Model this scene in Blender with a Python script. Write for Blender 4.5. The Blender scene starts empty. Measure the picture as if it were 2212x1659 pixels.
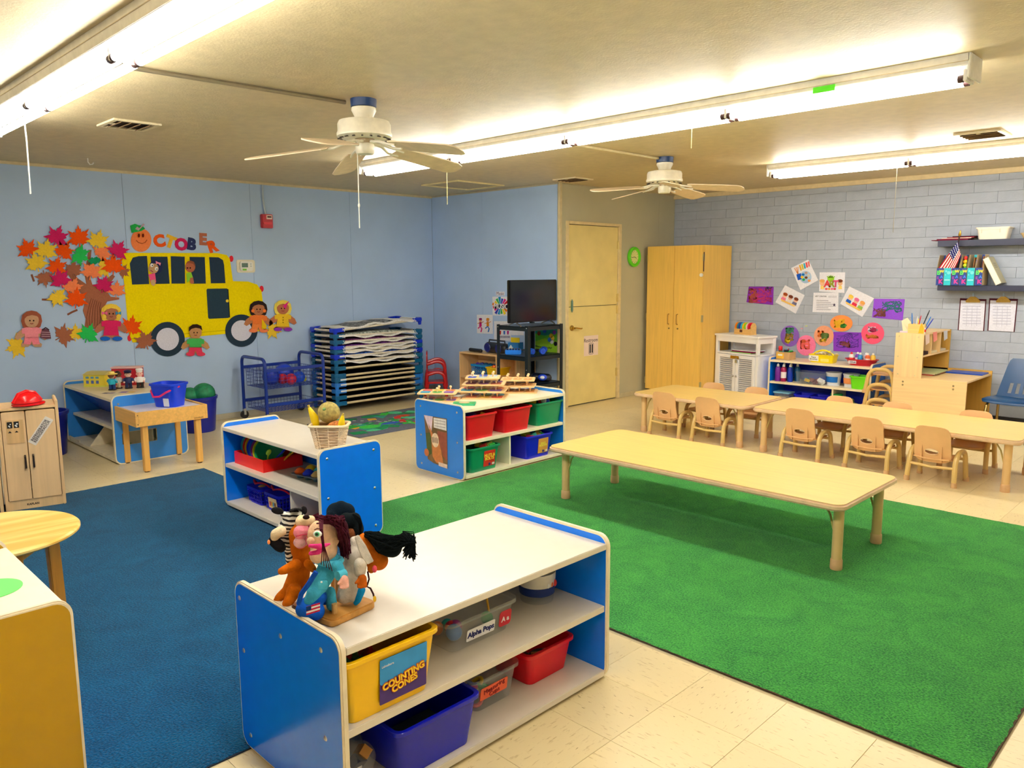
import bpy, bmesh, math, random
from mathutils import Vector, Matrix, Euler
rnd = random.Random(7)
scene = bpy.context.scene
COL = scene.collection
PI = math.pi
# ---------------------------------------------------------------- camera
IMW, IMH = 2212.0, 1659.0
FPX, YAW, PITCH, ROLL, EYE = 1681.7, math.radians(44.8125), math.radians(8.159), math.radians(-0.2753), 1.50
_fw = Vector((-math.sin(YAW)*math.cos(PITCH), math.cos(YAW)*math.cos(PITCH), -math.sin(PITCH)))
_rt = Vector((math.cos(YAW), math.sin(YAW), 0)); _up = _rt.cross(_fw)
RT = math.cos(ROLL)*_rt + math.sin(ROLL)*_up
UP = -math.sin(ROLL)*_rt + math.cos(ROLL)*_up
FW = _fw
cam_d = bpy.data.cameras.new('camera'); cam = bpy.data.objects.new('camera', cam_d); COL.objects.link(cam)
cam_d.sensor_fit = 'HORIZONTAL'; cam_d.sensor_width = 36.0; cam_d.lens = 36.0*FPX/IMW
cam_d.clip_start = 0.02
cam.matrix_world = Matrix(((RT.x, UP.x, -FW.x, 0), (RT.y, UP.y, -FW.y, 0), (RT.z, UP.z, -FW.z, EYE), (0, 0, 0, 1)))
scene.camera = cam
# ---------------------------------------------------------------- world, exposure
world = bpy.data.worlds.new('world'); scene.world = world; world.use_nodes = True
world.node_tree.nodes['Background'].inputs[0].default_value = (0.9, 0.95, 1.0, 1)
world.node_tree.nodes['Background'].inputs[1].default_value = 0.05
vs = scene.view_settings
vs.view_transform = 'Standard'; vs.look = 'None'; vs.gamma = 1.0; vs.use_curve_mapping = False; vs.exposure = 0.24
TUBE_STRENGTH = 38.0
TUBE_COLOUR = (1.0, 0.965, 0.89)
# ---------------------------------------------------------------- pixel helpers (a pixel gives a direction; the support gives the distance)
CAM = Vector((0, 0, EYE))
def ray(x, y): return RT*((x-IMW/2)/FPX) + UP*(-(y-IMH/2)/FPX) + FW
def on_z(x, y, z=0.0): d = ray(x, y); return CAM + d*((z-EYE)/d.z)
def on_x(x, y, X): d = ray(x, y); return CAM + d*(X/d.x)
def on_y(x, y, Y): d = ray(x, y); return CAM + d*(Y/d.y)
def at_depth(x, y, dep): return CAM + ray(x, y)*dep
def depth_of(p): return (Vector(p)-CAM).dot(FW)
def project(p):
    q = Vector(p)-CAM; w = q.dot(FW)
    return (IMW/2+FPX*q.dot(RT)/w, IMH/2-FPX*q.dot(UP)/w, w)
# ---------------------------------------------------------------- materials
def lin(c):
    c = c/255.0
    return c/12.92 if c <= 0.04045 else ((c+0.055)/1.055)**2.4
_MC = {}
def mat(rgb, rough=0.5, kind='plain', metal=0.0, amount=0.06, scale=20.0, axis=0, bump=0.0, alpha=1.0, spec=0.5, emit=0.0):
    key = (tuple(rgb), rough, kind, metal, amount, scale, axis, bump, alpha, spec, emit)
    if key in _MC: return _MC[key]
    m = bpy.data.materials.new('%s_%d_%d_%d' % ((kind,)+tuple(int(v) for v in rgb))); m.use_nodes = True
    nt = m.node_tree; N = nt.nodes; L = nt.links
    b = N['Principled BSDF']
    col = tuple(lin(v) for v in rgb)
    b.inputs['Roughness'].default_value = rough; b.inputs['Metallic'].default_value = metal
    b.inputs['Specular IOR Level'].default_value = spec
    tc = N.new('ShaderNodeTexCoord'); mp = N.new('ShaderNodeMapping'); L.new(tc.outputs['Object'], mp.inputs[0])
    nz = N.new('ShaderNodeTexNoise'); nz.inputs['Scale'].default_value = scale; nz.inputs['Detail'].default_value = 4
    L.new(mp.outputs[0], nz.inputs[0])
    if kind == 'wood':
        s = [22.0, 22.0, 22.0]; s[axis] = 1.1; mp.inputs['Scale'].default_value = s
        nz.inputs['Scale'].default_value = scale*0.1
        nz.inputs['Distortion'].default_value = 0.6
    rp = N.new('ShaderNodeValToRGB')
    rp.color_ramp.elements[0].position = 0.3; rp.color_ramp.elements[1].position = 0.7
    rp.color_ramp.elements[0].color = tuple(max(0, c*(1-amount*1.6)) for c in col)+(1,)
    rp.color_ramp.elements[1].color = tuple(min(1, c*(1+amount)) for c in col)+(1,)
    L.new(nz.outputs[0], rp.inputs[0]); L.new(rp.outputs[0], b.inputs['Base Color'])
    if bump > 0:
        bp = N.new('ShaderNodeBump'); bp.inputs['Strength'].default_value = bump; bp.inputs['Distance'].default_value = 0.004
        n2 = N.new('ShaderNodeTexNoise'); n2.inputs['Scale'].default_value = scale*6; n2.inputs['Detail'].default_value = 5
        L.new(mp.outputs[0], n2.inputs[0]); L.new(n2.outputs[0], bp.inputs['Height']); L.new(bp.outputs[0], b.inputs['Normal'])
    if alpha < 1:
        b.inputs['Alpha'].default_value = alpha
    if emit > 0:
        b.inputs['Emission Color'].default_value = col+(1,); b.inputs['Emission Strength'].default_value = emit
    _MC[key] = m
    return m
def wood(rgb, axis=0, rough=0.42, amount=0.09, scale=20.0): return mat(rgb, rough, 'wood', axis=axis, amount=amount, scale=scale)
def cloth(rgb, bump=0.5, scale=60.0): return mat(rgb, 0.95, 'fabric', bump=bump, scale=scale, amount=0.1, spec=0.1)
def plastic(rgb, rough=0.32): return mat(rgb, rough, 'plastic', amount=0.02)
def paper(rgb): return mat(rgb, 0.8, 'paper', amount=0.015, spec=0.2)
def clear(rgb, alpha=0.3): return mat(rgb, 0.08, 'clear', alpha=alpha*.4, amount=0.02, spec=.8)
WHITE = (226, 217, 202); CREAMEDGE = (240, 226, 196)
# ---------------------------------------------------------------- mesh builder
class MB:
    def __init__(s): s.bm = bmesh.new(); s.mi = 0
    def _add(s, vs_, fs):
        v = [s.bm.verts.new(p) for p in vs_]
        for f in fs:
            try: fc = s.bm.faces.new([v[i] for i in f]); fc.material_index = s.mi
            except ValueError: pass
        return v
    def box(s, x0, y0, z0, x1, y1, z1):
        if x0 > x1: x0, x1 = x1, x0
        if y0 > y1: y0, y1 = y1, y0
        if z0 > z1: z0, z1 = z1, z0
        s._add([(x0,y0,z0),(x1,y0,z0),(x1,y1,z0),(x0,y1,z0),(x0,y0,z1),(x1,y0,z1),(x1,y1,z1),(x0,y1,z1)],
               [(0,3,2,1),(4,5,6,7),(0,1,5,4),(1,2,6,5),(2,3,7,6),(3,0,4,7)]); return s
    def obox(s, c, sx, sy, sz, rot=(0,0,0)):
        R = Euler(rot).to_matrix(); c = Vector(c); h = Vector((sx/2, sy/2, sz/2)); P = []
        for a in ((-1,-1,-1),(1,-1,-1),(1,1,-1),(-1,1,-1),(-1,-1,1),(1,-1,1),(1,1,1),(-1,1,1)):
            P.append(c + R @ Vector((a[0]*h.x, a[1]*h.y, a[2]*h.z)))
        s._add(P, [(0,3,2,1),(4,5,6,7),(0,1,5,4),(1,2,6,5),(2,3,7,6),(3,0,4,7)]); return s
    def cyl(s, p0, p1, r0, r1=None, n=16):
        if r1 is None: r1 = r0
        p0 = Vector(p0); p1 = Vector(p1); d = (p1-p0).normalized()
        a = d.orthogonal().normalized(); b = d.cross(a)
        P = [p0+(a*math.cos(2*PI*i/n)+b*math.sin(2*PI*i/n))*r0 for i in range(n)] + [p1+(a*math.cos(2*PI*i/n)+b*math.sin(2*PI*i/n))*r1 for i in range(n)]
        s._add(P, [(i, (i+1)%n, n+(i+1)%n, n+i) for i in range(n)]+[tuple(reversed(range(n))), tuple(range(n, 2*n))]); return s
    def tube(s, pts, r, n=8, closed=False, ends=True):
        pts = [Vector(p) for p in pts]; m = len(pts); rs = r if isinstance(r, (list, tuple)) else [r]*m
        prev = None; P = []
        for i, p in enumerate(pts):
            if closed: d = pts[(i+1)%m]-pts[i-1]
            else: d = pts[min(i+1, m-1)]-pts[max(i-1, 0)]
            if d.length < 1e-9: d = Vector((0,0,1))
            d.normalize()
            if prev is None: a = d.orthogonal().normalized()
            else:
                a = prev - d*prev.dot(d)
                a = a.normalized() if a.length > 1e-6 else d.orthogonal().normalized()
            prev = a; b = d.cross(a)
            for k in range(n): t = 2*PI*k/n; P.append(p+(a*math.cos(t)+b*math.sin(t))*rs[i])
        F = []
        for i in range(m if closed else m-1):
            j = (i+1)%m
            for k in range(n): F.append((i*n+k, i*n+(k+1)%n, j*n+(k+1)%n, j*n+k))
        if not closed and ends: F += [tuple(reversed(range(n))), tuple((m-1)*n+k for k in range(n))]
        s._add(P, F); return s
    def lathe(s, prof, n=24, c=(0,0,0), sx=1.0, sy=1.0, cap=True):
        P = []
        for r, z in prof:
            for k in range(n): t = 2*PI*k/n; P.append((c[0]+r*math.cos(t)*sx, c[1]+r*math.sin(t)*sy, c[2]+z))
        F = []; m = len(prof)
        for i in range(m-1):
            for k in range(n): F.append((i*n+k, i*n+(k+1)%n, (i+1)*n+(k+1)%n, (i+1)*n+k))
        if cap:
            if prof[0][0] > 1e-5: F.append(tuple(reversed(range(n))))
            if prof[-1][0] > 1e-5: F.append(tuple((m-1)*n+k for k in range(n)))
        s._add(P, F); return s
    def ball(s, c, r, nu=16, nv=10, rot=None):
        if not isinstance(r, (tuple, list, Vector)): r = (r, r, r)
        R = Euler(rot).to_matrix() if rot else None; c = Vector(c); P = []
        for j in range(1, nv):
            f = PI*j/nv
            for i in range(nu):
                t = 2*PI*i/nu; q = Vector((r[0]*math.sin(f)*math.cos(t), r[1]*math.sin(f)*math.sin(t), r[2]*math.cos(f)))
                P.append(c+(R @ q if R else q))
        q = Vector((0,0,r[2])); top = len(P); P.append(c+(R @ q if R else q)); P.append(c-(R @ q if R else q))
        F = []
        for j in range(nv-2):
            for i in range(nu): F.append((j*nu+i, (j+1)*nu+i, (j+1)*nu+(i+1)%nu, j*nu+(i+1)%nu))
        for i in range(nu): F.append((top, i, (i+1)%nu)); F.append((top+1, (nv-2)*nu+(i+1)%nu, (nv-2)*nu+i))
        s._add(P, F); return s
    def capsule(s, p0, p1, r0, r1=None, n=12):
        if r1 is None: r1 = r0
        s.cyl(p0, p1, r0, r1, n); s.ball(p0, r0, n, 8); s.ball(p1, r1, n, 8); return s
    def prism(s, pts, off):
        """polygon of 3-D points extruded by the vector off"""
        pts = [Vector(p) for p in pts]; off = Vector(off); n = len(pts)
        s._add(pts+[p+off for p in pts], [tuple(range(n)), tuple(reversed(range(n, 2*n)))]+[(i, n+i, n+(i+1)%n, (i+1)%n) for i in range(n)])
        return s
    def loft(s, rings, cap=True, closed_ring=True):
        n = len(rings[0]); P = [p for r in rings for p in r]; F = []
        for i in range(len(rings)-1):
            for k in range(n if closed_ring else n-1): F.append((i*n+k, i*n+(k+1)%n, (i+1)*n+(k+1)%n, (i+1)*n+k))
        if cap: F += [tuple(reversed(range(n))), tuple((len(rings)-1)*n+k for k in range(n))]
        s._add(P, F); return s
    def build(s, name, mats, parent=None, smooth=True, bevel=0.0, seg=2, label=None, ang=35):
        bm = s.bm
        bmesh.ops.recalc_face_normals(bm, faces=bm.faces[:])
        if bevel > 0:
            es = [e for e in bm.edges if len(e.link_faces) == 2 and e.calc_face_angle(0) > math.radians(30)]
            bmesh.ops.bevel(bm, geom=es, offset=bevel, segments=seg, affect='EDGES', clamp_overlap=True)
        me = bpy.data.meshes.new(name); bm.to_mesh(me); bm.free()
        if not isinstance(mats, (list, tuple)): mats = [mats]
        for m in mats: me.materials.append(m)
        if smooth:
            for p in me.polygons: p.use_smooth = True
            me.set_sharp_from_angle(angle=math.radians(ang))
        o = bpy.data.objects.new(name, me); COL.objects.link(o)
        if parent: o.parent = parent
        if label: o['label'] = label
        return o
def tag(o, label, cat, group=None):
    o['label'] = label; o['category'] = cat
    if group: o['group'] = group
    return o
def struct(o, label=None):
    o['kind'] = 'structure'
    if label: o['label'] = label
    return o
def thing(name, label, cat, loc=(0,0,0), rz=0.0, group=None, rot=None):
    o = bpy.data.objects.new(name, None); COL.objects.link(o); o.empty_display_size = 0.05
    o.location = loc; o.rotation_euler = rot if rot else (0, 0, rz)
    return tag(o, label, cat, group)
def copy_tree(o, parent=None):
    c = o.copy(); COL.objects.link(c)
    if parent: c.parent = parent
    for ch in o.children: copy_tree(ch, c)
    return c
def rrect(w, h, r, n=5, cx=0.0, cy=0.0):
    P = []
    for qx, qy, a0 in ((1,1,0), (-1,1,90), (-1,-1,180), (1,-1,270)):
        for i in range(n+1):
            a = math.radians(a0+90.0*i/n)
            P.append((cx+qx*(w/2-r)+r*math.cos(a), cy+qy*(h/2-r)+r*math.sin(a)))
    return P
def arc(p0, p1, p2, n=8):
    p0, p1, p2 = Vector(p0), Vector(p1), Vector(p2)
    return [p0*(1-t)**2+p1*2*t*(1-t)+p2*t*t for t in [i/n for i in range(n+1)]]
def text_obj(name, body, size, m, parent=None, mw=None, depth=0.0008, bold=0.0, align='CENTER', label=None):
    cu = bpy.data.curves.new(name, 'FONT'); cu.body = body; cu.size = size; cu.extrude = depth; cu.offset = bold
    cu.align_x = align; cu.align_y = 'CENTER'; cu.resolution_u = 3; cu.space_line = 0.8
    tmp = bpy.data.objects.new('tmp', cu); COL.objects.link(tmp)
    dg = bpy.context.evaluated_depsgraph_get(); me = bpy.data.meshes.new_from_object(tmp.evaluated_get(dg))
    bpy.data.objects.remove(tmp); bpy.data.curves.remove(cu)
    me.name = name; me.materials.clear(); me.materials.append(m)
    if mw is not None: me.transform(mw)
    o = bpy.data.objects.new(name, me); COL.objects.link(o)
    if parent: o.parent = parent
    if label: o['label'] = label
    return o
def frame(o, u, v):
    """matrix placing local XY text on plane with axes u,v at origin o"""
    u = Vector(u).normalized(); v = Vector(v); v = (v-u*v.dot(u)).normalized(); w = u.cross(v)
    return Matrix(((u.x,v.x,w.x,o[0]),(u.y,v.y,w.y,o[1]),(u.z,v.z,w.z,o[2]),(0,0,0,1)))
# ================================================================ ROOM
XA, XC, YB, YD, ZC = -7.75, -5.616, 6.386, 8.583, 2.445
XR, YK = 1.6, -1.6            # walls behind and right of the camera, out of frame
TILE = 0.3048
RUGS = [(-4.11, 2.50, -0.51, 5.26), (-5.865, -1.0, -2.21, 2.50)]
floor_m = mat((196, 180, 140), 0.6)
fl = struct(MB().box(XA-.1, YK-.1, -0.12, XR+.1, YD+.1, -0.004).build('floor', floor_m, smooth=False), 'cream speckled vinyl tile floor')
def tile_material():
    m = bpy.data.materials.new('vinyl_tile'); m.use_nodes = True; nt = m.node_tree; N = nt.nodes; L = nt.links
    b = N['Principled BSDF']; b.inputs['Roughness'].default_value = 0.3; b.inputs['Specular IOR Level'].default_value = 0.45
    tc = N.new('ShaderNodeTexCoord'); oi = N.new('ShaderNodeObjectInfo')
    add = N.new('ShaderNodeVectorMath'); add.operation = 'ADD'
    sc = N.new('ShaderNodeVectorMath'); sc.operation = 'SCALE'; sc.inputs['Scale'].default_value = 37.0
    L.new(oi.outputs['Random'], sc.inputs[0]); L.new(tc.outputs['Object'], add.inputs[0]); L.new(sc.outputs[0], add.inputs[1])
    mp = N.new('ShaderNodeMapping'); mp.inputs['Scale'].default_value = (1.0, 4.2, 1.0); L.new(add.outputs[0], mp.inputs[0])
    n1 = N.new('ShaderNodeTexNoise'); n1.inputs['Scale'].default_value = 26; n1.inputs['Detail'].default_value = 5; L.new(mp.outputs[0], n1.inputs[0])
    r1 = N.new('ShaderNodeValToRGB'); r1.color_ramp.elements[0].position = 0.60; r1.color_ramp.elements[1].position = 0.72
    r1.color_ramp.elements[0].color = (lin(230), lin(212), lin(166), 1); r1.color_ramp.elements[1].color = (lin(204), lin(180), lin(132), 1)
    L.new(n1.outputs[0], r1.inputs[0])
    n2 = N.new('ShaderNodeTexNoise'); n2.inputs['Scale'].default_value = 34; n2.inputs['Detail'].default_value = 2; L.new(mp.outputs[0], n2.inputs[0])
    r2 = N.new('ShaderNodeValToRGB'); r2.color_ramp.elements[0].position = 0.715; r2.color_ramp.elements[1].position = 0.745
    r2.color_ramp.elements[0].color = (0,0,0,1); r2.color_ramp.elements[1].color = (1,1,1,1); L.new(n2.outputs[0], r2.inputs[0])
    mx = N.new('ShaderNodeMix'); mx.data_type = 'RGBA'; L.new(r2.outputs[0], mx.inputs[0]); L.new(r1.outputs[0], mx.inputs[6])
    mx.inputs[7].default_value = (lin(150), lin(122), lin(80), 1)
    hv = N.new('ShaderNodeHueSaturation'); L.new(mx.outputs[2], hv.inputs['Color'])
    vr = N.new('ShaderNodeMapRange'); vr.inputs[3].default_value = 0.95; vr.inputs[4].default_value = 1.05; L.new(oi.outputs['Random'], vr.inputs[0]); L.new(vr.outputs[0], hv.inputs['Value'])
    L.new(hv.outputs[0], b.inputs['Base Color'])
    return m
TILE_M = tile_material()
tile_proto = None; far_b = MB(); cand = []
gx0 = -1.418; gy0 = 2.177
for i in range(int((XA-gx0)/TILE)-1, int((XR-gx0)/TILE)+1):
    for j in range(int((YK-gy0)/TILE)-1, int((YD-gy0)/TILE)+1):
        x0, y0 = gx0+i*TILE, gy0+j*TILE
        x1, y1 = min(x0+TILE, XR), min(y0+TILE, YD)
        cx, cy = x0+TILE/2, y0+TILE/2
        px_, py_, w_ = project((cx, cy, 0))
        if x1 > XR-1e-6 or y1 > YD-1e-6 or x0 < XA or y0 < YK: 
            far_b.box(max(x0, XA)+.0006, max(y0, YK)+.0006, -0.004, x1-.0006, y1-.0006, 0); continue
        under = any(a+.12 < cx < c-.12 and b+.12 < cy < d-.12 for a, b, c, d in RUGS)
        hid = (cx > XC-3 and cx < XC and cy > YB) 
        if under or hid: continue
        vis = w_ > 0.3 and -60 < px_ < IMW+60 and 500 < py_ < IMH+90
        if vis: cand.append((w_, cx, cy))
        else: far_b.box(x0+.0006, y0+.0006, -0.004, x1-.0006, y1-.0006, 0)
cand.sort()
for k, (w_, cx, cy) in enumerate(cand):
    if k >= 300:
        h = TILE/2-.0006; far_b.box(cx-h, cy-h, -0.004, cx+h, cy+h, 0); continue
    if tile_proto is None:
        h = TILE/2-.0006
        t = MB().box(-h, -h, -0.004, h, h, 0).build('floor_tile', TILE_M, fl, smooth=False, bevel=.0006, seg=1); tile_proto = t
    else: t = tile_proto.copy(); COL.objects.link(t)
    t.location = (cx, cy, 0); t.rotation_euler.z = (PI/2)*rnd.choice((0, 1, 2, 3))
o = far_b.build('floor_tile_field', TILE_M, fl, smooth=False); o['kind'] = 'stuff'
# ---- ceiling (painted, slightly glossy, sanded texture)
cm = mat((212, 194, 152), 0.5, 'ceiling', bump=0.35, scale=14, amount=0.05)
ce = struct(MB().box(XA-.1, YK-.1, ZC, XR+.1, YD+.1, ZC+.1).build('ceiling', cm, smooth=False), 'tan textured painted ceiling')
# ---- walls
wall_blue = mat((182, 209, 247), 0.6, 'wallpaint', amount=0.03, scale=3, bump=0.05)
wall_grey = mat((190, 186, 158), 0.6, 'wallpaint', amount=0.03, scale=3, bump=0.05)
block_m = mat((170, 179, 195), 0.6, 'blockpaint', amount=0.04, scale=12, bump=0.3)
dark_gap = mat((96, 104, 118), 0.8)
wa = struct(MB().box(XA-.1, YK-.1, 0, XA-.006, YB+.1, ZC).build('wall_left', dark_gap, smooth=False), 'pale blue panelled wall')
seams = [-1.6, -1.0, 0.22, 1.46, 2.705, 3.957, 5.171, YB]
for a, b in zip(seams[:-1], seams[1:]):
    MB().box(XA-.006, a+.0012, 0, XA, b-.0012, ZC).build('wall_panel', wall_blue, wa, smooth=False, bevel=.0008, seg=1)
wb = struct(MB().box(XA-.1, YB+.006, 0, XC-.012, YB+.1, ZC).build('wall_alcove', dark_gap, smooth=False), 'blue panelled alcove wall behind the television')
sb = [XA, -6.826, XC]
for a, b in zip(sb[:-1], sb[1:]):
    MB().box(a+.001, YB, 0, b-(.001 if b < -6 else .008), YB+.006, ZC).build('wall_panel', wall_blue, wb, smooth=False, bevel=.0008, seg=1)
wc = struct(MB().box(XC-.1, YB+.1, 0, XC-.031, YD+.1, ZC).build('wall_restroom', dark_gap, smooth=False), 'grey panelled wall with the restroom door')
MB().box(XC-.031, YB, 0, XC, 6.50, ZC).build('wall_panel', wall_grey, wc, smooth=False)
MB().box(XC-.031, 6.50, 2.05, XC, 7.47, ZC).build('wall_panel', wall_grey, wc, smooth=False)
MB().box(XC-.031, 7.47, 0, XC, 8.235, ZC).build('wall_panel', wall_grey, wc, smooth=False)
MB().box(XC-.031, 8.237, 0, XC, YD, ZC).build('wall_panel', wall_grey, wc, smooth=False)
struct(MB().box(XC-.02, YB-.012, 0, XC+.012, YB+.03, ZC).build('trim_1', mat((214, 200, 160), 0.5), smooth=False, bevel=.004), 'cream corner strip')
wd = struct(MB().box(XC-.1, YD+.012, 0, XR+.1, YD+.12, ZC).build('wall_back', mat((150, 158, 170), 0.7, bump=.3), smooth=False), 'grey painted block wall')
bl, bh, g = 0.4064, 0.1016, 0.0014
protos = {}; rest = MB()
zs = [2.135-bh*k for k in range(-2, 22)]
for ci, z0 in enumerate(zs):
    z1 = z0+bh
    if z1 < 0.02: continue
    z0c = max(z0, 0.0); z1c = min(z1, 2.40)
    if z1c-z0c < .02: continue
    off = -2.045 + (0.0 if (ci % 2 == 0) == True else bl/2)
    k = -12
    while True:
        x0 = off + k*bl; x1 = x0+bl; k += 1
        if x1 <= XC+.02: continue
        if x0 >= XR: break
        x0c = max(x0, XC); x1c = min(x1, XR); w = x1c-x0c
        if x0c > -1.45 or (x1c-x0c) < .03:
            rest.box(x0c+g/2, YD, z0c+g/2, x1c-g/2, YD+.03, z1c-g/2); continue
        key = (round(w, 3), round(z1c-z0c, 3))
        if key not in protos:
            o = MB().box(-w/2+g/2, 0, -(z1c-z0c)/2+g/2, w/2-g/2, .03, (z1c-z0c)/2-g/2).build('wall_block', block_m, wd, smooth=False, bevel=.0012, seg=1); protos[key] = o
        else: o = protos[key].copy(); COL.objects.link(o)
        o.location = ((x0c+x1c)/2, YD+rnd.uniform(-.0008, .0008), (z0c+z1c)/2)
o = rest.build('wall_block_field', block_m, wd, smooth=False); o['kind'] = 'stuff'
struct(MB().box(XC, YD-.03, 2.398, XR, YD+.02, ZC).build('trim_2', mat((226, 206, 160), 0.5), smooth=False, bevel=.003), 'tan wooden beam along the top of the block wall')
struct(MB().box(XA, YK, 2.42, XA+.012, YB, ZC).build('trim_3', mat((222, 206, 170), 0.5), smooth=False, bevel=.003), 'cream ceiling strip on the left wall')
struct(MB().box(XA, YB-.012, 2.428, XC, YB, ZC).build('trim_4', mat((200, 190, 165), 0.5), smooth=False, bevel=.003))
struct(MB().box(XC, YB, 2.43, XC+.01, YD, ZC).build('trim_5', mat((190, 180, 150), 0.5), smooth=False, bevel=.003))
struct(MB().box(XC, YD-.008, 0, XR, YD, 0.10).build('baseboard_back', mat((24, 24, 28), 0.5), smooth=False, bevel=.002), 'black vinyl cove base')
struct(MB().box(XA, YK, 0, XA+.008, YB, 0.06).build('baseboard_left', mat((196, 190, 170), 0.6), smooth=False, bevel=.002))
struct(MB().box(XC, 7.47, 0, XC+.012, YD, 0.05).build('baseboard_restroom', mat((200, 190, 155), 0.6), smooth=False, bevel=.003))
struct(MB().box(XR, YK-.1, 0, XR+.1, YD+.1, ZC).build('wall_right', mat((214, 212, 204), 0.7), smooth=False))
struct(MB().box(XA-.1, YK-.1, 0, XR+.1, YK, ZC).build('wall_front', mat((214, 212, 204), 0.7), smooth=False))
# ---- restroom door (dutch door, two leaves)
dm = mat((240, 220, 146), 0.42, 'doorpaint', amount=0.04, scale=5)
dr = MB().box(XC-.03, 6.54, 0.012, XC-.004, 7.42, 1.115).build('door_1', dm, smooth=False, bevel=.003); struct(dr, 'cream dutch door to the restroom')
MB().box(XC-.03, 6.54, 1.121, XC-.004, 7.42, 2.012).build('upper_leaf', dm, dr, smooth=False, bevel=.003)
fm = mat((232, 212, 160), 0.4)
f = MB(); f.box(XC-.03, 6.49, 0, XC+.012, 6.535, 2.05).box(XC-.03, 7.425, 0, XC+.012, 7.475, 2.05).box(XC-.03, 6.535, 2.018, XC+.012, 7.425, 2.05); f.build('door_frame', fm, dr, smooth=False, bevel=.003)
brass = mat((190, 160, 80), 0.25, metal=1.0); steel = mat((190, 190, 190), 0.3, metal=1.0)
h = MB(); h.lathe([(0.0, 0), (.032, 0), (.03, .01), (.012, .014), (.012, .05), (0, .05)], 16); hm = h.build('door_handle', brass, dr); hm.location = (XC-.004, 6.60, .885); hm.rotation_euler = (0, PI/2, 0)
MB().tube([(0,0,0), (0,.03,.0), (0,.07,-.006), (0,.115,-.012), (0,.13,-.006)], [.009,.009,.008,.007,.006], 8).build('lever', brass, hm)
hm.children[0].matrix_parent_inverse = Matrix()
hm.children[0].location = (0, 0, .045)
hm.children[0].rotation_euler = (0, -PI/2, 0)
MB().box(XC-.004, 6.585, 1.075, XC+.012, 6.605, 1.185).cyl((XC+.006, 6.595, 1.06), (XC+.006, 6.595, 1.2), .006).build('slide_bolt', mat((120, 165, 160), .3, metal=.8), dr)
for z in (1.81, 1.20, 1.06, 0.32):
    MB().box(XC-.004, 7.405, z-.045, XC+.006, 7.44, z+.045).cyl((XC+.006, 7.425, z-.05), (XC+.006, 7.425, z+.05), .007).build('hinge', mat((222, 200, 130), .35, metal=.5), dr)
# restroom notice
sg = thing('restroom_sign', 'white paper sign reading Restroom taped to the cream door', 'sign', (XC-.003, 6.943, .667))
MB().box(0, -.128, -.115, .0015, .128, .115).build('sheet', paper((248, 226, 214)), sg, smooth=False)
text_obj('lettering', 'Restroom', .062, mat((60, 50, 60), .8), sg, frame((.0018, -.005, .06), (0,1,0), (0,0,1)))
MB().prism([(0, y, z) for y, z in rrect(.09, .13, .02, 4, 0, -.035)], (.0022, 0, 0)).build('pictogram_border', mat((50, 45, 50), .8), sg, smooth=False)
MB().prism([(.0022, y, z) for y, z in rrect(.08, .12, .016, 4, 0, -.035)], (.0006, 0, 0)).build('pictogram_panel', paper((248, 226, 214)), sg, smooth=False)
for s_ in (-.019, .019): MB().box(.0028, s_-.012, -.085, .0036, s_+.012, .015).build('pictogram_person', mat((40, 36, 40), .8), sg, smooth=False)
# ================================================================ CEILING FIXTURES
tube_m = bpy.data.materials.new('fluorescent'); tube_m.use_nodes = True
tb = tube_m.node_tree.nodes['Principled BSDF']; tb.inputs['Base Color'].default_value = (1,1,1,1)
tb.inputs['Emission Color'].default_value = TUBE_COLOUR+(1,); tb.inputs['Emission Strength'].default_value = TUBE_STRENGTH
enamel = mat((240, 236, 228), 0.35); socket_m = mat((70, 40, 40), .5)
def light_row(y, joints, z_t, label, n0):
    root = thing('strip_light', label, 'ceiling light', ((joints[0]+joints[-1])/2, y, ZC), group=None)
    cx = (joints[0]+joints[-1])/2; h = ZC-z_t; prof = [(-.085, 0), (-.085, -.03), (-.08, -h+.05), (-.05, -h+.03), (.05, -h+.03), (.08, -h+.05), (.085, -.03), (.085, 0)]  # channel widened to shield the ceiling beside it from the tubes
    MB().prism([(joints[0]-cx-.02, a, b) for a, b in prof], (joints[-1]-joints[0]+.04, 0, 0)).build('channel', enamel, root, smooth=False, bevel=.002)
    MB().box(joints[0]-cx-.02, -.087, -.034, joints[-1]-cx+.02, .087, -.031).build('channel_lip', mat((205, 190, 160), .5), root, smooth=False)
    for x in (joints[0]-.022, joints[-1]+.022):
        MB().box(x-cx-.006, -.088, -h-.005, x-cx+.006, .088, 0).build('end_plate', enamel, root, smooth=False, bevel=.003)
    for a, b in zip(joints[:-1], joints[1:]):
        for s_ in (-.045, .045):
            MB().cyl((a-cx+.03, s_, -h), (b-cx-.03, s_, -h), .0175, n=14).build('tube', tube_m, root)
            for e, q in ((a+.008, a+.03), (b-.03, b-.008)):
                MB().cyl((e-cx, s_, -h), (q-cx, s_, -h), .017, n=12).build('lamp_holder', socket_m, root)
    for j in joints:
        MB().box(j-cx-.008, -.06, -h-.012, j-cx+.008, .06, -h+.04).build('bracket', enamel, root, smooth=False, bevel=.003)
    return root
light_row(1.20, [-8+2.42, -4.50, -3.31, -2.11, -.91, .28], 2.325, 'long fluorescent strip light nearest the camera over the blue rug', 0)
lr = light_row(4.04, [-5.74, -4.62, -3.46, -2.295, -1.115], 2.345, 'long fluorescent strip light with green tape above the low table', 1)
MB().obox((1.94-.25, -.086, -.052), .11, .004, .03, (math.radians(-4), 0, 0)).build('tape', mat((90, 230, 40), .7), lr, smooth=False, label='bright green tape')
light_row(6.80, [-3.41, -2.25, -1.08, .09, 1.26], 2.345, 'fluorescent strip light closest to the block wall', 2)
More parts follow.
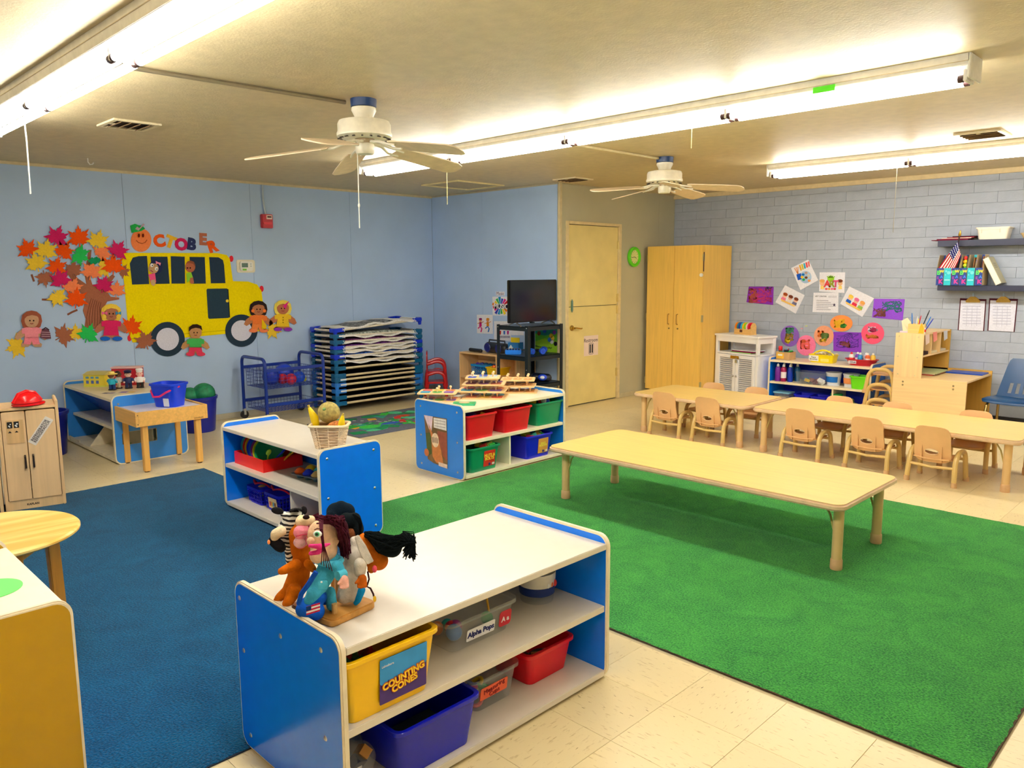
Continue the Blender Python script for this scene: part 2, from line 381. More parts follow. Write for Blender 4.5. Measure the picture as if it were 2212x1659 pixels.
def pull_cord(pts, label, r=.0022, rgb=(245, 240, 225)):
    o = tag(MB().tube(pts, r, 6).build('pull_cord', mat(rgb, .8)), label, 'cord', 'pull cords')
    return o
p = on_y(50, 236, 1.20); e = on_y(68, 440, 1.20)
pull_cord([(p.x, 1.20, 2.31), (p.x+.004, 1.202, 2.2), (e.x, 1.20, e.z+.05)], 'white pull cord hanging from the strip light over the blue rug', .004)
p = on_y(965, 368, 4.0); e = on_y(967, 432, 4.0)
pull_cord([(p.x, 4.0, 2.33), (p.x, 4.0, 2.02)], 'thin yellowish pull cord near the left end of the taped strip light', .002, (220, 205, 140))
p = on_y(1494, 290, 4.0)
pull_cord([(p.x, 4.0, 2.33), (p.x, 4.0, 2.20)], 'thin pull cord hanging from the middle of the taped strip light', .002, (220, 205, 140))
p = on_y(1938, 362, 6.8); e = on_y(1932, 502, 6.8)
pull_cord([(p.x, 6.8, 2.33), (p.x, 6.8, e.z)], 'thin grey pull cord hanging in front of the block wall', .002, (150, 140, 115))
# ---- ceiling fans
fan_white = mat((246, 238, 214), 0.35); fan_pink = mat((240, 216, 180), 0.45); blade_iron = mat((244, 236, 214), .35)
def ceiling_fan(x, y, a0, tip_z, label, cord_z=None):
    r = thing('ceiling_fan', label, 'ceiling fan', (x, y, ZC))
    MB().lathe([(.0, 0), (.072, 0), (.07, -.042), (0, -.042)], 20).build('junction_box', mat((30, 60, 110), .3), r)
    MB().lathe([(.0, -.042), (.066, -.045), (.068, -.06), (.055, -.085), (.048, -.105), (.06, -.112), (0, -.112)], 24).build('canopy', fan_white, r)
    MB().lathe([(0, -.108), (.10, -.11), (.138, -.118), (.146, -.135), (.146, -.172), (.152, -.186), (.150, -.20), (.12, -.212), (0, -.212)], 36).build('motor_housing', fan_white, r)
    for k in range(18):
        a = 2*PI*k/18
        MB().obox((.125*math.cos(a), .125*math.sin(a), -.2095), .045, .008, .006, (0, .25, a)).build('vent_slot', mat((60, 50, 40), .6), r, smooth=False)
    MB().lathe([(0, -.21), (.055, -.212), (.05, -.235), (0, -.236)], 24).build('flywheel', mat((170, 150, 120), .4, metal=.5), r)
    MB().lathe([(0, -.232), (.048, -.235), (.052, -.245), (.052, -.28), (.046, -.292), (0, -.294)], 24).build('switch_housing', fan_white, r)
    zt = tip_z-ZC; z0 = -.222
    for k in range(5):
        a = math.radians(a0+72*k)
        hb = bpy.data.objects.new('blade', None)
        pitch = math.radians(-13)
        out = []
        for t, w in ((.20, .056), (.23, .066), (.35, .071), (.50, .076), (.60, .074), (.635, .056), (.65, .022)): out.append((t, w))
        pts = [(t, w) for t, w in out]+[(t, -w) for t, w in reversed(out)]
        def P(t, w): return Vector((t, w*math.cos(pitch), z0-.012+(zt-z0)*(t/.65)+w*math.sin(pitch)))
        R = Matrix.Rotation(a, 4, 'Z')
        b = MB(); b.prism([R @ P(t, w) for t, w in pts], (0, 0, .007)); bo = b.build('blade', [fan_pink], r, smooth=False, bevel=.0015, seg=1)
        for s_ in (-1, 1):
            MB().tube([R @ Vector((.045, s_*.008, z0-.006)), R @ (P(.12, s_*.012)+Vector((0,0,.012))), R @ (P(.17, s_*.035)-Vector((0,0,.002))), R @ (P(.235, s_*.03)-Vector((0,0,.004)))], [.008,.008,.007,.006], 6).build('blade_arm', blade_iron, r)
    if cord_z is not None:
        MB().tube([(-.03, -.03, -.29), (-.03, -.03, -.40), (-.028, -.032, -.55), (-.026, -.034, cord_z-ZC)], .003, 6).build('pull_chain', mat((248, 244, 232), .6), r)
        MB().ball((-.028, -.032, -.57), (.008, .006, .012), 8, 6).build('knot', mat((248, 244, 232), .6), r)
ceiling_fan(-3.717, 2.593, -130, 2.13, 'white five-blade ceiling fan over the toy shelves with a long pull cord', 1.75)
ceiling_fan(-3.815, 5.666, 22, 2.17, 'white five-blade ceiling fan in front of the wooden wardrobe')
cond = mat((150, 140, 120), .35, metal=.7)
tag(MB().tube([(-3.86, 1.27, ZC-.012), (-3.80, 2.53, ZC-.012)], .011, 8).build('conduit', cond), 'thin metal ceiling conduit running to the fan over the toy shelves', 'conduit', 'ceiling conduits')
tag(MB().tube([(-3.87, 4.12, ZC-.012), (-3.835, 5.60, ZC-.012)], .011, 8).build('conduit', mat((214, 196, 150), .5)), 'tan painted ceiling conduit running to the fan by the wardrobe', 'conduit', 'ceiling conduits')
def vent(x0, y0, x1, y1, label, n=4):
    r = thing('ceiling_vent', label, 'vent', ((x0+x1)/2, (y0+y1)/2, ZC)); w, d = (x1-x0)/2, (y1-y0)/2
    em = mat((236, 222, 186), .5); b = MB(); t = .03
    b.box(-w, -d, -.012, w, -d+t, 0).box(-w, d-t, -.012, w, d, 0).box(-w, -d+t, -.012, -w+t, d-t, 0).box(w-t, -d+t, -.012, w, d-t, 0); b.build('frame', em, r, smooth=False, bevel=.002)
    MB().box(-w+t, -d+t, -.002, w-t, d-t, 0).build('duct', mat((48, 30, 24), .8), r, smooth=False)
    for k in range(n):
        y = -d+t+(2*d-2*t)*(k+.5)/n
        MB().obox((0, y, -.01), 2*w-2*t, .026, .003, (math.radians(38), 0, 0)).build('louver', mat((150, 120, 84), .5), r, smooth=False)
    MB().box(-.012, -d+t, -.014, .012, -d+t+.03, -.006).build('lever', em, r, smooth=False)
vent(-5.50, 1.79, -5.19, 2.08, 'square ceiling vent above the paper bus mural')
vent(-5.49, 6.13, -5.18, 6.42, 'square ceiling vent in front of the restroom door corner')
vent(-1.78, 6.19, -1.49, 6.51, 'square ceiling vent beside the strip light by the block wall')
r = thing('attic_hatch', 'square ceiling access hatch with a thin cream frame above the cots', 'hatch', (-6.49, 5.79, ZC))
b = MB(); w, d, t = .30, .34, .022
b.box(-w, -d, -.014, w, -d+t, 0).box(-w, d-t, -.014, w, d, 0).box(-w, -d+t, -.014, -w+t, d-t, 0).box(w-t, -d+t, -.014, w, d-t, 0); b.build('frame', mat((232, 216, 160), .5), r, smooth=False, bevel=.002)
MB().box(-w+t+.01, -d+t, -.004, w-t, d-t, 0).build('panel', mat((196, 178, 136), .6), r, smooth=False)
tag(MB().tube([(-7.12, 2.23, ZC), (-7.12, 2.23, ZC-.03), (-7.115, 2.243, ZC-.05), (-7.11, 2.262, ZC-.045), (-7.11, 2.268, ZC-.032)], .005, 6).build('ceiling_hook', mat((244, 240, 230), .4)), 'small white hook screwed into the ceiling', 'hook')
# ---- fire alarm with conduit, thermostat
r = thing('fire_alarm', 'red fire alarm pull station on the blue wall', 'fire alarm', (XA, 4.12, 2.046))
MB().box(0, -.062, -.072, .045, .062, .072).build('housing', plastic((200, 20, 40)), r, smooth=False, bevel=.006)
MB().box(.045, -.012, .02, .048, .05, .062).build('label_plate', paper((240, 225, 220)), r, smooth=False)
MB().box(.045, -.05, -.035, .053, .05, -.01).build('pull_handle', plastic((230, 40, 60)), r, smooth=False, bevel=.003)
MB().box(.048, -.002, .036, .0488, .042, .052).build('print', mat((90, 40, 40), .7), r, smooth=False)
tag(MB().tube([(XA+.012, 4.095, 2.42), (XA+.012, 4.095, 2.3), (XA+.018, 4.10, 2.2), (XA+.022, 4.112, 2.115)], .011, 8).build('conduit', mat((190, 205, 225), .4)), 'pale conduit dropping down the blue wall to the fire alarm', 'conduit', 'wall conduits')
r = thing('thermostat', 'white wall thermostat beside the paper bus', 'thermostat', (XA, 3.87, 1.577))
MB().prism([(0, y, z) for y, z in rrect(.202, .132, .02)], (.008, 0, 0)).build('back_plate', plastic((240, 232, 208)), r, smooth=False, bevel=.002)
MB().prism([(.008, y, z) for y, z in rrect(.14, .098, .022)], (.02, 0, 0)).build('case', plastic((246, 244, 236)), r, smooth=False, bevel=.004)
MB().box(.0285, -.055, -.012, .0293, .012, .032).build('display', mat((90, 120, 108), .3), r, smooth=False)
MB().box(.0285, -.048, -.044, .0293, -.005, -.026).build('sticker', mat((130, 220, 60), .6), r, smooth=False)
for z in (.022, .0): MB().cyl((.0285, .045, z), (.031, .045, z), .007, n=10).build('button', plastic((190, 200, 200)), r)
# ================================================================ RUGS
def carpet(rgb, rgb2):
    m = bpy.data.materials.new('carpet_%d_%d' % (rgb[0], rgb[1])); m.use_nodes = True; nt = m.node_tree; N = nt.nodes; L = nt.links
    b = N['Principled BSDF']; b.inputs['Roughness'].default_value = 1.0; b.inputs['Specular IOR Level'].default_value = 0.05
    b.inputs['Sheen Weight'].default_value = 0.08; b.inputs['Sheen Roughness'].default_value = 0.6
    tc = N.new('ShaderNodeTexCoord')
    n1 = N.new('ShaderNodeTexNoise'); n1.inputs['Scale'].default_value = 130; n1.inputs['Detail'].default_value = 3; L.new(tc.outputs['Object'], n1.inputs[0])
    n2 = N.new('ShaderNodeTexNoise'); n2.inputs['Scale'].default_value = 5; n2.inputs['Detail'].default_value = 6; n2.inputs['Distortion'].default_value = 1.2; L.new(tc.outputs['Object'], n2.inputs[0])
    r1 = N.new('ShaderNodeValToRGB'); r1.color_ramp.elements[0].position = .36; r1.color_ramp.elements[1].position = .62
    r1.color_ramp.elements[0].color = tuple(lin(c) for c in rgb2)+(1,); r1.color_ramp.elements[1].color = tuple(lin(c) for c in rgb)+(1,)
    ad = N.new('ShaderNodeMath'); ad.operation = 'MULTIPLY_ADD'; ad.inputs[1].default_value = 0.25; L.new(n2.outputs[0], ad.inputs[0])
    ml = N.new('ShaderNodeMath'); ml.operation = 'MULTIPLY'; ml.inputs[1].default_value = 0.75; L.new(n1.outputs[0], ml.inputs[0]); L.new(ml.outputs[0], ad.inputs[2])
    L.new(ad.outputs[0], r1.inputs[0]); L.new(r1.outputs[0], b.inputs['Base Color'])
    bp = N.new('ShaderNodeBump'); bp.inputs['Strength'].default_value = 1.0; bp.inputs['Distance'].default_value = 0.012
    L.new(n1.outputs[0], bp.inputs['Height']); L.new(bp.outputs[0], b.inputs['Normal'])
    return m
def rug(name, x0, y0, x1, y1, m, em, label, h=.007):
    """pile top with a ragged edge on a thin backing"""
    r = thing(name, label, 'rug', ((x0+x1)/2, (y0+y1)/2, 0))
    w, d = (x1-x0)/2, (y1-y0)/2
    MB().box(-w, -d, 0.0004, w, d, .004).build('backing', em, r, smooth=False)
    R = random.Random(3); pts = []
    def side(ax, ay, bx, by, n):
        for i in range(n):
            t = i/n; pts.append((ax+(bx-ax)*t+R.uniform(-.004, .004), ay+(by-ay)*t+R.uniform(-.004, .004)))
    e = .004
    side(-w+e, -d+e, w-e, -d+e, 180); side(w-e, -d+e, w-e, d-e, 160); side(w-e, d-e, -w+e, d-e, 180); side(-w+e, d-e, -w+e, -d+e, 160)
    b = MB(); b.loft([[Vector((x, y, .002)) for x, y in pts], [Vector((x, y, h*.7)) for x, y in pts], [Vector((x*(1-.006/w), y*(1-.006/d), h)) for x, y in pts]]); b.build('pile', m, r, smooth=True)
    return r
rug('rug', -4.11, 2.503, -.51, 5.262, carpet((72, 166, 68), (28, 106, 54)), mat((70, 50, 30), .9), 'large green carpet rug under the low table')
rug('rug', -5.865, -.9, -2.21, 2.497, carpet((0, 92, 136), (0, 58, 96)), mat((20, 30, 50), .9), 'large dark blue carpet rug under the toy kitchen')
# road-map play rug
r = thing('rug', 'grey printed play rug with roads and coloured buildings in front of the cots', 'rug', (0, 0, 0))
PR = [(-6.85, 3.98), (-5.93, 3.98), (-5.93, 5.5), (-6.85, 5.5)]
MB().prism([(x, y, .0006) for x, y in PR], (0, 0, .006)).build('mat', cloth((104, 108, 122)), r, smooth=False)
R_ = random.Random(11)
for k in range(64):
    cx, cy = R_.uniform(-6.76, -6.02), R_.uniform(4.08, 5.35); w, h = R_.uniform(.07, .17), R_.uniform(.08, .22)
    col = R_.choice([(60,170,70), (70,200,80), (40,120,70), (200,80,50), (60,90,190), (220,170,60), (60,160,140), (210,60,60), (40,140,90), (90,200,150)])
    kind = R_.choice(('e', 'r', 't'))
    if kind == 'e': pts = [(cx+w*.6*math.cos(2*PI*i/14), cy+h*.6*math.sin(2*PI*i/14)) for i in range(14)]
    elif kind == 'r': a = R_.uniform(0, 3); pts = [(cx+math.cos(a)*u*w-math.sin(a)*v*h*.6, cy+math.sin(a)*u*w+math.cos(a)*v*h*.6) for u, v in ((-.6,-.6),(.6,-.6),(.6,.6),(-.6,.6))]
    else: pts = [(cx-w*.6, cy-h*.5), (cx+w*.6, cy-h*.4), (cx, cy+h*.6)]
    MB().prism([(x, y, .0066+.00004*k) for x, y in pts], (0, 0, .0006)).build('printed_shape', cloth(col), r, smooth=False)
for (a, b) in (((-6.8, 4.3), (-6.0, 4.9)), ((-6.5, 4.0), (-6.3, 5.3))):
    d = Vector((b[0]-a[0], b[1]-a[1], 0)).normalized(); n_ = Vector((-d.y, d.x, 0))*.006
    for t in range(12):
        p = Vector((a[0], a[1], .0068)).lerp(Vector((b[0], b[1], .0068)), t/12); q = p+d*.03
        MB().prism([p-n_, q-n_, q+n_, p+n_], (0, 0, .0026)).build('road_dash', cloth((200, 200, 200)), r, smooth=False)
# ================================================================ TODDLER SHELVES
BLUE = (0, 122, 250)
SH = .555
def panel_poly(D, H, r, n=6):
    return [(y+D/2, z+H/2) for y, z in rrect(D, H, r, n)]
def side_panel(root, x0, x1, D, face_rgb, screws, flip, H=SH, lo=.0, rad=.045, white=CREAMEDGE):
    """panel across local Y/Z between x0 and x1, coloured laminate on both faces"""
    pl = panel_poly(D, H-lo, rad)
    o = MB().prism([(x0+.0012, y, z+lo) for y, z in pl], (x1-x0-.0024, 0, 0)).build('side_panel', mat(white, .45), root, smooth=True, bevel=.004, seg=2)
    e = .008; inn = [(y+D/2, z+(H+lo)/2) for y, z in rrect(D-2*e, H-lo-2*e, rad-e*.6, 6)]
    fm_ = mat(face_rgb, .22, 'laminate', amount=.02)
    MB().prism([(x0+.0006, y, z) for y, z in inn], (.002, 0, 0)).build('outer_face' if not flip else 'inner_face', fm_, o, smooth=False)
    MB().prism([(x1-.0006, y, z) for y, z in inn], (-.002, 0, 0)).build('inner_face' if not flip else 'outer_face', fm_, o, smooth=False)
    for (y, z) in screws:
        x = x0+.0006 if not flip else x1-.0006; s_ = -1 if not flip else 1
        MB().cyl((x-.0004*s_, y, z), (x+.0022*s_, y, z), .0085, .006, 12).cyl((x+.0022*s_, y, z), (x+.0035*s_, y, z), .006, .003, 12).build('screw', steel, o)
    return o
def shelf_unit(label, loc, rz, L, D, face=BLUE, dividers=(), top_rgb=WHITE, screws=None, back=True, mid=True, name='toy_shelf', backrgb=None):
    r = thing(name, label, 'shelf', loc, rz, 'low toddler shelves')
    if screws is None: screws = [(D*.13, SH*.9), (D*.87, SH*.9), (D*.13, SH*.5), (D*.87, SH*.5), (D*.13, SH*.1), (D*.87, SH*.1)]
    t = .022
    side_panel(r, 0, t, D, face, screws, False); side_panel(r, L-t, L, D, face, screws, True)
    wm = mat(top_rgb, .28, 'laminate', amount=.015, spec=.4)
    MB().box(t, .004, .502, L-t, D-.004, .524).build('top_board', wm, r, smooth=False, bevel=.002)
    if mid: MB().box(t, .01, .262, L-t, D-.02, .286).build('middle_shelf', wm, r, smooth=False, bevel=.002)
    MB().box(t, .006, .012, L-t, D-.02, .036).build('bottom_shelf', wm, r, smooth=False, bevel=.002)
    if back: MB().box(t, D-.022, .036, L-t, D-.012, .502).build('back_panel', mat(backrgb or BLUE, .3, 'laminate', amount=.02), r, smooth=False)
    for x in dividers: MB().box(x-.009, .03, .036, x+.009, D-.024, .262).build('divider', wm, r, smooth=False, bevel=.002)
    return r
D1 = .60
scr1 = [(.035, .50), (.285, .46), (.505, .495), (.045, .33), (.51, .24), (.06, .05), (.30, .04), (.52, .03)]
S1 = shelf_unit('white topped blue toy shelf in the foreground carrying the hand puppets', (-1.665, 1.035, 0), PI/2, 1.15, D1, screws=[(D1-y, z) for y, z in scr1])
S2 = shelf_unit('white topped blue toy shelf carrying the fruit basket', (-4.775, 2.155, .0072), 0, 1.17, .41, dividers=(.80,))
S3 = shelf_unit('white topped blue toy shelf carrying the wooden puzzles', (-4.112, 3.645, 0), PI/2, 1.115, .565, face=(24, 128, 228), dividers=(.50,), top_rgb=(250, 240, 210))
S5 = shelf_unit('white topped blue art supply shelf against the block wall', (-4.055, 8.14, 0), 0, 1.12, .40, dividers=(.72,), top_rgb=(246, 232, 200), backrgb=(10, 40, 200))
YS = shelf_unit('yellow ended white shelf at the lower left corner', (-3.05, .032, .0072), 0, .73, .565, face=(190, 146, 0), top_rgb=(250, 240, 224), screws=[(.2, .3)]); YS.scale.z = 1.09
# tall sensory shelf S4 with net window
r = thing('craft_shelf', 'light blue sided craft shelf with a net window behind the sand table', 'shelf', (-7.72, 2.06, 0), 0)
L4, D4 = 1.24, .58
LB = (52, 140, 232)
side_panel(r, 0, .022, D4, LB, [], False)
pl = rrect(D4, SH, .045, 6, D4/2, SH/2); e = .008
# near panel with a rectangular window
wy0, wy1, wz0, wz1 = .06, .33, .15, .255
fmx = mat(LB, .22, 'laminate', amount=.02)
def panel_with_hole(x0, x1, outer, hole, name, m, parent, bev=0):
    y0, y1, z0, z1 = hole; cy, cz = (y0+y1)/2, (z0+z1)/2
    hp = []
    for (y, z) in outer:
        a = Vector((y-cy, z-cz)); k = min((y1-y0)/2/max(abs(a.x), 1e-6), (z1-z0)/2/max(abs(a.y), 1e-6)); hp.append((cy+a.x*k, cz+a.y*k))
    n = len(outer); P = [(x0, y, z) for y, z in outer]+[(x0, y, z) for y, z in hp]+[(x1, y, z) for y, z in outer]+[(x1, y, z) for y, z in hp]; F = []
    for i in range(n):
        j = (i+1) % n
        F += [(i, j, n+j, n+i), (2*n+j, 2*n+i, 3*n+i, 3*n+j), (i, 2*n+i, 2*n+j, j), (n+j, 3*n+j, 3*n+i, n+i)]
    b = MB(); b._add(P, F); return b.build(name, m, parent, smooth=False)
dense = []
for i in range(len(pl)):
    a, b = Vector(pl[i]), Vector(pl[(i+1) % len(pl)]); k = max(1, int((a-b).length/.03))
    for t in range(k): dense.append(tuple(a.lerp(b, t/k)))
sp = panel_with_hole(L4-.022, L4, dense, (wy0, wy1, wz0, wz1), 'side_panel', mat(CREAMEDGE, .45), r)
inn = [((y-D4/2)*(1-2*e/D4)+D4/2, (z-SH/2)*(1-2*e/SH)+SH/2) for y, z in dense]
panel_with_hole(L4-.0005, L4+.0008, inn, (wy0, wy1, wz0, wz1), 'outer_face', fmx, sp)
MB().box(L4-.013, wy0, wz0, L4-.011, wy1, wz1).build('net_window', clear((30, 60, 20), .55), sp, smooth=False)
for (y, z) in ((.05, .485), (.52, .485)): MB().cyl((L4, y, z), (L4+.004, y, z), .009, .005, 10).build('screw', steel, sp)
MB().box(.022, .004, .502, L4-.022, D4-.004, .524).build('top_board', mat((240, 222, 180), .3, 'laminate', amount=.02), r, smooth=False, bevel=.002)
cmx = mat((240, 228, 200), .35)
MB().prism([(.022, .03, .502), (.022, .04, .502), (.022, .30, .27), (.022, .29, .27)], (L4-.044, 0, 0)).build('sloped_tray', mat((10, 84, 214), .25), r, smooth=False)
MB().box(.022, .06, .245, L4-.022, .46, .268).build('middle_shelf', cmx, r, smooth=False, bevel=.002)
MB().box(.022, .01, .012, L4-.022, D4-.02, .04).build('bottom_shelf', cmx, r, smooth=False, bevel=.002)
MB().box(.022, .01, .04, .30, .02, .06).build('front_lip', cmx, r, smooth=False)
MB().prism([(.52, .03, .04), (.52, .20, .245), (.52, .45, .245), (.52, .45, .04)], (.018, 0, 0)).build('divider', cmx, r, smooth=False, bevel=.002)
MB().box(.55, .30, .04, L4-.022, .31, .245).build('inner_panel', cmx, r, smooth=False)
MB().box(.022, D4-.03, .04, L4-.022, D4-.02, .502).build('back_panel', mat((20, 70, 140), .4), r, smooth=False)
for k, (y, z, rr, c_) in enumerate(((.12, .10, .06, (60, 180, 90)), (.22, .13, .05, (200, 190, 150)), (.26, .09, .045, (90, 150, 60)), (.17, .17, .04, (70, 160, 150)))):
    tag(MB().ball((-7.72+L4-.1, 2.06+y, .04+rr*.9), (rr*.9, rr, rr), 14, 9).build('soft_toy', cloth(c_)), ['round green soft toy seen through the net window', 'beige soft toy seen through the net window', 'olive soft toy seen through the net window', 'teal soft toy seen through the net window'][k], 'toy', 'toys behind the net window')
# ================================================================ TABLES AND CHAIRS
LAM = (240, 206, 126); EDGE = (232, 198, 158); TUBE = (224, 186, 128)
def table(label, x0, y0, x1, y1, H, insx, insy, rgb=LAM, cat_group='children tables', z=0):
    cx, cy = (x0+x1)/2, (y0+y1)/2; r = thing('activity_table', label, 'table', (cx, cy, z), 0, cat_group); w, d = x1-x0, y1-y0
    pl = rrect(w, d, .06, 7)
    MB().prism([(x, y, H-.034) for x, y in pl], (0, 0, .033)).build('edge_band', mat(EDGE, .35), r, bevel=.009, seg=3)
    MB().prism([(x*(1-.014/w), y*(1-.014/d), H-.001) for x, y in pl], (0, 0, .0016)).build('table_top', wood(rgb, 0, .3, .05), r, smooth=False)
    for sx in (-1, 1):
        for sy in (-1, 1):
            lx, ly = sx*(w/2-insx), sy*(d/2-insy)
            lg = MB().cyl((lx, ly, .045), (lx, ly, H-.03), .026, n=18).build('leg', mat(TUBE, .3, 'metalpaint', amount=.02), r)
            MB().lathe([(0, 0), (.029, 0), (.0305, .006), (.0295, .05), (.027, .054), (0, .054)], 18, (lx, ly, 0)).build('foot', mat((214, 172, 124), .5), lg)
            MB().tube([(lx-sx*.02, ly, H*.52), (lx-sx*.045, ly-sy*.005, H*.75), (lx-sx*.085, ly-sy*.01, H-.034)], .006, 6).build('brace', mat((200, 178, 110), .35, metal=.3), lg)
    return r
table('long low wooden topped table standing alone on the green rug', -3.365, 3.70, -1.43, 4.485, .365, .065, .125, z=.0072)
table('shorter of the two wooden topped dining tables, nearest the wardrobe', -4.315, 5.945, -3.150, 6.66, .375, .085, .085)
table('longer of the two wooden topped dining tables, on the right', -3.10, 5.945, -1.165, 6.73, .375, .085, .085)
SEAT = (226, 178, 122); FRM = (222, 188, 116)
def toddler_chair():
    r = thing('toddler_chair', 'tan toddler chair', 'chair', (0, 0, 0), 0, 'tan toddler chairs')
    sm = mat(SEAT, .42, 'plastic', amount=.02); fm_ = mat(FRM, .28, 'metalpaint', amount=.02); cap = mat((214, 172, 124), .55)
    for sx in (-1, 1):
        x = sx*.15
        pts = [(x*1.04, -.118, .012), (x*1.02, -.110, .09)] + [tuple(v) for v in arc((x, -.100, .15), (x, -.085, .232), (x, -.01, .232), 6)] + [tuple(v) for v in arc((x, .02, .232), (x, .105, .232), (x*1.0, .118, .15), 6)] + [(x*1.02, .13, .07), (x*1.04, .138, .012)]
        lg = MB().tube(pts, .0175, 10).build('leg_frame', fm_, r)
        for y in (-.120, .14): MB().lathe([(0, 0), (.020, 0), (.021, .005), (.0195, .035), (0, .036)], 12, (x*1.045, y, 0)).build('foot', cap, lg)
    MB().tube([(-.15, -.106, .130), (0, -.112, .122), (.15, -.106, .130)], .0105, 8).build('cross_bar', fm_, r)
    MB().tube([(-.15, .10, .165), (.15, .10, .165)], .0105, 8).build('cross_bar', fm_, r)
    # moulded seat
    rings = []
    for y, z, w in ((-.125, .188, .115), (-.09, .181, .128), (-.02, .176, .135), (.06, .178, .135), (.11, .183, .125), (.128, .178, .11)):
        rings.append([Vector((-w, y, z+.006)), Vector((-w*.5, y, z)), Vector((0, y, z-.002)), Vector((w*.5, y, z)), Vector((w, y, z+.006)), Vector((w, y, z-.004)), Vector((w*.5, y, z-.010)), Vector((0, y, z-.012)), Vector((-w*.5, y, z-.010)), Vector((-w, y, z-.004))])
    MB().loft(rings).build('seat', sm, r, ang=60)
    # backrest with oval hand hole
    n = 40; H = .275; W = .118; out = []; hol = []
    for i in range(n):
        a = 2*PI*i/n; ca, sa = math.cos(a), math.sin(a)
        k = (abs(ca)**5+abs(sa)**5)**(-1/5.0); u, v = W*ca*k, H/2*sa*k
        if v < 0: u *= 1.0+.06*min(1, -v/.1)
        out.append((u, v)); hol.append((.044*ca, -.056+.0200*sa))
    def bp_(u, v, t): 
        return Vector((u, -.098-(v+H/2)*.20-.018*(u/W)**2*(-1)-t, .155+(v+H/2)*.96))
    P = [bp_(u, v, 0) for u, v in out]+[bp_(u, v, 0) for u, v in hol]+[bp_(u, v, .012) for u, v in out]+[bp_(u, v, .012) for u, v in hol]
    F = []
    for i in range(n):
        j = (i+1) % n; F += [(i, j, n+j, n+i), (2*n+j, 2*n+i, 3*n+i, 3*n+j), (i, 2*n+i, 2*n+j, j), (n+j, 3*n+j, 3*n+i, n+i)]
    b = MB(); b._add(P, F); bk = b.build('backrest', sm, r, ang=50)
    for s_ in (-1, 1):
        MB().prism([bp_(s_*.062, -.132, .012), bp_(s_*.062, -.01, .012), bp_(s_*.062, -.05, .022), bp_(s_*.062, -.132, .026)], (.006*s_, 0, 0)).build('rib', sm, bk, smooth=False)
    ring_ = [bp_(.046*math.cos(2*PI*i/24), -.056+.0220*math.sin(2*PI*i/24), .0135) for i in range(24)]
    MB().tube(ring_, .003, 5, closed=True).build('hole_rim', mat((238, 200, 150), .4), bk)
    return r
ch0 = toddler_chair(); used_chair = [False]
def place_chair(x, y, rz, label, z=0.0, s=1.0):
    o = ch0 if not used_chair[0] else copy_tree(ch0); used_chair[0] = True
    o.location = (x, y, z); o.rotation_euler = (0, 0, rz); o.scale = (s, s, s); o['label'] = label
    return o
for x, y, a, lb in ((-3.95, 6.063, .02, 'first tan toddler chair from the left on the near side of the dining tables'), (-3.50, 6.063, -.02, 'second tan toddler chair from the left on the near side of the dining tables'),
                    (-2.665, 6.058, -.02, 'third tan toddler chair from the left on the near side of the dining tables'), (-2.145, 6.062, -.03, 'fourth tan toddler chair from the left on the near side of the dining tables'),
                    (-1.682, 6.02, -.03, 'fifth tan toddler chair on the near side, closest to the camera')): place_chair(x, y, a, lb)
for i, (px_, py_) in enumerate(((1531, 828), (1624, 838), (1803, 858), (1928, 872), (2110, 886))):
    p = on_z(px_, py_, .425)
    place_chair(p.x, max(p.y-.155, 6.615), PI, ['tan toddler chair across the dining table in front of the wardrobe', 'tan toddler chair across the dining table in front of the white louvred cabinet', 'tan toddler chair across the dining table in front of the art shelf', 'tan toddler chair across the dining table in front of the stacked chairs', 'tan toddler chair across the dining table in front of the wooden desk'][i])
place_chair(-.965, 6.29, PI/2, 'tan toddler chair at the right end of the dining table, cut by the frame')
for k in range(3):
    place_chair(-2.762, 8.06, PI/2+.03, ['lowest tan chair of the stack of three beside the wooden desk', 'middle tan chair of the stack of three beside the wooden desk', 'topmost tan chair of the stack of three beside the wooden desk'][k], .15*k, 1.05)
# ---- wardrobe
r = thing('wardrobe', 'tall light wooden wardrobe with two doors in the corner', 'cabinet', (-5.554, 7.925, 0)); WM = wood((244, 198, 96), 2, .35, .05)
W_, D_, H_ = .767, .635, 1.80
MB().box(0, .02, .07, .02, D_, H_).box(W_-.02, .02, .07, W_, D_, H_).box(.02, .02, .07, W_-.02, D_, .10).box(.02, D_-.01, .10, W_-.02, D_, H_).box(.02, .02, H_-.02, W_-.02, D_-.01, H_).build('carcass', WM, r, smooth=False, bevel=.002)
MB().box(.02, .06, 0, W_-.02, D_-.02, .07).build('plinth', wood((180, 140, 70), 0), r, smooth=False)
for s_, (a, b) in enumerate(((0.002, W_/2-.002), (W_/2+.002, W_-.002))):
    d = MB().box(a, 0, .075, b, .02, H_-.001).build('door', WM, r, smooth=False, bevel=.002)
    hx = W_/2-.06 if s_ == 0 else W_/2+.06
    MB().tube([(hx, 0, .88), (hx, -.025, .885), (hx, -.028, .94), (hx, -.025, .995), (hx, 0, 1.0)], .006, 8).build('handle', mat((190, 150, 80), .3, metal=.7), d)
    MB().cyl((hx+.006, .002, .83), (hx+.006, -.006, .83), .010, n=12).build('lock', mat((150, 130, 90), .3, metal=.9), d)
    for z in (1.66, .96, .18):
        x = -.004 if s_ == 0 else W_-.006
        MB().box(x, -.004, z-.04, x+.010, .03, z+.04).build('hinge', mat((200, 185, 130), .35, metal=.6), d, smooth=False)
MB().tube([(W_+.004, .01, 1.72), (W_+.006, .005, 1.60), (W_+.004, .008, 1.50)], .006, 6).build('strap', mat((80, 50, 40), .6), r)
MB().cyl((W_-.012, -.004, 1.46), (W_-.012, -.02, 1.46), .02, n=16).build('tag_disc', plastic((240, 240, 235)), r)
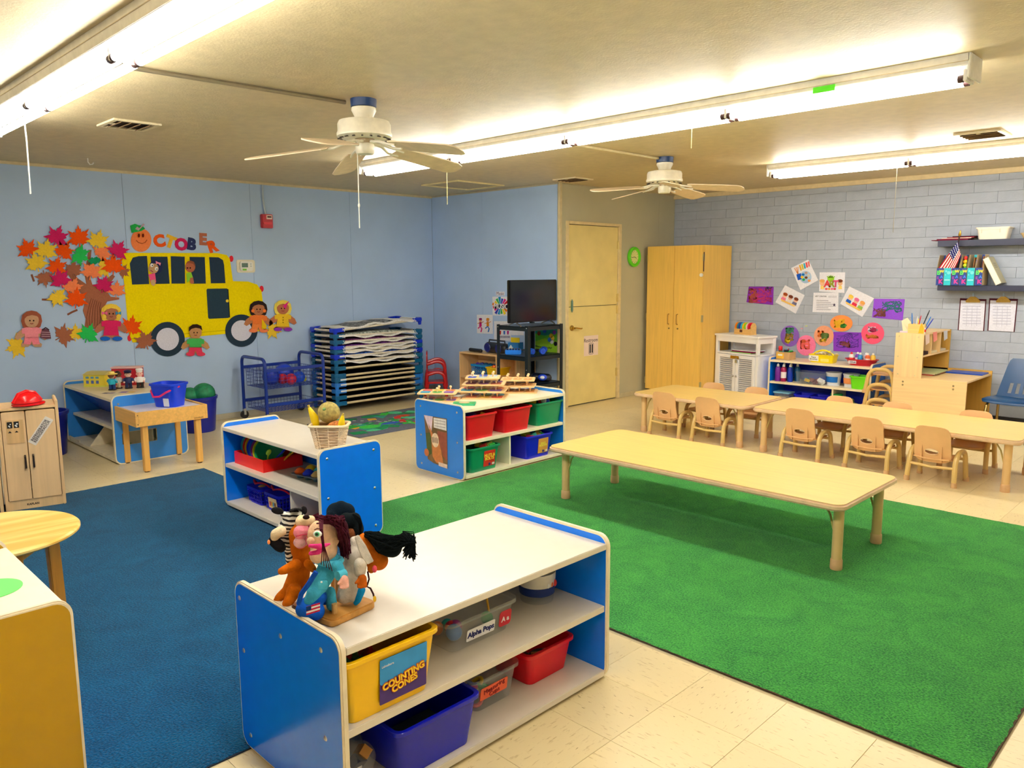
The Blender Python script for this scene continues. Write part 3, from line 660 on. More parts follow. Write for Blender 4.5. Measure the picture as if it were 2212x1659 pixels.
# ---- white louvred cabinet
A = on_z(1552, 720, .772); B = on_z(1655, 730.5, .772); ang = math.atan2(B.y-A.y, B.x-A.x)
r = thing('louvred_cabinet', 'small white cabinet with louvred doors beside the wardrobe', 'cabinet', (-4.772, 8.235, 0), -.24)
wp = mat((252, 252, 255), .35, amount=.008); W_, D_, H_ = .64, .30, .775
MB().box(-.01, -.015, H_-.022, W_+.01, D_, H_).build('top_board', wp, r, smooth=False, bevel=.003)
for x in (0, W_-.035): MB().box(x, 0, 0, x+.035, .035, H_-.022).box(x, D_-.045, 0, x+.035, D_-.01, H_-.022).build('post', wp, r, smooth=False, bevel=.002)
MB().box(.035, 0, H_-.085, W_-.035, .018, H_-.022).build('apron', wp, r, smooth=False)
for x in (0.008, W_-.02): MB().box(x, .035, 0.04, x+.012, D_-.045, .56).box(x, .035, H_-.085, x+.012, D_-.045, H_-.022).build('side_board', wp, r, smooth=False)
MB().box(.0, .0, .55, W_, D_-.01, .568).build('open_shelf', wp, r, smooth=False, bevel=.002)
MB().box(.02, D_-.02, .04, W_-.02, D_-.012, H_-.03).build('back_board', wp, r, smooth=False)
MB().box(.02, .01, .04, W_-.02, D_-.02, .06).build('bottom_board', wp, r, smooth=False)
for s_ in range(2):
    x0 = .037+s_*(W_/2-.037+.002); x1 = x0+W_/2-.041
    b = MB(); b.box(x0, -.006, .06, x0+.04, .014, .545).box(x1-.04, -.006, .06, x1, .014, .545).box(x0+.04, -.006, .06, x1-.04, .014, .10).box(x0+.04, -.006, .505, x1-.04, .014, .545)
    d = b.build('door', wp, r, smooth=False, bevel=.002)
    for k in range(17): MB().obox(((x0+x1)/2, .006, .113+k*.0235), x1-x0-.08, .022, .004, (math.radians(-42), 0, 0)).build('slat', wp, d, smooth=False)
    kx = x1-.02 if s_ == 0 else x0+.02
    MB().ball((kx, -.018, .30), .012, 12, 8).cyl((kx, -.006, .30), (kx, -.012, .30), .006, n=8).build('knob', steel, d)
MB().box(W_/2-.075, -.014, .50, W_/2+.05, -.006, .535).build('hasp', brass, r, smooth=False, bevel=.002)
pd_ = MB().box(W_/2+.0, -.022, .455, W_/2+.036, -.006, .49).build('padlock', mat((200, 205, 210), .25, metal=.8), r, smooth=False, bevel=.003)
MB().tube([(W_/2+.008, -.014, .49), (W_/2+.008, -.016, .512), (W_/2+.028, -.016, .512), (W_/2+.028, -.014, .49)], .004, 6).build('shackle', steel, pd_)
# ---- writing desk with hutch
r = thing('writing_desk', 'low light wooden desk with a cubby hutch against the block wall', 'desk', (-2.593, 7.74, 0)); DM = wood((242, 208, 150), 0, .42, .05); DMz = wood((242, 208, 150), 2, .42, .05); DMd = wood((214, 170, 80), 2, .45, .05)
MB().box(0, 0, .03, .627, .018, .508).build('side_panel', DM, r, smooth=False, bevel=.002)
MB().box(0, .82, .0, .627, .838, .535).build('side_panel', DMd, r, smooth=False, bevel=.002)
MB().box(0, .018, .03, .018, .82, .51).build('back_panel', DMd, r, smooth=False)
MB().box(.018, .018, .49, .62, .82, .508).build('desk_top', DM, r, smooth=False, bevel=.002)
MB().box(.018, .018, .03, .61, .82, .045).build('bottom_board', DMd, r, smooth=False)
for x in (.09, .52):
    for z in (.465, .435): MB().cyl((x, -.003, z), (x, 0, z), .009, n=10).build('bolt', mat((170, 150, 110), .35, metal=.6), r)
hu = MB().box(.0, .0, .508, .245, .016, .92).build('hutch_side', DMz, r, smooth=False, bevel=.002)
MB().box(.0, .82, .508, .24, .836, .92).build('hutch_side', DMd, r, smooth=False)
MB().box(.0, .016, .508, .012, .82, .92).build('hutch_back', DMd, r, smooth=False)
MB().box(.0, .016, .905, .235, .82, .92).build('hutch_top', DM, r, smooth=False, bevel=.002)
MB().box(.012, .016, .70, .235, .82, .715).build('hutch_shelf', DM, r, smooth=False, bevel=.002)
for y in (.28, .55): MB().box(.012, y, .715, .232, y+.012, .905).build('cubby_divider', DMz, r, smooth=False)
for (x, z) in ((.03, .89), (.20, .89), (.03, .70), (.20, .70), (.04, .535), (.19, .53)): MB().cyl((x, -.003, z), (x, 0, z), .007, n=10).build('bolt', mat((220, 205, 160), .35, metal=.5), r)
# ---- blue school chair
r = thing('school_chair', 'dark blue plastic school chair with metal legs at the right edge', 'chair', (-1.66, 8.05, 0), math.radians(176)); bm_ = plastic((10, 66, 116), .28); tm = mat((176, 150, 96), .25, metal=.9)
rings = []
for y, z, w in ((.20, .335, .19), (.19, .35, .20), (.05, .352, .20), (-.10, .345, .19), (-.15, .352, .18)):
    rings.append([Vector((-w, y, z+.010)), Vector((-w*.6, y, z)), Vector((0, y, z-.004)), Vector((w*.6, y, z)), Vector((w, y, z+.010)), Vector((w, y, z-.002)), Vector((w*.6, y, z-.010)), Vector((0, y, z-.013)), Vector((-w*.6, y, z-.010)), Vector((-w, y, z-.002))])
MB().loft(rings).build('seat', bm_, r, ang=60)
def back_strip(u0, u1, v0, v1):
    Pp = []
    for (u, v) in ((u0, v0), (u1, v0), (u1, v1), (u0, v1)): Pp.append((u, v))
    return Pp
bkp = MB()
def bq(u, v): return Vector((u*(1-.25*v/.34), -.15-.16*(v/.34)+.10*(u*u)/.03*.3, .352+v))
cols = [-.18, -.13, -.105, -.075, -.045, -.015, .015, .045, .075, .105, .13, .18]; rows = [0, .03, .12, .20, .27, .32, .34]
vv = {}
for t in (0, .008):
    for i, u in enumerate(cols):
        for j, v in enumerate(rows): vv[(i, j, t)] = bkp.bm.verts.new(bq(u*(1 if j < 5 else (.97 if j == 5 else .86)), v)+Vector((0, -t, 0)))
holes = {(2, 1), (4, 1), (6, 1), (8, 1)}
def solid(i, j): return 0 <= i < len(cols)-1 and 0 <= j < len(rows)-1 and (i, j) not in holes and not (i in (2, 4, 6, 8) and j == 1)
for i in range(len(cols)-1):
    for j in range(len(rows)-1):
        if not solid(i, j): continue
        bkp.bm.faces.new([vv[(i,j,0)], vv[(i+1,j,0)], vv[(i+1,j+1,0)], vv[(i,j+1,0)]]); bkp.bm.faces.new([vv[(i,j,.008)], vv[(i,j+1,.008)], vv[(i+1,j+1,.008)], vv[(i+1,j,.008)]])
        for (di, dj, e0, e1) in ((-1,0,(0,0),(0,1)), (1,0,(1,0),(1,1)), (0,-1,(0,0),(1,0)), (0,1,(0,1),(1,1))):
            if not solid(i+di, j+dj): bkp.bm.faces.new([vv[(i+e0[0],j+e0[1],0)], vv[(i+e1[0],j+e1[1],0)], vv[(i+e1[0],j+e1[1],.008)], vv[(i+e0[0],j+e0[1],.008)]])
bkp.build('backrest', bm_, r, ang=50)
MB().ball((0, -.285, .62), (.006, .006, .006), 8, 6).build('rivet', steel, r)
for s_ in (-1, 1):
    MB().tube([(s_*.19, .20, .01), (s_*.175, .16, .22)]+[tuple(v) for v in arc((s_*.17, .15, .29), (s_*.165, .14, .335), (s_*.16, .05, .335), 5)]+[tuple(v) for v in arc((s_*.16, -.08, .335), (s_*.165, -.16, .335), (s_*.175, -.18, .25), 5)]+[(s_*.19, -.22, .01)], .0115, 10).build('leg_frame', tm, r)
MB().tube([(-.165, .12, .325), (.165, .12, .325)], .01, 8).build('cross_bar', tm, r)
# ---- wall shelves
SHM = mat((40, 44, 70), .4, 'laminate', amount=.02)
p = on_y(2026, 520, 8.38); q = on_y(2025, 616, 8.38)
ws1 = tag(MB().box(p.x, 8.38, p.z-.058, -1.3, YD-.002, p.z).build('wall_shelf', SHM, smooth=False, bevel=.003), 'upper dark floating wall shelf with papers and a white box', 'shelf')
ws2 = tag(MB().box(q.x, 8.38, q.z-.052, -1.3, YD-.002, q.z).build('wall_shelf', SHM, smooth=False, bevel=.003), 'lower dark floating wall shelf with a flag and book boxes', 'shelf')
ZW1, ZW2, XW = p.z, q.z, p.x
# ---- AV cart with television
r = thing('media_cart', 'black metal media cart carrying the television', 'cart', (-5.944, 5.757, 0)); bk_ = mat((16, 30, 38), .35, 'metalpaint', amount=.03)
CW, CD, CH = .455, .545, .955
for x in (0, CW-.04):
    for y in (0, CD-.04):
        sx = 1 if x == 0 else -1; sy = 1 if y == 0 else -1; x0 = 0 if sx == 1 else CW; y0 = 0 if sy == 1 else CD
        b = MB(); b.box(x0, y0, 0.09, x0+sx*.042, y0+sy*.004, CH).box(x0, y0+sy*.004, .09, x0+sx*.004, y0+sy*.042, CH); lg = b.build('leg', bk_, r, smooth=False)
        MB().cyl((x0+sx*.02-.012, y0+sy*.02, .045), (x0+sx*.02+.012, y0+sy*.02, .045), .042, n=16).box(x0+sx*.02-.006, y0+sy*.02-.006, .05, x0+sx*.02+.006, y0+sy*.02+.006, .10).build('caster', mat((30, 30, 32), .5), lg)
        for z in (.50, .30, .93): MB().ball((x0-sx*.002+sx*.02, y0-sy*.002, z), (.006, .004, .006), 8, 6).build('bolt', steel, lg)
for z in (.91, .60, .30):
    b = MB(); b.box(.004, .004, z+.03, CW-.004, CD-.004, z+.036).box(.004, .004, z-.01, CW-.004, .008, z+.036).box(.004, CD-.008, z-.01, CW-.004, CD-.004, z+.036).box(.004, .008, z-.01, .008, CD-.008, z+.036).box(CW-.008, .008, z-.01, CW-.004, CD-.008, z+.036); b.build('shelf_tray', bk_, r, smooth=False)
TVX = -5.66
r = thing('television', 'flat black television standing on the media cart', 'television', (TVX, 6.01, .947))
MB().box(-.02, -.362, .035, .02, .362, .475).build('case', plastic((16, 18, 22), .25), r, smooth=False, bevel=.006)
MB().box(.02, -.352, .05, .0215, .352, .465).build('screen', mat((14, 22, 26), .12, 'screen', amount=.02), r, smooth=False)
for y in (-.26, .26): MB().tube([(.11, y-.03, .006), (.0, y, .045), (-.10, y-.01, .006)], .007, 6).build('stand_foot', steel, r)
# ---- low wooden shelf against alcove wall
r = thing('bookcase', 'low light wooden open shelf behind the media cart', 'shelf', (-6.91, 6.07, 0)); BM = wood((238, 196, 140), 0, .45, .06)
Lb, Db, Hb = .955, .30, .575
MB().box(0, 0, 0, .018, Db, Hb-.018).build('side_panel', wood((238, 196, 140), 2), r, smooth=False, bevel=.002)
MB().box(Lb-.018, 0, 0, Lb, Db, Hb-.018).build('side_panel', wood((238, 196, 140), 2), r, smooth=False, bevel=.002)
MB().box(0, 0, Hb-.018, Lb, Db, Hb).build('top_board', BM, r, smooth=False, bevel=.002)
MB().box(.018, .0, .27, Lb-.018, Db-.01, .288).build('middle_shelf', BM, r, smooth=False, bevel=.002)
MB().box(.018, .0, .03, Lb-.018, Db-.01, .048).build('bottom_shelf', BM, r, smooth=False)
MB().box(.018, Db-.01, .0, Lb-.018, Db-.002, Hb-.018).build('back_panel', BM, r, smooth=False)
MB().box(.62, .0, .048, .636, Db-.01, Hb-.018).build('divider', BM, r, smooth=False)
# ---- red stacked chairs in the corner
def red_chair(z, label):
    r = thing('plastic_chair', label, 'chair', (-7.32, 6.05, z), math.radians(-40), 'red moulded chairs in the corner'); m = plastic((200, 24, 30), .25)
    b = MB(); b.prism([(x, y, .17) for x, y in rrect(.26, .25, .05, 5)], (0, 0, .022)); b.build('seat', m, r, bevel=.006)
    b = MB(); b.prism([(x, -.115-.0, z_+.30) for x, z_ in rrect(.25, .26, .06, 5)], (0, .016, 0)); o = b.build('backrest', m, r, bevel=.005)
    for s_ in (-1, 1):
        MB().tube([tuple(v) for v in arc((s_*.14, .11, .17), (s_*.15, .12, .33), (s_*.145, -.01, .31), 8)]+[(s_*.13, -.10, .28)], .02, 8).build('arm', m, r)
        for y in (-.11, .11): MB().cyl((s_*.13, y*1.15, 0), (s_*.115, y*.95, .172), .018, .026, 10).build('leg', m, r)
red_chair(0, 'lower red plastic chair of the pair stacked in the corner'); red_chair(.13, 'upper red plastic chair of the pair stacked in the corner')
# ================================================================ WALL A MURAL (felt and card cut-outs, traced on the wall plane)
ZS = 3.3515
def A_(x, y, d=0.0):
    p = on_x(x/ZS, 450+y/ZS, XA); return Vector((XA+d, p.y, p.z))
def ell(cx, cy, rx, ry=None, n=20, rot=0):
    ry = ry or rx; c, s = math.cos(rot), math.sin(rot)
    return [(cx+rx*math.cos(2*PI*i/n)*c-ry*math.sin(2*PI*i/n)*s, cy+rx*math.cos(2*PI*i/n)*s+ry*math.sin(2*PI*i/n)*c) for i in range(n)]
def line_poly(pts, w):
    out, back = [], []
    for i, p in enumerate(pts):
        a = Vector(pts[max(i-1, 0)]); b = Vector(pts[min(i+1, len(pts)-1)]); d = (b-a); d = d.normalized() if d.length > 0 else Vector((1, 0)); n_ = Vector((-d.y, d.x))*w/2
        out.append((p[0]+n_.x, p[1]+n_.y)); back.append((p[0]-n_.x, p[1]-n_.y))
    return out+back[::-1]
class Wall:
    """places cut-outs traced in crop pixels on a wall plane"""
    def __init__(s, f, nrm): s.f = f; s.n = Vector(nrm)
    def piece(s, name, pts, rgb, layer, root=None, th=.0022, kind='felt'):
        P = [s.f(x, y)+s.n*(.0006+layer*.0024) for x, y in pts]
        if root: P = [p-root.location for p in P]
        m = mat(rgb, .9, kind, amount=.05, scale=80, bump=.25 if kind == 'felt' else 0, spec=.15)
        b = MB(); b.prism(P, s.n*th); return b.build(name, m, root, smooth=False)
    def thing(s, name, label, cat, x, y, group=None):
        p = s.f(x, y); return thing(name, label, cat, p, 0, group)
WA = Wall(A_, (1, 0, 0))
# ---- bus
YEL = (252, 226, 0)
bus = WA.thing('paper_bus', 'large yellow paper school bus on the blue wall', 'wall decoration', 1300, 650)
WA.piece('body', [(880,332),(900,322),(1570,324),(1640,338),(1662,365),(1685,527),(1795,530),(1860,552),(1892,600),(1903,700),(1898,888),(1640,908),(960,972),(930,900),(905,620),(885,420)], YEL, 1, bus, kind='card')
for pts in ([(955,552),(938,400),(960,357),(1000,347),(1062,345),(1078,548)], [(1088,350),(1210,350),(1226,546),(1105,548)], [(1234,347),(1335,350),(1338,545),(1240,545)], [(1370,352),(1480,353),(1488,545),(1385,546)], [(1512,353),(1580,355),(1612,375),(1620,410),(1630,542),(1525,543)]):
    WA.piece('window', pts, (44, 62, 84), 2, bus, kind='card')
d = WA.piece('door', [(1493,590),(1500,582),(1640,580),(1650,588),(1660,785),(1652,793),(1512,800),(1505,790)], (44, 66, 84), 2, bus, kind='card')
WA.piece('door_edge', line_poly([(1648,585),(1660,790)], 5), (20, 26, 36), 3, bus)
WA.piece('door_knob', ell(1643, 670, 11, n=14), (250, 220, 70), 3, bus)
for c_, R_, r_ in (((1210, 947), 125, 82), ((1745, 885), 117, 75)):
    w = WA.piece('tyre', ell(*c_, R_, n=36), (44, 62, 80), 3, bus, kind='card'); WA.piece('hub_cap', ell(*c_, r_, n=30), (226, 226, 246), 4, bus, kind='paper')
for x, y in ((1674, 365), (1893, 583), (937, 940)): WA.piece('lamp', ell(x, y, 15, 23, 14), (232, 50, 70), 0, bus, kind='card')
WA.piece('trim_line', line_poly([(950, 945), (1340, 908), (1640, 882)], 4), (205, 180, 0), 2, bus)
# ---- tree
tr = WA.thing('paper_tree', 'brown crumpled paper tree trunk with branches', 'wall decoration', 690, 870)
BR = (168, 104, 78)
WA.piece('trunk', [(612,862),(620,800),(600,740),(620,660),(575,600),(530,540),(470,440),(495,430),(560,505),(625,550),(612,480),(640,300),(662,300),(645,480),(668,552),(720,548),(812,480),(832,492),(765,590),(800,640),(862,646),(862,660),(775,675),(740,745),(746,872),(690,874)], BR, 0, tr, th=.004)
for pts in (((488, 770), (520, 752), (560, 735)), ((303, 660), (400, 664)), ((228, 478), (246, 530))): WA.piece('branch', line_poly(pts, 14), (140, 86, 66), 0, tr)
for k in range(6): WA.piece('crease', line_poly([(630+18*k, 850), (625+20*k, 790), (640+16*k, 720), (660+14*k, 650+6*k)], 4), (128, 76, 58), 2, tr)
# ---- maple leaves
LEAF = [(0,1.12),(7,.78),(14,.84),(21,.56),(33,.72),(39,.70),(48,1.10),(57,.72),(67,.78),(75,.54),(88,.70),(101,1.02),(110,.62),(123,.64),(136,.5),(152,.54),(166,.28),(176,.22)]
LCOL = {'M': (206, 34, 100), 'O': (242, 84, 14), 'Y': (246, 206, 60), 'G': (44, 196, 92), 'P': (250, 138, 88), 'B': (166, 102, 76)}
LNAME = {'M': 'magenta', 'O': 'orange red', 'Y': 'yellow', 'G': 'green', 'P': 'peach', 'B': 'brown'}
def leaf(x, y, R, c, rot, layer, label):
    poly = []
    for a, r_ in LEAF: poly.append((a, r_*1.14))
    for a, r_ in reversed(LEAF[1:]): poly.append((-a, r_*1.14))
    pts = [(x+R*r_*math.sin(math.radians(a+rot)), y-R*r_*math.cos(math.radians(a+rot))) for a, r_ in poly]
    lf = WA.thing('felt_leaf', label, 'leaf', x, y, 'felt maple leaves on the blue wall')
    WA.piece('blade', pts, LCOL[c], layer, lf)
    t = math.radians(180+rot); u = (math.sin(t), -math.cos(t))
    WA.piece('stem', line_poly([(x+u[0]*R*.25, y+u[1]*R*.25), (x+u[0]*R*.72, y+u[1]*R*.72)], R*.09), LCOL[c], layer, lf)
LV = [(405,220,84,'M',20,4,'topmost magenta felt leaf of the tree'), (570,225,84,'O',-5,4,'orange felt leaf at the top centre of the tree'), (703,245,78,'Y',15,5,'yellow felt leaf at the top right of the tree'),
 (200,305,76,'O',-20,4,'leftmost orange felt leaf of the tree'), (328,315,82,'Y',10,5,'yellow felt leaf below the topmost magenta leaf'), (455,320,74,'O',30,4,'orange felt leaf left of the large green leaf'),
 (565,335,74,'G',120,6,'large green felt leaf in the middle of the tree'), (730,330,74,'P',50,3,'peach felt leaf below the top yellow leaf'), (845,315,76,'M',30,6,'magenta felt leaf touching the top of the bus'),
 (262,405,80,'Y',-15,6,'yellow felt leaf at the left side of the tree'), (405,435,74,'O',10,6,'orange felt leaf above the lower magenta leaf'), (530,455,70,'B',0,3,'brown felt leaf in the middle of the tree'),
 (655,465,76,'P',10,5,'peach felt leaf under the small green oak leaf'), (742,430,72,'Y',100,3,'yellow felt leaf half hidden behind an orange leaf'), (815,425,82,'O',0,6,'orange felt leaf beside the bus window'),
 (885,455,50,'B',80,2,'small brown felt leaf tucked behind the bus edge'), (320,495,66,'B',170,3,'brown felt leaf hanging at the lower left of the tree'), (435,525,76,'M',-15,7,'magenta felt leaf left of the trunk'),
 (517,580,74,'P',25,6,'peach felt leaf left of the trunk fork'), (745,565,70,'M',15,5,'magenta felt leaf right of the trunk fork'), (840,600,66,'P',5,4,'peach felt leaf beside the bus side'),
 (408,635,72,'Y',150,6,'yellow felt leaf at the bottom left of the tree'), (545,668,82,'O',5,8,'orange felt leaf lying over the trunk'),
 (132,995,84,'Y',-110,1,'yellow felt leaf under the doll in pink'), (450,925,80,'B',60,1,'brown felt leaf right of the doll in pink'), (545,915,68,'Y',0,0,'yellow felt leaf behind the green leaf on the ground'),
 (635,920,78,'G',20,3,'green felt leaf at the foot of the tree'), (945,868,80,'O',10,3,'orange felt leaf at the rear bumper of the bus'), (1050,970,76,'B',-20,5,'brown felt leaf beside the rear wheel'), (1962,880,62,'Y',100,5,'yellow felt leaf by the front wheel')]
for a in LV: leaf(a[0], a[1], a[2], a[3], a[4], a[5], a[6])
lf = WA.thing('felt_leaf', 'small dark green oak leaf in the middle of the tree', 'leaf', 680, 380)
WA.piece('blade', [(x+6*math.sin(i*2.1), y+8*math.cos(i*2.3)) for i, (x, y) in enumerate(ell(680, 380, 44, 24, 22, -.15))], (24, 150, 96), 8, lf)
# ---- dolls
def face(root, x, y, s, layer, mouth=(150, 60, 60)):
    for e in (-1, 1): WA.piece('eye', ell(x+e*s*.42, y-s*.1, s*.16, s*.2, 10), (40, 24, 20), layer, root)
    WA.piece('mouth', line_poly([(x-s*.35, y+s*.5), (x, y+s*.66), (x+s*.35, y+s*.5)], s*.16), mouth, layer, root)
def doll(x, y0, y1, label, skin, hair, top, bottom, shoe, hair_long=True, dress=False):
    H = y1-y0; s = H/210.0; r = WA.thing('felt_doll', label, 'felt doll', x, (y0+y1)/2, 'felt dolls on the blue wall'); L0 = 5
    X = lambda v: x+v*s
    Y = lambda v: y0+v*s
    body = [(-40,95),(-85,130),(-98,160),(-80,172),(-60,160),(-42,150),(-45,185),(-62,195),(-58,212),(-20,212),(0,195),(20,212),(58,212),(62,195),(45,185),(42,150),(60,160),(80,172),(98,160),(85,130),(40,95),(20,88),(-20,88)]
    WA.piece('body', [(X(a), Y(b)) for a, b in body], skin, L0, r)
    if hair_long: WA.piece('hair', [(X(a), Y(b)) for a, b in [(-52,95),(-62,60),(-55,25),(-30,4),(0,-2),(30,4),(55,25),(62,60),(52,95),(38,100),(-38,100)]], hair, L0+1, r)
    WA.piece('head', ell(X(0), Y(55), 42*s, 44*s, 20), skin, L0+2, r)
    WA.piece('fringe', [(X(a), Y(b)) for a, b in [(-46,50),(-44,20),(-20,2),(10,0),(38,12),(46,45),(30,30),(0,24),(-28,32)]], hair, L0+3, r)
    WA.piece('top', [(X(a), Y(b)) for a, b in ([(-30,96),(-58,104),(-56,132),(-38,132),(-46,185),(46,185),(38,132),(56,132),(58,104),(30,96)] if dress else [(-30,96),(-58,104),(-58,134),(-40,134),(-40,158),(40,158),(40,134),(58,134),(58,104),(30,96)])], top, L0+2, r)
    if bottom: WA.piece('bottoms', [(X(a), Y(b)) for a, b in [(-40,156),(-48,196),(-8,198),(0,176),(8,198),(48,196),(40,156)]], bottom, L0+2, r)
    if shoe:
        for e in (-1, 1): WA.piece('shoe', ell(X(e*36), Y(204), 30*s, 13*s, 12), shoe, L0+3, r)
    face(r, X(0), Y(60), 26*s, L0+3)
    return r
doll(225, 742, 1000, 'felt doll with brown hair in a pink outfit at the far left', (206, 160, 126), (166, 92, 70), (250, 150, 164), (250, 140, 158), None)
hb = WA.thing('felt_basket', 'dark patterned felt basket held by the doll in pink', 'felt basket', 330, 905)
WA.piece('basket', [(285,935),(295,890),(310,872),(345,872),(358,900),(365,942),(330,945)], (116, 70, 88), 8, hb); WA.piece('handle', line_poly([(300,880),(325,862),(350,880)], 8), (70, 44, 56), 9, hb)
for k in range(3): WA.piece('weave', line_poly([(295, 895+15*k), (358, 898+15*k)], 4), (214, 180, 190), 9, hb)
r = doll(800, 692, 950, 'felt doll with yellow hair and a magenta dress beside the tree', (184, 118, 88), (248, 214, 80), (214, 40, 100), None, (30, 100, 200), dress=True)
for e, c_ in ((-1, (240, 110, 160)), (1, (60, 160, 210))): WA.piece('hair_bow', [(800+e*50-20, 745), (800+e*50, 755), (800+e*50+20, 745), (800+e*50+20, 772), (800+e*50, 760), (800+e*50-20, 772)], c_, 10, r)
for e in (-1, 1): WA.piece('pigtail', ell(800+e*52, 785, 16, 18, 12), (248, 214, 80), 9, r)
r = doll(1410, 838, 1062, 'felt boy doll in a green shirt and pink trousers under the bus', (196, 146, 96), (48, 30, 26), (72, 186, 92), (230, 64, 100), (226, 60, 96), hair_long=False)
r = doll(1865, 670, 892, 'felt girl doll in orange with long black hair by the front wheel', (190, 124, 84), (50, 38, 40), (246, 130, 60), (246, 140, 70), (250, 140, 90), dress=False)
WA.piece('cape', [(1890,800),(1925,850),(1915,880),(1888,870)], (246, 206, 20), 8, r); 
for e in (-1, 1): WA.piece('earring', ell(1865+e*42, 742, 12, 12, 12), (246, 130, 60), 10, r)
r = doll(2042, 665, 882, 'felt doll with yellow hair, yellow dress and purple shoes at the right end', (192, 118, 84), (246, 226, 100), (250, 206, 50), None, (150, 60, 190), dress=True)
WA.piece('hair_bow', [(2040,705),(2085,670),(2070,700),(2060,730)], (224, 50, 140), 10, r)
for k in range(3): WA.piece('button', ell(2042, 790+18*k, 4, 4, 8), (150, 110, 10), 9, r)
r = WA.thing('felt_doll', 'felt girl with a pink bow leaning out of the bus window', 'felt doll', 1115, 470, 'felt dolls on the blue wall')
WA.piece('hair', ell(1125, 425, 48, 52, 20), (40, 48, 88), 4, r); WA.piece('head', ell(1108, 435, 36, 36, 18), (200, 158, 116), 5, r)
WA.piece('top', [(1070,478),(1118,470),(1126,535),(1090,545)], (240, 84, 140), 5, r); WA.piece('arm', [(1088,520),(1118,515),(1122,548),(1108,562),(1090,552)], (206, 170, 130), 6, r)
WA.piece('hair_bow', [(1122,380),(1140,390),(1160,395),(1155,415),(1140,400),(1125,405)], (250, 150, 180), 6, r)
for e, yy in ((1095, 412), (1128, 438)): WA.piece('eye_white', ell(e, yy, 12, 14, 12), (250, 250, 250), 6, r); WA.piece('pupil', ell(e+3, yy+2, 4, 5, 8), (20, 20, 30), 7, r)
WA.piece('mouth', line_poly([(1085,448),(1105,462)], 5), (160, 50, 60), 6, r)
r = WA.thing('felt_doll', 'felt boy in a lime shirt looking out of the bus window', 'felt doll', 1372, 470, 'felt dolls on the blue wall')
WA.piece('head', ell(1374, 422, 36, 42, 20), (186, 106, 76), 5, r); WA.piece('hair', [(1345,400),(1352,384),(1375,378),(1400,388),(1408,420),(1395,402),(1370,396)], (150, 84, 60), 6, r)
WA.piece('top', [(1345,470),(1378,460),(1392,500),(1350,540)], (150, 216, 60), 5, r); WA.piece('arm', [(1372,505),(1392,500),(1400,540),(1380,548),(1370,535)], (186, 110, 80), 6, r)
for e in (1352, 1372): WA.piece('eye', ell(e, 432, 5, 6, 10), (40, 20, 20), 7, r)
# ---- OCTOBER lettering: pumpkin for the O
r = WA.thing('felt_pumpkin', 'smiling orange felt pumpkin standing in for the letter O', 'felt pumpkin', 1020, 230)
WA.piece('pumpkin', ell(1020, 232, 74, 84, 28, .08), (252, 140, 82), 2, r); WA.piece('leaf_crown', [(940,125),(975,112),(1000,122),(1030,128),(1048,148),(1020,165),(985,172),(950,178)], (40, 180, 84), 3, r)
for x in (1000, 1030): WA.piece('eye_white', ell(x, 195, 14, 22, 14), (240, 130, 60), 3, r); WA.piece('eye', ell(x+2, 197, 8, 14, 12), (110, 30, 20), 4, r)
WA.piece('smile', line_poly([(983,232),(1000,248),(1025,255),(1048,248),(1062,228)], 4), (150, 60, 30), 3, r)
WA.piece('bow', [(975,150),(990,132),(1005,145),(1035,110),(1045,118),(1010,150),(1000,162)], (200, 170, 190), 4, r)
for ch, x, y, c_, rot, sz in (('C', 1153, 240, (240, 92, 30), -8, 1.0), ('T', 1232, 247, (246, 196, 60), 22, 1.0), ('O', 1312, 265, (210, 40, 100), 0, 1.0), ('B', 1385, 263, (50, 60, 110), 12, 1.0), ('E', 1468, 228, (186, 110, 84), 4, 1.0), ('R', 1537, 280, (240, 92, 30), -15, 1.0)):
    p = A_(x, y, .0008); u = (A_(x+50, y)-A_(x, y)).normalized(); v = (A_(x, y-50)-A_(x, y)).normalized(); a = math.radians(rot)
    o = text_obj('felt_letter', ch, .15, mat(c_, .9, 'felt', amount=.05, scale=80, bump=.25, spec=.15), None, frame((0, 0, 0), u*math.cos(a)-v*math.sin(a), v*math.cos(a)+u*math.sin(a)), depth=.002, bold=.009)
    o.location = p+Vector((.002, 0, 0)); tag(o, '%s felt letter %s in the word above the bus' % ({'C':'orange','T':'yellow','O':'magenta','B':'navy','E':'brown','R':'orange'}[ch], ch), 'letter', 'felt letters above the bus')
# ================================================================ WALL B PAPERS
def B_(x, y): p = on_y(880+x/5.7211, 580+y/5.7211, YB); return Vector((p.x, YB, p.z))
WB = Wall(B_, (0, -1, 0))
PAP = (240, 240, 250)
def sheet(W, name, label, quad, rgb=PAP, cat='poster', group=None, layer=0):
    cx = sum(p[0] for p in quad)/len(quad); cy = sum(p[1] for p in quad)/len(quad)
    r = W.thing(name, label, cat, cx, cy, group); W.piece('sheet', quad, rgb, layer, r, th=.0012, kind='paper'); return r
r = sheet(WB, 'name_card', 'small white handwritten card above the music poster', [(1095,285),(1202,287),(1200,335),(1098,333)], cat='sign')
text_obj('lettering', 'Music', .055, mat((110, 90, 140), .8), r, frame((0, -.0022, 0), (1,0,0), (0,0,1)))
r = sheet(WB, 'music_poster', 'colourful poster with the word MUSIC beside the television', [(1052,348),(1255,348),(1255,585),(1055,580)])
cs = [(220,40,60),(240,130,30),(250,220,40),(60,180,80),(30,150,210),(60,70,190),(220,40,140)]
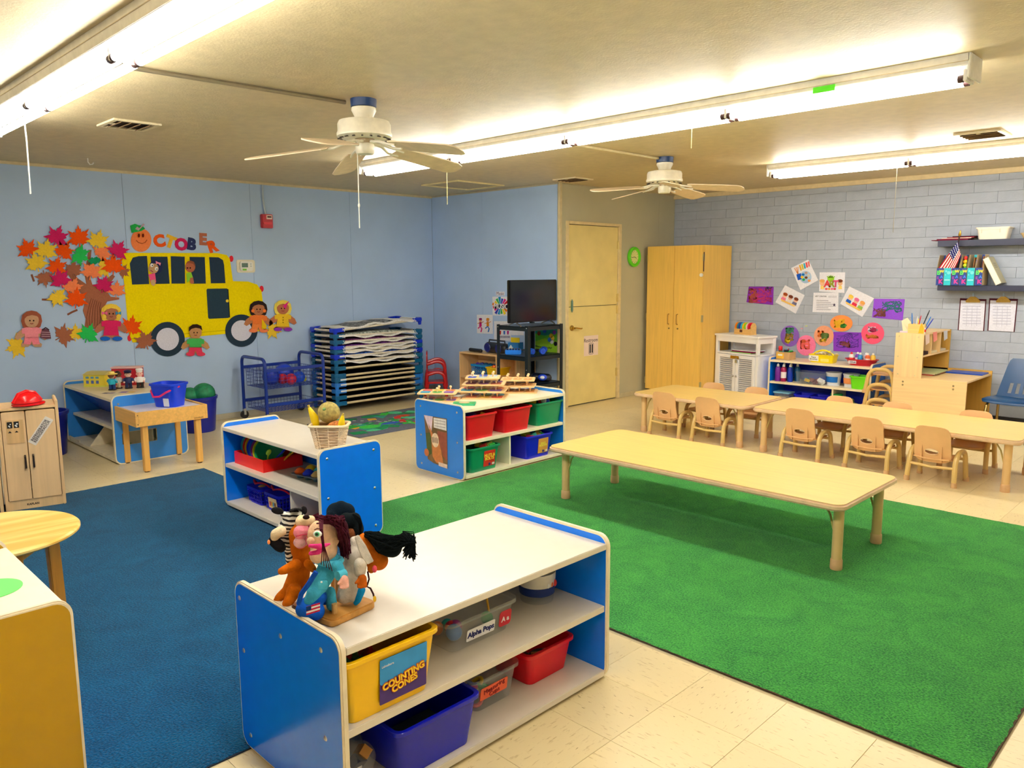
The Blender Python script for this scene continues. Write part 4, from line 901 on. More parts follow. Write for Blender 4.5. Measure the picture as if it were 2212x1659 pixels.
for k in range(16):
    a0 = 2*PI*k/16+.1; a1 = a0+.30; R0 = 28; R1 = 88+18*((k*7) % 3)/2
    WB.piece('colour_ray', [(1155+R0*math.cos(a0)*1.3, 465+R0*math.sin(a0)), (1155+R1*math.cos(a0), 465+R1*math.sin(a0)*1.1), (1155+R1*math.cos(a1), 465+R1*math.sin(a1)*1.1), (1155+R0*math.cos(a1)*1.3, 465+R0*math.sin(a1))], cs[k % 7], 1, r, th=.0008, kind='paper')
WB.piece('lettering_band', line_poly([(1078,470),(1245,470)], 52), (40, 30, 60), 1.4, r, th=.0008, kind='paper')  # dark band printed behind the word
text_obj('lettering', 'MUSIC', .083, mat((250, 250, 255), .8), r, frame(B_(1160, 470)-r.location+Vector((0, -.0065, 0)), (1,0,0), (0,0,1)), bold=.002)
r = sheet(WB, 'dancing_poster', 'white poster of two dancing children on the alcove wall', [(860,570),(1055,572),(1058,808),(862,800)])
for x, top_, leg in ((905, (214, 30, 130), (214, 30, 130)), (995, (240, 150, 40), (40, 110, 200))):
    WB.piece('head', ell(x, 640, 18, 20, 14), (226, 160, 110), 1, r, th=.0008, kind='paper'); WB.piece('hair', ell(x+2, 625, 20, 14, 12), (150, 40, 110) if x < 950 else (230, 150, 40), 1.5, r, th=.0008, kind='paper')
    WB.piece('shirt', [(x-14,660),(x+14,660),(x+16,715),(x-14,715)], top_, 1, r, th=.0008, kind='paper'); WB.piece('arms', line_poly([(x-36,680),(x-10,672),(x+10,672),(x+40,655)], 9), (226, 160, 110), 1, r, th=.0008, kind='paper')
    WB.piece('legs', line_poly([(x-30,740),(x,715),(x+18,745),(x+6,785)], 14), leg, 1, r, th=.0008, kind='paper')
r = sheet(WB, 'keyboard_poster', 'white poster with children above a keyboard behind the media cart', [(1072,650),(1280,652),(1282,895),(1072,885)])
for k in range(12): WB.piece('black_key', line_poly([(1118+13.5*k, 832), (1118+13.5*k, 858)], 6), (40, 50, 110), 1, r, th=.0008, kind='paper')
for x, c_ in ((1150,(210,60,70)), (1200,(50,110,200)), (1245,(200,40,140))): WB.piece('figure', [(x-12,770),(x+12,770),(x+8,815),(x-8,815)], c_, 1, r, th=.0008, kind='paper')
sheet(WB, 'song_sheet', 'plain white paper sheet above the speech box', [(1283,700),(1440,702),(1440,826),(1284,822)])
r = sheet(WB, 'picture_poster', 'green illustrated poster of children and animals behind the media cart', [(1580,735),(1868,742),(1862,1045),(1582,1030)], (96, 190, 60))
WB.piece('meadow', [(1582,900),(1700,860),(1865,900),(1862,1043),(1582,1028)], (150, 206, 50), 1, r, th=.0008, kind='paper')
WB.piece('sky', [(1582,738),(1866,744),(1864,800),(1700,830),(1582,800)], (40, 150, 140), 1, r, th=.0008, kind='paper')
for x, y, c_ in ((1630,800,(120,60,40)),(1700,770,(40,90,190)),(1780,830,(240,200,60)),(1820,790,(110,60,180)),(1800,860,(250,220,70)),(1790,905,(240,240,240)),(1835,930,(30,30,40)),(1760,880,(60,120,220))): WB.piece('figure', ell(x, y, 22, 28, 12), c_, 2, r, th=.0008, kind='paper')
text_obj('lettering', 'What is ready to play?', .028, mat((40, 60, 40), .8), r, frame(B_(1685, 970)-r.location+Vector((0, -.0062, 0)), (1,0,-.03), (0,0,1)))
# ================================================================ WALL C CLOCK
r = thing('wall_clock', 'lime green round wall clock beside the door', 'clock', (XC, 7.72, 1.676), rot=(0, PI/2, 0))
MB().lathe([(0, 0), (.115, 0), (.12, .012), (.117, .03), (.10, .038), (.082, .03), (.08, .018), (0, .018)], 40).build('case', plastic((96, 216, 30), .3), r)
MB().lathe([(0, .018), (.079, .018), (.079, .0195), (0, .0195)], 36).build('dial', paper((232, 238, 160)), r)
for k in range(12):
    a = 2*PI*k/12; MB().obox((-.066*math.cos(a), .066*math.sin(a), .0200), .012, .004, .001, (0, 0, -a)).build('hour_mark', mat((60, 70, 30), .6), r, smooth=False)
MB().obox((.008, .020, .0212), .006, .045, .0012, (0, 0, -.35)).build('hour_hand', mat((20, 20, 20), .5), r, smooth=False)
MB().obox((.006, -.03, .0224), .005, .062, .0012, (0, 0, .15)).build('minute_hand', mat((20, 20, 20), .5), r, smooth=False)
# ================================================================ WALL D ART
def D_(x, y): p = on_y(1540+x/4.6095, 540+y/4.6095, YD-.002); return Vector((p.x, YD-.002, p.z))
WD = Wall(D_, (0, -1, 0))
def scrib(W, root, cx, cy, rx, ry, rgb, n, seed, w=5, layer=1, pts=12):
    R = random.Random(seed); n = n*2
    for k in range(n):
        P = [(cx+R.uniform(-rx, rx), cy+R.uniform(-ry, ry))]
        a = R.uniform(0, 6.3)
        for i in range(pts):
            a += R.uniform(-1.2, 1.2); st = min(rx, ry)*.42
            q = (P[-1][0]+st*math.cos(a), P[-1][1]+st*math.sin(a)*.7)
            if abs(q[0]-cx) > rx or abs(q[1]-cy) > ry: a += PI*.7; q = (min(max(q[0], cx-rx), cx+rx), min(max(q[1], cy-ry), cy+ry))
            if math.hypot(q[0]-P[-1][0], q[1]-P[-1][1]) > 1: P.append(q)
        if len(P) > 2:
            # ribbon of quads so crossing strokes stay clean
            b = MB(); V = [W.f(*p)+W.n*(.0006+layer*.0024+k*.00006) for p in P]
            for p, q in zip(V[:-1], V[1:]):
                d = (q-p); s_ = d.cross(W.n); s_ = s_.normalized()*(w/4.6/2*.0055) if s_.length > 0 else Vector((0,0,.003))
                b._add([p-s_-root.location, q-s_-root.location, q+s_-root.location, p+s_-root.location, p-s_-root.location+W.n*.0004, q-s_-root.location+W.n*.0004, q+s_-root.location+W.n*.0004, p+s_-root.location+W.n*.0004], [(0,1,2,3),(7,6,5,4),(0,4,5,1),(2,6,7,3)])
            b.build('scribble', mat(rgb, .7, 'crayon', amount=.05), root, smooth=False)
PUR = (136, 70, 210)
r = sheet(WD, 'scribble_painting', 'purple paper densely scribbled in red, left of the posters', [(358,365),(605,365),(600,548),(335,520)], (134, 50, 180), 'artwork', 'children paintings'); scrib(WD, r, 480, 455, 105, 70, (190, 40, 110), 9, 1, 6); scrib(WD, r, 400, 455, 40, 65, (170, 70, 60), 5, 2, 9, 2); scrib(WD, r, 560, 385, 35, 18, (40, 40, 70), 2, 3, 5, 2)
r = sheet(WD, 'scribble_painting', 'purple paper with green and brown scribbles at the right of the posters', [(1605,485),(1912,490),(1890,700),(1585,672)], (150, 84, 222), 'artwork', 'children paintings'); scrib(WD, r, 1780, 565, 100, 55, (20, 110, 110), 5, 4, 7); scrib(WD, r, 1660, 620, 60, 40, (120, 60, 60), 6, 5, 6, 2)
r = sheet(WD, 'scribble_painting', 'purple paper with faint lines behind the glue tray', [(1200,815),(1483,822),(1478,1020),(1200,1005)], (140, 66, 200), 'artwork', 'children paintings'); scrib(WD, r, 1340, 900, 110, 70, (84, 40, 150), 5, 6, 5); scrib(WD, r, 1315, 940, 50, 30, (130, 60, 60), 5, 7, 7, 2)
def disc(cx, cy, rx, ry, rgb, label, cols, seed):
    r = WD.thing('round_painting', label, 'artwork', cx, cy, 'round children paintings'); WD.piece('disc', ell(cx, cy, rx, ry, 32), rgb, 1 if seed % 2 else 0, r, th=.0015, kind='paper')
    for k, (c_, dx, dy, ax, ay) in enumerate(cols): scrib(WD, r, cx+dx, cy+dy, ax, ay, c_, 4, seed*10+k, 12, 1.6+k*.3)
disc(768, 857, 93, 105, (144, 100, 196), 'purple round painting at the left of the row', [((60,140,100), 0, -20, 40, 60), ((170,130,40), -10, 20, 40, 40), ((240,210,30), -20, 50, 20, 20)], 11)
disc(930, 950, 95, 102, (250, 130, 170), 'pink round painting above the marker box', [((250,100,90), -10, -10, 45, 45), ((250,110,60), -25, -40, 15, 12)], 13)
disc(1105, 855, 98, 102, (240, 166, 130), 'peach round painting with green and orange dabs', [((250,130,50), -30, -20, 30, 30), ((90,120,50), 15, 10, 35, 35), ((240,190,50), -10, 45, 30, 14)], 14)
disc(1280, 730, 112, 82, (250, 150, 80), 'orange oval painting highest in the row', [((240,180,20), -20, 0, 50, 40), ((60,150,50), 25, 25, 30, 18)], 17)
disc(1592, 830, 114, 108, (250, 96, 130), 'coral pink round painting at the right of the row', [((250,230,250), 0, -40, 45, 25), ((190,40,90), 5, -35, 30, 18), ((220,120,40), -5, 30, 60, 18)], 18)
def kids(W, r, c0, ang, cols, sc=1.0):
    ca, sa = math.cos(ang), math.sin(ang)
    T = lambda u, v: (c0[0]+sc*(u*ca-v*sa), c0[1]+sc*(u*sa+v*ca))
    for k, (hc, tc_) in enumerate(cols):
        u = (k-(len(cols)-1)/2)*62
        W.piece('shirt', [T(u-22, 30), T(u+22, 30), T(u+26, 62), T(u-26, 62)], tc_, 1, r, th=.0006, kind='paper')
        W.piece('head', [T(u+23*math.cos(2*PI*i/14), 8+23*math.sin(2*PI*i/14)) for i in range(14)], (240, 190, 160), 1.4, r, th=.0006, kind='paper')
        W.piece('hair', [T(u+25*math.cos(2*PI*i/14), -6+17*math.sin(2*PI*i/14)) for i in range(14)], hc, 1.8, r, th=.0006, kind='paper')
    if len(cols) == 3: W.piece('table', [T(-88, 58), T(88, 58), T(70, 76), T(-70, 76)], (244, 200, 110), 2.2, r, th=.0006, kind='paper')
r = sheet(WD, 'art_poster', 'white poster showing a paint palette and brushes, highest on the block wall', [(778,180),(950,95),(1050,300),(872,400)], group='art corner posters')
WD.piece('palette', ell(925, 270, 58, 62, 18), (176, 206, 236), 1, r, th=.0006, kind='paper')
for k, (dx, dy, c_) in enumerate(((-25,-25,(30,120,200)),(5,-42,(190,160,150)),(30,-15,(220,210,200)),(5,5,(110,70,40)),(-20,25,(40,170,110)),(35,35,(240,160,90)),(-35,0,(240,200,40)))): WD.piece('paint', ell(925+dx, 270+dy, 15, 13, 12), c_, 1.6, r, th=.0006, kind='paper')
for k, c_ in enumerate(((240,180,60),(220,200,60),(60,170,200),(230,80,80),(230,120,120))): WD.piece('tube', line_poly([(880+20*k, 205-10*k), (865+22*k, 150-9*k)], 16), c_, 1, r, th=.0006, kind='paper')
for k in range(3): WD.piece('brush', line_poly([(850, 245), (812+18*k, 180-6*k)], 7), (226, 150, 90), 1, r, th=.0006, kind='paper')
WD.piece('cup', [(832,245),(878,230),(885,290),(848,302)], (30, 90, 200), 1.3, r, th=.0006, kind='paper')
r = sheet(WD, 'art_poster', 'white poster with two children and the word ART', [(1063,222),(1318,222),(1310,430),(1058,412)], group='art corner posters')
for x, h_ in ((1090, (230, 170, 100)), (1268, (110, 60, 40))): WD.piece('head', ell(x, 330, 24, 28, 14), (240, 190, 150), 1, r, th=.0006, kind='paper'); WD.piece('hair', ell(x, 308, 27, 16, 14), h_, 1.4, r, th=.0006, kind='paper'); WD.piece('body', [(x-16,358),(x+16,358),(x+18,390),(x-18,390)], (250, 220, 120), 1, r, th=.0006, kind='paper')
WD.piece('hand_print', ell(1175, 288, 34, 28, 16), (150, 210, 50), 1, r, th=.0006, kind='paper')
for k in range(5): WD.piece('finger', line_poly([(1150+13*k, 275), (1138+19*k, 250+6*abs(k-2))], 10), (150, 210, 50), 1, r, th=.0006, kind='paper')
for ch, dx, c_ in (('A', -38, (220, 60, 60)), ('R', 8, (160, 170, 40)), ('T', 46, (220, 80, 130))):
    text_obj('lettering', ch, .10, mat(c_, .8), r, frame(D_(1178+dx, 340)-r.location+Vector((0, -.007, 0)), (1,0,0), (0,0,1)), bold=.004)
for k in range(4): WD.piece('splash', ell(1130+28*k, 388, 14, 10, 10), ((220,80,80),(240,160,60),(230,110,140),(220,60,80))[k], 1, r, th=.0006, kind='paper')
r = sheet(WD, 'art_poster', 'white tilted poster of three children at a table, lower left of the group', [(720,350),(915,450),(825,635),(622,520)], group='art corner posters'); kids(WD, r, (776, 470), .42, [((170, 80, 40), (240,130,160)), ((120, 60, 40), (240,230,230)), ((120, 60, 40), (120,120,160))], .95)
r = sheet(WD, 'art_poster', 'white tilted poster of three painting children at the right of the group', [(1358,362),(1605,480),(1488,668),(1268,535)], group='art corner posters'); kids(WD, r, (1432, 500), .50, [((240, 200, 80), (40,100,200)), ((240, 120, 170), (220,50,80)), ((240, 170, 90), (150,190,80))], 1.05)
r = sheet(WD, 'rules_sheet', 'white printed list with a small black star in the middle of the posters', [(1003,425),(1252,425),(1248,625),(992,618)], cat='notice')
text_obj('lettering', 'ART CENTER', .022, mat((90, 90, 100), .8), r, frame(D_(1075, 462)-r.location+Vector((0, -.0028, 0)), (1,0,0), (0,0,1)))
for k in range(6): WD.piece('text_line', line_poly([(1032, 502+18*k), (1150+25*((k*5) % 4), 505+18*k)], 5), (150, 150, 165), 1, r, th=.0004, kind='paper')
WD.piece('frame_line', line_poly([(1150,465),(1235,466)], 20), (214, 214, 226), 1, r, th=.0004, kind='paper')
WD.piece('star', [(1209+(18 if i % 2 == 0 else 7)*math.sin(PI*i/5), 546-(18 if i % 2 == 0 else 7)*math.cos(PI*i/5)) for i in range(10)], (60, 44, 80), 1, r, th=.0006, kind='paper')
for x, y, c_, lb in ((885, 783, (246, 150, 170), 'tiny pink tape scrap on the block wall'), (930, 757, (220, 230, 110), 'tiny yellow tape scrap on the block wall')):
    o = WD.thing('tape_scrap', lb, 'tape', x, y, 'tape scraps'); WD.piece('strip', line_poly([(x-12, y+1), (x+12, y-1)], 7), c_, 0, o, th=.0006, kind='paper')
# clipboards
def D3(x, y): p = on_y(1860+x/3.858, 470+y/3.858, YD-.003); return Vector((p.x, YD-.003, p.z))
W3 = Wall(D3, (0, -1, 0))
for quad, lb in (([(826,672),(1046,680),(1026,946),(806,938)], 'brown clipboard with a printed form hanging left under the wall shelves'), ([(1070,672),(1308,678),(1280,954),(1054,942)], 'brown clipboard with a printed form hanging right under the wall shelves')):
    cx = sum(p[0] for p in quad)/4; cy = sum(p[1] for p in quad)/4
    r = W3.thing('clipboard', lb, 'clipboard', cx, cy, 'clipboards'); W3.piece('board', quad, (84, 36, 50), 0, r, th=.004, kind='card')
    inset = [(cx+(x-cx)*.92, cy+(y-cy)*.93+8) for x, y in quad]; W3.piece('paper', inset, (228, 230, 246), 2, r, th=.001, kind='paper')
    for k in range(7): W3.piece('printed_line', line_poly([(cx-78, cy-70+24*k), (cx+74, cy-68+24*k)], 4), (176, 178, 206), 2.6, r, th=.0004, kind='paper')
    for k in range(3): W3.piece('printed_column', line_poly([(cx-40+42*k, cy-75), (cx-46+42*k, cy+95)], 3), (190, 192, 214), 2.7, r, th=.0004, kind='paper')
    tx, ty = (quad[0][0]+quad[1][0])/2, quad[0][1]
    W3.piece('clip', [(tx-60, ty+22), (tx-38, ty), (tx-18, ty-14), (tx+18, ty-14), (tx+38, ty), (tx+60, ty+22), (tx+58, ty+34), (tx-58, ty+34)], (196, 160, 80), 3, r, th=.012, kind='metal')
    W3.piece('hook', [(tx-6, ty-45), (tx+8, ty-45), (tx+8, ty-12), (tx-6, ty-12)], (180, 205, 225), 1, r, th=.006, kind='plastic')
# ================================================================ helpers for small things
def ring_pts(w, d, r, z, n=4): return [Vector((x, y, z)) for x, y in rrect(w, d, r, n)]
def tub_mesh(w, d, h, taper=.86, t=.004, lip=.010, rim=.014, rr=.025):
    b = MB(); r0 = min(rr, w*taper*.3, d*taper*.3)
    R = [ring_pts(w*taper, d*taper, r0, 0), ring_pts(w, d, rr, h-rim), ring_pts(w+2*lip, d+2*lip, rr+lip*.5, h-rim), ring_pts(w+2*lip, d+2*lip, rr+lip*.5, h), ring_pts(w-2*t, d-2*t, rr-t*.5, h), ring_pts(w*taper-2*t, d*taper-2*t, r0-t*.3, t)]
    b.loft(R); return b
def thin_tub(w, d, h, taper=.86, lip=.008, rim=.012, rr=.025):
    b = MB(); n = 24
    b.loft([ring_pts(w*taper*.9, d*taper*.9, rr*.7, .0), ring_pts(w*taper, d*taper, rr, .006), ring_pts(w, d, rr, h-rim), ring_pts(w+2*lip, d+2*lip, rr+lip*.5, h-rim), ring_pts(w+2*lip, d+2*lip, rr+lip*.5, h)], cap=False)
    b._add(ring_pts(w*taper*.9, d*taper*.9, rr*.7, .0), [tuple(range(20))])
    return b
def tub(name, label, cat, loc, rz, w, d, h, m, taper=.86, lip=.010, group=None, rim=.014):
    r = thing(name, label, cat, loc, rz, group)
    if name == 'clear_bin': thin_tub(w, d, h, taper, lip, rim).build('container', m, r); return r
    tub_mesh(w, d, h, taper, .004, lip, rim).build('container', m, r, bevel=.0015, seg=1)
    return r
def decal(root, name, c, u, v, w, h, m, off=.0012, r=.004):
    """thin plate centred at c on a face with axes u,v (local)"""
    u = Vector(u).normalized(); v = Vector(v).normalized(); n_ = u.cross(v); c = Vector(c)
    P = [c+u*a+v*b for a, b in rrect(w, h, min(r, w*.2, h*.2), 3)]
    return MB().prism(P, n_*off).build(name, m, root, smooth=False)
def evalmesh(o):
    dg = bpy.context.evaluated_depsgraph_get(); me = bpy.data.meshes.new_from_object(o.evaluated_get(dg)); o.modifiers.clear(); old = o.data; o.data = me; bpy.data.meshes.remove(old)
    for p in me.polygons: p.use_smooth = True
    return o
def blob(name, caps, m, parent=None, voxel=.004, smooth=4):
    """one continuous surface grown from overlapping capsules [(p0,p1,r0,r1)]"""
    b = MB()
    for c_ in caps:
        if len(c_) == 2: b.ball(c_[0], c_[1], 14, 10)
        else: b.capsule(c_[0], c_[1], c_[2], c_[3], 12)
    o = b.build(name, m, parent)
    md = o.modifiers.new('r', 'REMESH'); md.mode = 'VOXEL'; md.voxel_size = voxel
    md = o.modifiers.new('s', 'SMOOTH'); md.iterations = smooth; md.factor = .5
    return evalmesh(o)
def jumble(prefix, cat, labels, c, w, d, z, cols, seed, size=.03, rz=0, group=None, kind='ball'):
    R = random.Random(seed)
    for k, lb in enumerate(labels):
        x, y = R.uniform(-w/2, w/2), R.uniform(-d/2, d/2); s_ = size*R.uniform(.8, 1.15)
        p = Vector((c[0]+x*math.cos(rz)-y*math.sin(rz), c[1]+x*math.sin(rz)+y*math.cos(rz), z+R.uniform(0, .01)))
        b = MB()
        if kind == 'ball': b.ball((0,0,s_), s_, 14, 9)
        elif kind == 'cone': b.lathe([(0, 0), (s_*1.1, 0), (s_*1.1, .006), (s_*.75, .008), (s_*.2, s_*2.2), (0, s_*2.25)], 16)
        elif kind == 'block': b.box(-s_, -s_*.7, 0, s_, s_*.7, s_*1.2)
        elif kind == 'ring':
            b.tube([(s_*math.cos(2*PI*i/16), s_*math.sin(2*PI*i/16), s_*.3) for i in range(16)], s_*.28, 8, closed=True)
        o = b.build(prefix, plastic(cols[k % len(cols)]), smooth=True, bevel=.002 if kind == 'block' else 0)
        o.location = p; o.rotation_euler = (R.uniform(-.6, .6), R.uniform(-.6, .6), R.uniform(0, 6)); tag(o, lb, cat, group)
RED, GREEN, DBLUE, YELL = (214, 6, 30), (0, 140, 92), (10, 20, 205), (252, 202, 10)
# ================================================================ ON THE FOREGROUND SHELF S1
RZ1 = PI/2
r = tub('storage_bin', 'yellow storage bin labelled Counting Cones on the foreground shelf', 'bin', (-1.80, 1.212, .286), RZ1, .315, .25, .19, plastic((252, 200, 6)))
fy = -.25*.93/2-.002; sl = .25*.07/.19
uu, vv2 = Vector((1,0,0)), Vector((0, -sl*.55, 1)).normalized()
c0 = Vector((.035, -.1225, .093))
o = decal(r, 'label_card', c0, uu, vv2, .165, .135, mat((60, 24, 120), .5)); o['label'] = 'purple and blue printed label'
# blue awning with scalloped edge
aw = [(-.0825, .0675), (.0825, .0675), (.0825, .012)]
for k in range(6):
    for i in range(5): a = PI*i/4; aw.append((.0825-.0275*(k+.5)+.01375*math.cos(a), .012-.010*math.sin(a)-.004*k*.6))
MB().prism([c0+uu*a+vv2*b+uu.cross(vv2)*.0011 for a, b in aw], uu.cross(vv2)*.0008).build('label_awning', mat((40, 150, 226), .5), r, smooth=False)
fr = frame(c0+Vector((0, -.0028, -.018)), uu, vv2); sh = Matrix.Rotation(.14, 4, 'Z')
text_obj('lettering_outline', 'COUNTING\nCONES', .0275, mat((200, 90, 20), .6), r, fr @ sh, bold=.0026)
text_obj('lettering', 'COUNTING\nCONES', .0275, mat((255, 214, 40), .6), r, frame(c0+Vector((0, -.0038, -.018)), uu, vv2) @ sh, bold=.0006)
decal(r, 'maker_tag', c0+Vector((-.056, -.0022, .046)), uu, vv2, .045, .013, mat((220, 30, 40), .5)); text_obj('lettering', 'Lakeshore', .010, mat((250, 240, 240), .6), r, frame(c0+Vector((-.056, -.0042, .046)), uu, vv2))
jumble('counting_cone', 'toy', ['red counting cone in the yellow bin', 'green counting cone in the yellow bin', 'dark green counting cone at the left of the yellow bin', 'orange red counting cone in the yellow bin', 'teal counting cone in the yellow bin'], (-1.79, 1.20), .20, .14, .36, [(200,40,30),(70,150,60),(30,110,60),(220,80,30),(60,140,110)], 5, .032, RZ1, 'counting cones', 'cone')
# filler under the visible cones
tag(MB().box(-.11, -.075, 0, .11, .075, .07).build('cone_pile', plastic((120, 40, 30)), bevel=.02), 'heap of dark red cones filling the yellow bin', 'toy').location = (-1.80, 1.212, .291)
bpy.data.objects['cone_pile'].rotation_euler.z = RZ1
cl = clear((220, 230, 234), .5)
r = tub('clear_bin', 'clear plastic bin labelled Alpha Pops on the foreground shelf', 'bin', (-1.875, 1.655, .286), RZ1, .30, .19, .115, cl)
decal(r, 'label_card', (-.012, -.0925, .048), (1,0,0), (0,-.16,1), .125, .042, paper((246, 246, 250)))
text_obj('lettering', 'Alpha Pops', .026, mat((24, 34, 110), .6), r, frame((-.012, -.0945, .048), (1,0,0), (0,-.16,1)), bold=.0007)
decal(r, 'apple_card', (.10, -.0925, .055), (1,0,0), (0,-.16,1), .056, .058, mat((206, 30, 50), .5), r=.016); text_obj('lettering', 'A a', .026, mat((250, 240, 240), .6), r, frame((.10, -.0945, .052), (1,0,0), (0,-.16,1)), bold=.0006)
jumble('letter_pop', 'toy', ['teal letter toy in the Alpha Pops bin', 'red letter toy in the Alpha Pops bin', 'maroon letter toy in the Alpha Pops bin', 'blue letter toy in the Alpha Pops bin', 'purple letter toy in the Alpha Pops bin', 'orange letter toy in the Alpha Pops bin', 'green letter toy in the Alpha Pops bin'], (-1.875, 1.655), .19, .09, .295, [(40,170,190),(220,40,70),(120,20,50),(40,120,220),(160,60,160),(230,120,60),(60,160,90)], 8, .024, RZ1, 'alpha pops', 'ball')
tag(MB().cyl((-1.86, 1.76, .30), (-1.875, 1.745, .46), .004, n=8).build('wooden_stick', wood((226, 176, 60), 2)), 'thin yellow stick leaning in the Alpha Pops bin', 'stick')
r = thing('toy_tub', 'clear round toy tub with a blue and white label on the foreground shelf', 'tub', (-1.90, 2.04, .286))
MB().lathe([(0, .001), (.062, 0), (.064, .01), (.068, .135), (.068, .14)], 32, cap=False).build('container', clear((214, 226, 236), .3), r)
MB().lathe([(.0668, .03), (.0695, .062), (.0692, .062), (.0665, .03)], 32, cap=False).build('label_band', mat((20, 50, 130), .4), r)
MB().lathe([(.0688, .062), (.071, .112), (.0707, .112), (.0685, .062)], 32, cap=False).build('label_band', mat((240, 236, 226), .4), r)
for k, (x, c_) in enumerate(((-.02, (250,250,250)), (0, (240,120,60)), (.02, (220,50,60)))): MB().ball((.062, x+.01, .07), (.009, .009, .014), 10, 7).build('print', plastic(c_), r)
jumble('puzzle_die', 'toy', ['white spotted toy on top of the round tub', 'teal ball in the round toy tub', 'pink toy piece in the round toy tub', 'grey toy piece in the round toy tub'], (-1.90, 2.04), .05, .05, .385, [(230,220,214),(30,160,180),(200,130,130),(90,90,110)], 4, .022, 0, 'toys in the round tub')
r = tub('storage_bin', 'red storage bin on the bottom of the foreground shelf', 'bin', (-1.885, 1.985, .036), RZ1, .235, .22, .125, plastic((222, 8, 30)))
jumble('wooden_toy', 'toy', ['dark brown toy in the red bin of the foreground shelf', 'tan wooden ring in the red bin of the foreground shelf', 'grey toy in the red bin of the foreground shelf'], (-1.885, 1.97), .13, .10, .075, [(60,36,30),(190,140,90),(60,60,64)], 3, .032, RZ1, 'toys in the red bin', 'ring')
r = tub('clear_bin', 'clear plastic bin labelled Measuring Cups on the bottom of the foreground shelf', 'bin', (-1.885, 1.715, .036), RZ1, .20, .21, .13, cl)
decal(r, 'label_card', (-.015, -.103, .07), (1,.0,0), (0,-.13,1), .125, .045, mat((250, 110, 70), .7)).rotation_euler = (0, 0, 0)
text_obj('lettering', 'Measuring\nCups', .024, mat((150, 20, 30), .7), r, frame((-.015, -.1055, .07), (1,0,.12), (0,-.13,1)))
jumble('measuring_cup', 'cup', ['yellow measuring cup in the clear bin', 'green measuring cup in the clear bin', 'magenta measuring cup in the clear bin', 'blue measuring cup in the clear bin', 'red measuring cup in the clear bin'], (-1.885, 1.715), .11, .10, .044, [(236,210,40),(60,190,120),(220,40,140),(40,90,200),(220,60,60)], 6, .026, RZ1, 'measuring cups', 'ring')
r = tub('storage_bin', 'dark blue storage bin at the bottom front of the foreground shelf', 'bin', (-1.80, 1.38, .036), RZ1, .31, .24, .165, plastic((0, 14, 180), .25))
tag(MB().box(-.12, -.08, 0, .12, .08, .05).build('toy_heap', mat((20, 40, 60), .8), bevel=.02), 'dark fabric heap inside the dark blue bin', 'toy').location = (-1.80, 1.38, .045); bpy.data.objects['toy_heap'].rotation_euler.z = RZ1
r = thing('toy_bag', 'clear bag of small toys at the lower left of the foreground shelf', 'bag', (-1.80, 1.14, .036))
blob('bag', [((0, -.03, .05), (0, .03, .06), .055, .05), ((0, 0, .1), .03)], clear((210, 205, 190), .45), r, .006)
for k, c_ in enumerate(((214, 170, 90), (240, 240, 240), (60, 60, 80), (170, 120, 60))): MB().obox((.02, -.03+.02*k, .03+.02*k), .05, .03, .03, (.3*k, .5, k)).build('toy_piece', paper(c_), r, smooth=False)
# ================================================================ HAND PUPPETS
BD = 2.25
def P7(x, y, dd=0.0): return at_depth(480+x/5.027, 1060+y/5.027, BD+dd)
K7 = BD/FPX/5.027
stand = thing('puppet_stand', 'wooden puppet stand board on the foreground shelf', 'stand', (-1.90, 1.165, .524), math.radians(8))
MB().prism([(x, y, 0) for x, y in rrect(.19, .17, .02, 5)], (0, 0, .022)).build('base_board', wood((196, 140, 62), 0, .5, .14), stand, bevel=.004)
for x, y, h in ((-.055, -.03, .05), (.06, -.045, .05), (-.05, .045, .16), (.055, .045, .16), (0, .02, .12)): MB().cyl((x, y, .02), (x, y, h), .008, n=10).build('peg', wood((214, 170, 100), 2), stand)
def W_(root, pts): return [(Vector(p)-root.location) for p in pts]
def caps7(root, lst):
    out = []
    for c_ in lst:
        if len(c_) == 3: p, dd, rr = c_; out.append((P7(p[0], p[1], dd)-root.location, rr*K7))
        else: p, q, rs, dd = c_; out.append((P7(p[0], p[1], dd[0] if isinstance(dd, tuple) else dd)-root.location, P7(q[0], q[1], dd[1] if isinstance(dd, tuple) else dd)-root.location, rs[0]*K7, rs[1]*K7))
    return out
def orb(root, name, p, dd, rx, ry, rgb, rz=None, kind='cloth', rot=0.0):
    c = P7(p[0], p[1], dd)-root.location; rzz = rz or min(rx, ry); m = cloth(rgb) if kind == 'cloth' else plastic(rgb)
    b = MB(); P = MB(); b.ball((0,0,0), (rx*K7, ry*K7, rzz*K7), 18, 12); o = b.build(name, m, root)
    R = Matrix(((RT.x, UP.x, -FW.x), (RT.y, UP.y, -FW.y), (RT.z, UP.z, -FW.z))).to_4x4() @ Matrix.Rotation(rot, 4, 'Z')
    o.data.transform(Matrix.Translation(c) @ R); return o
def strands(root, name, lines, r_, rgb, seed=1, n=5):
    R = random.Random(seed); b = MB()
    for L in lines:
        pts = [P7(x, y, dd)-root.location for x, y, dd in L]; b.tube(pts, r_*K7, n)
    return b.build(name, cloth(rgb), root)
def puppet(label, p, dd): 
    return thing('hand_puppet', label, 'puppet', P7(p[0], p[1], dd), 0, 'hand puppets on the stand')
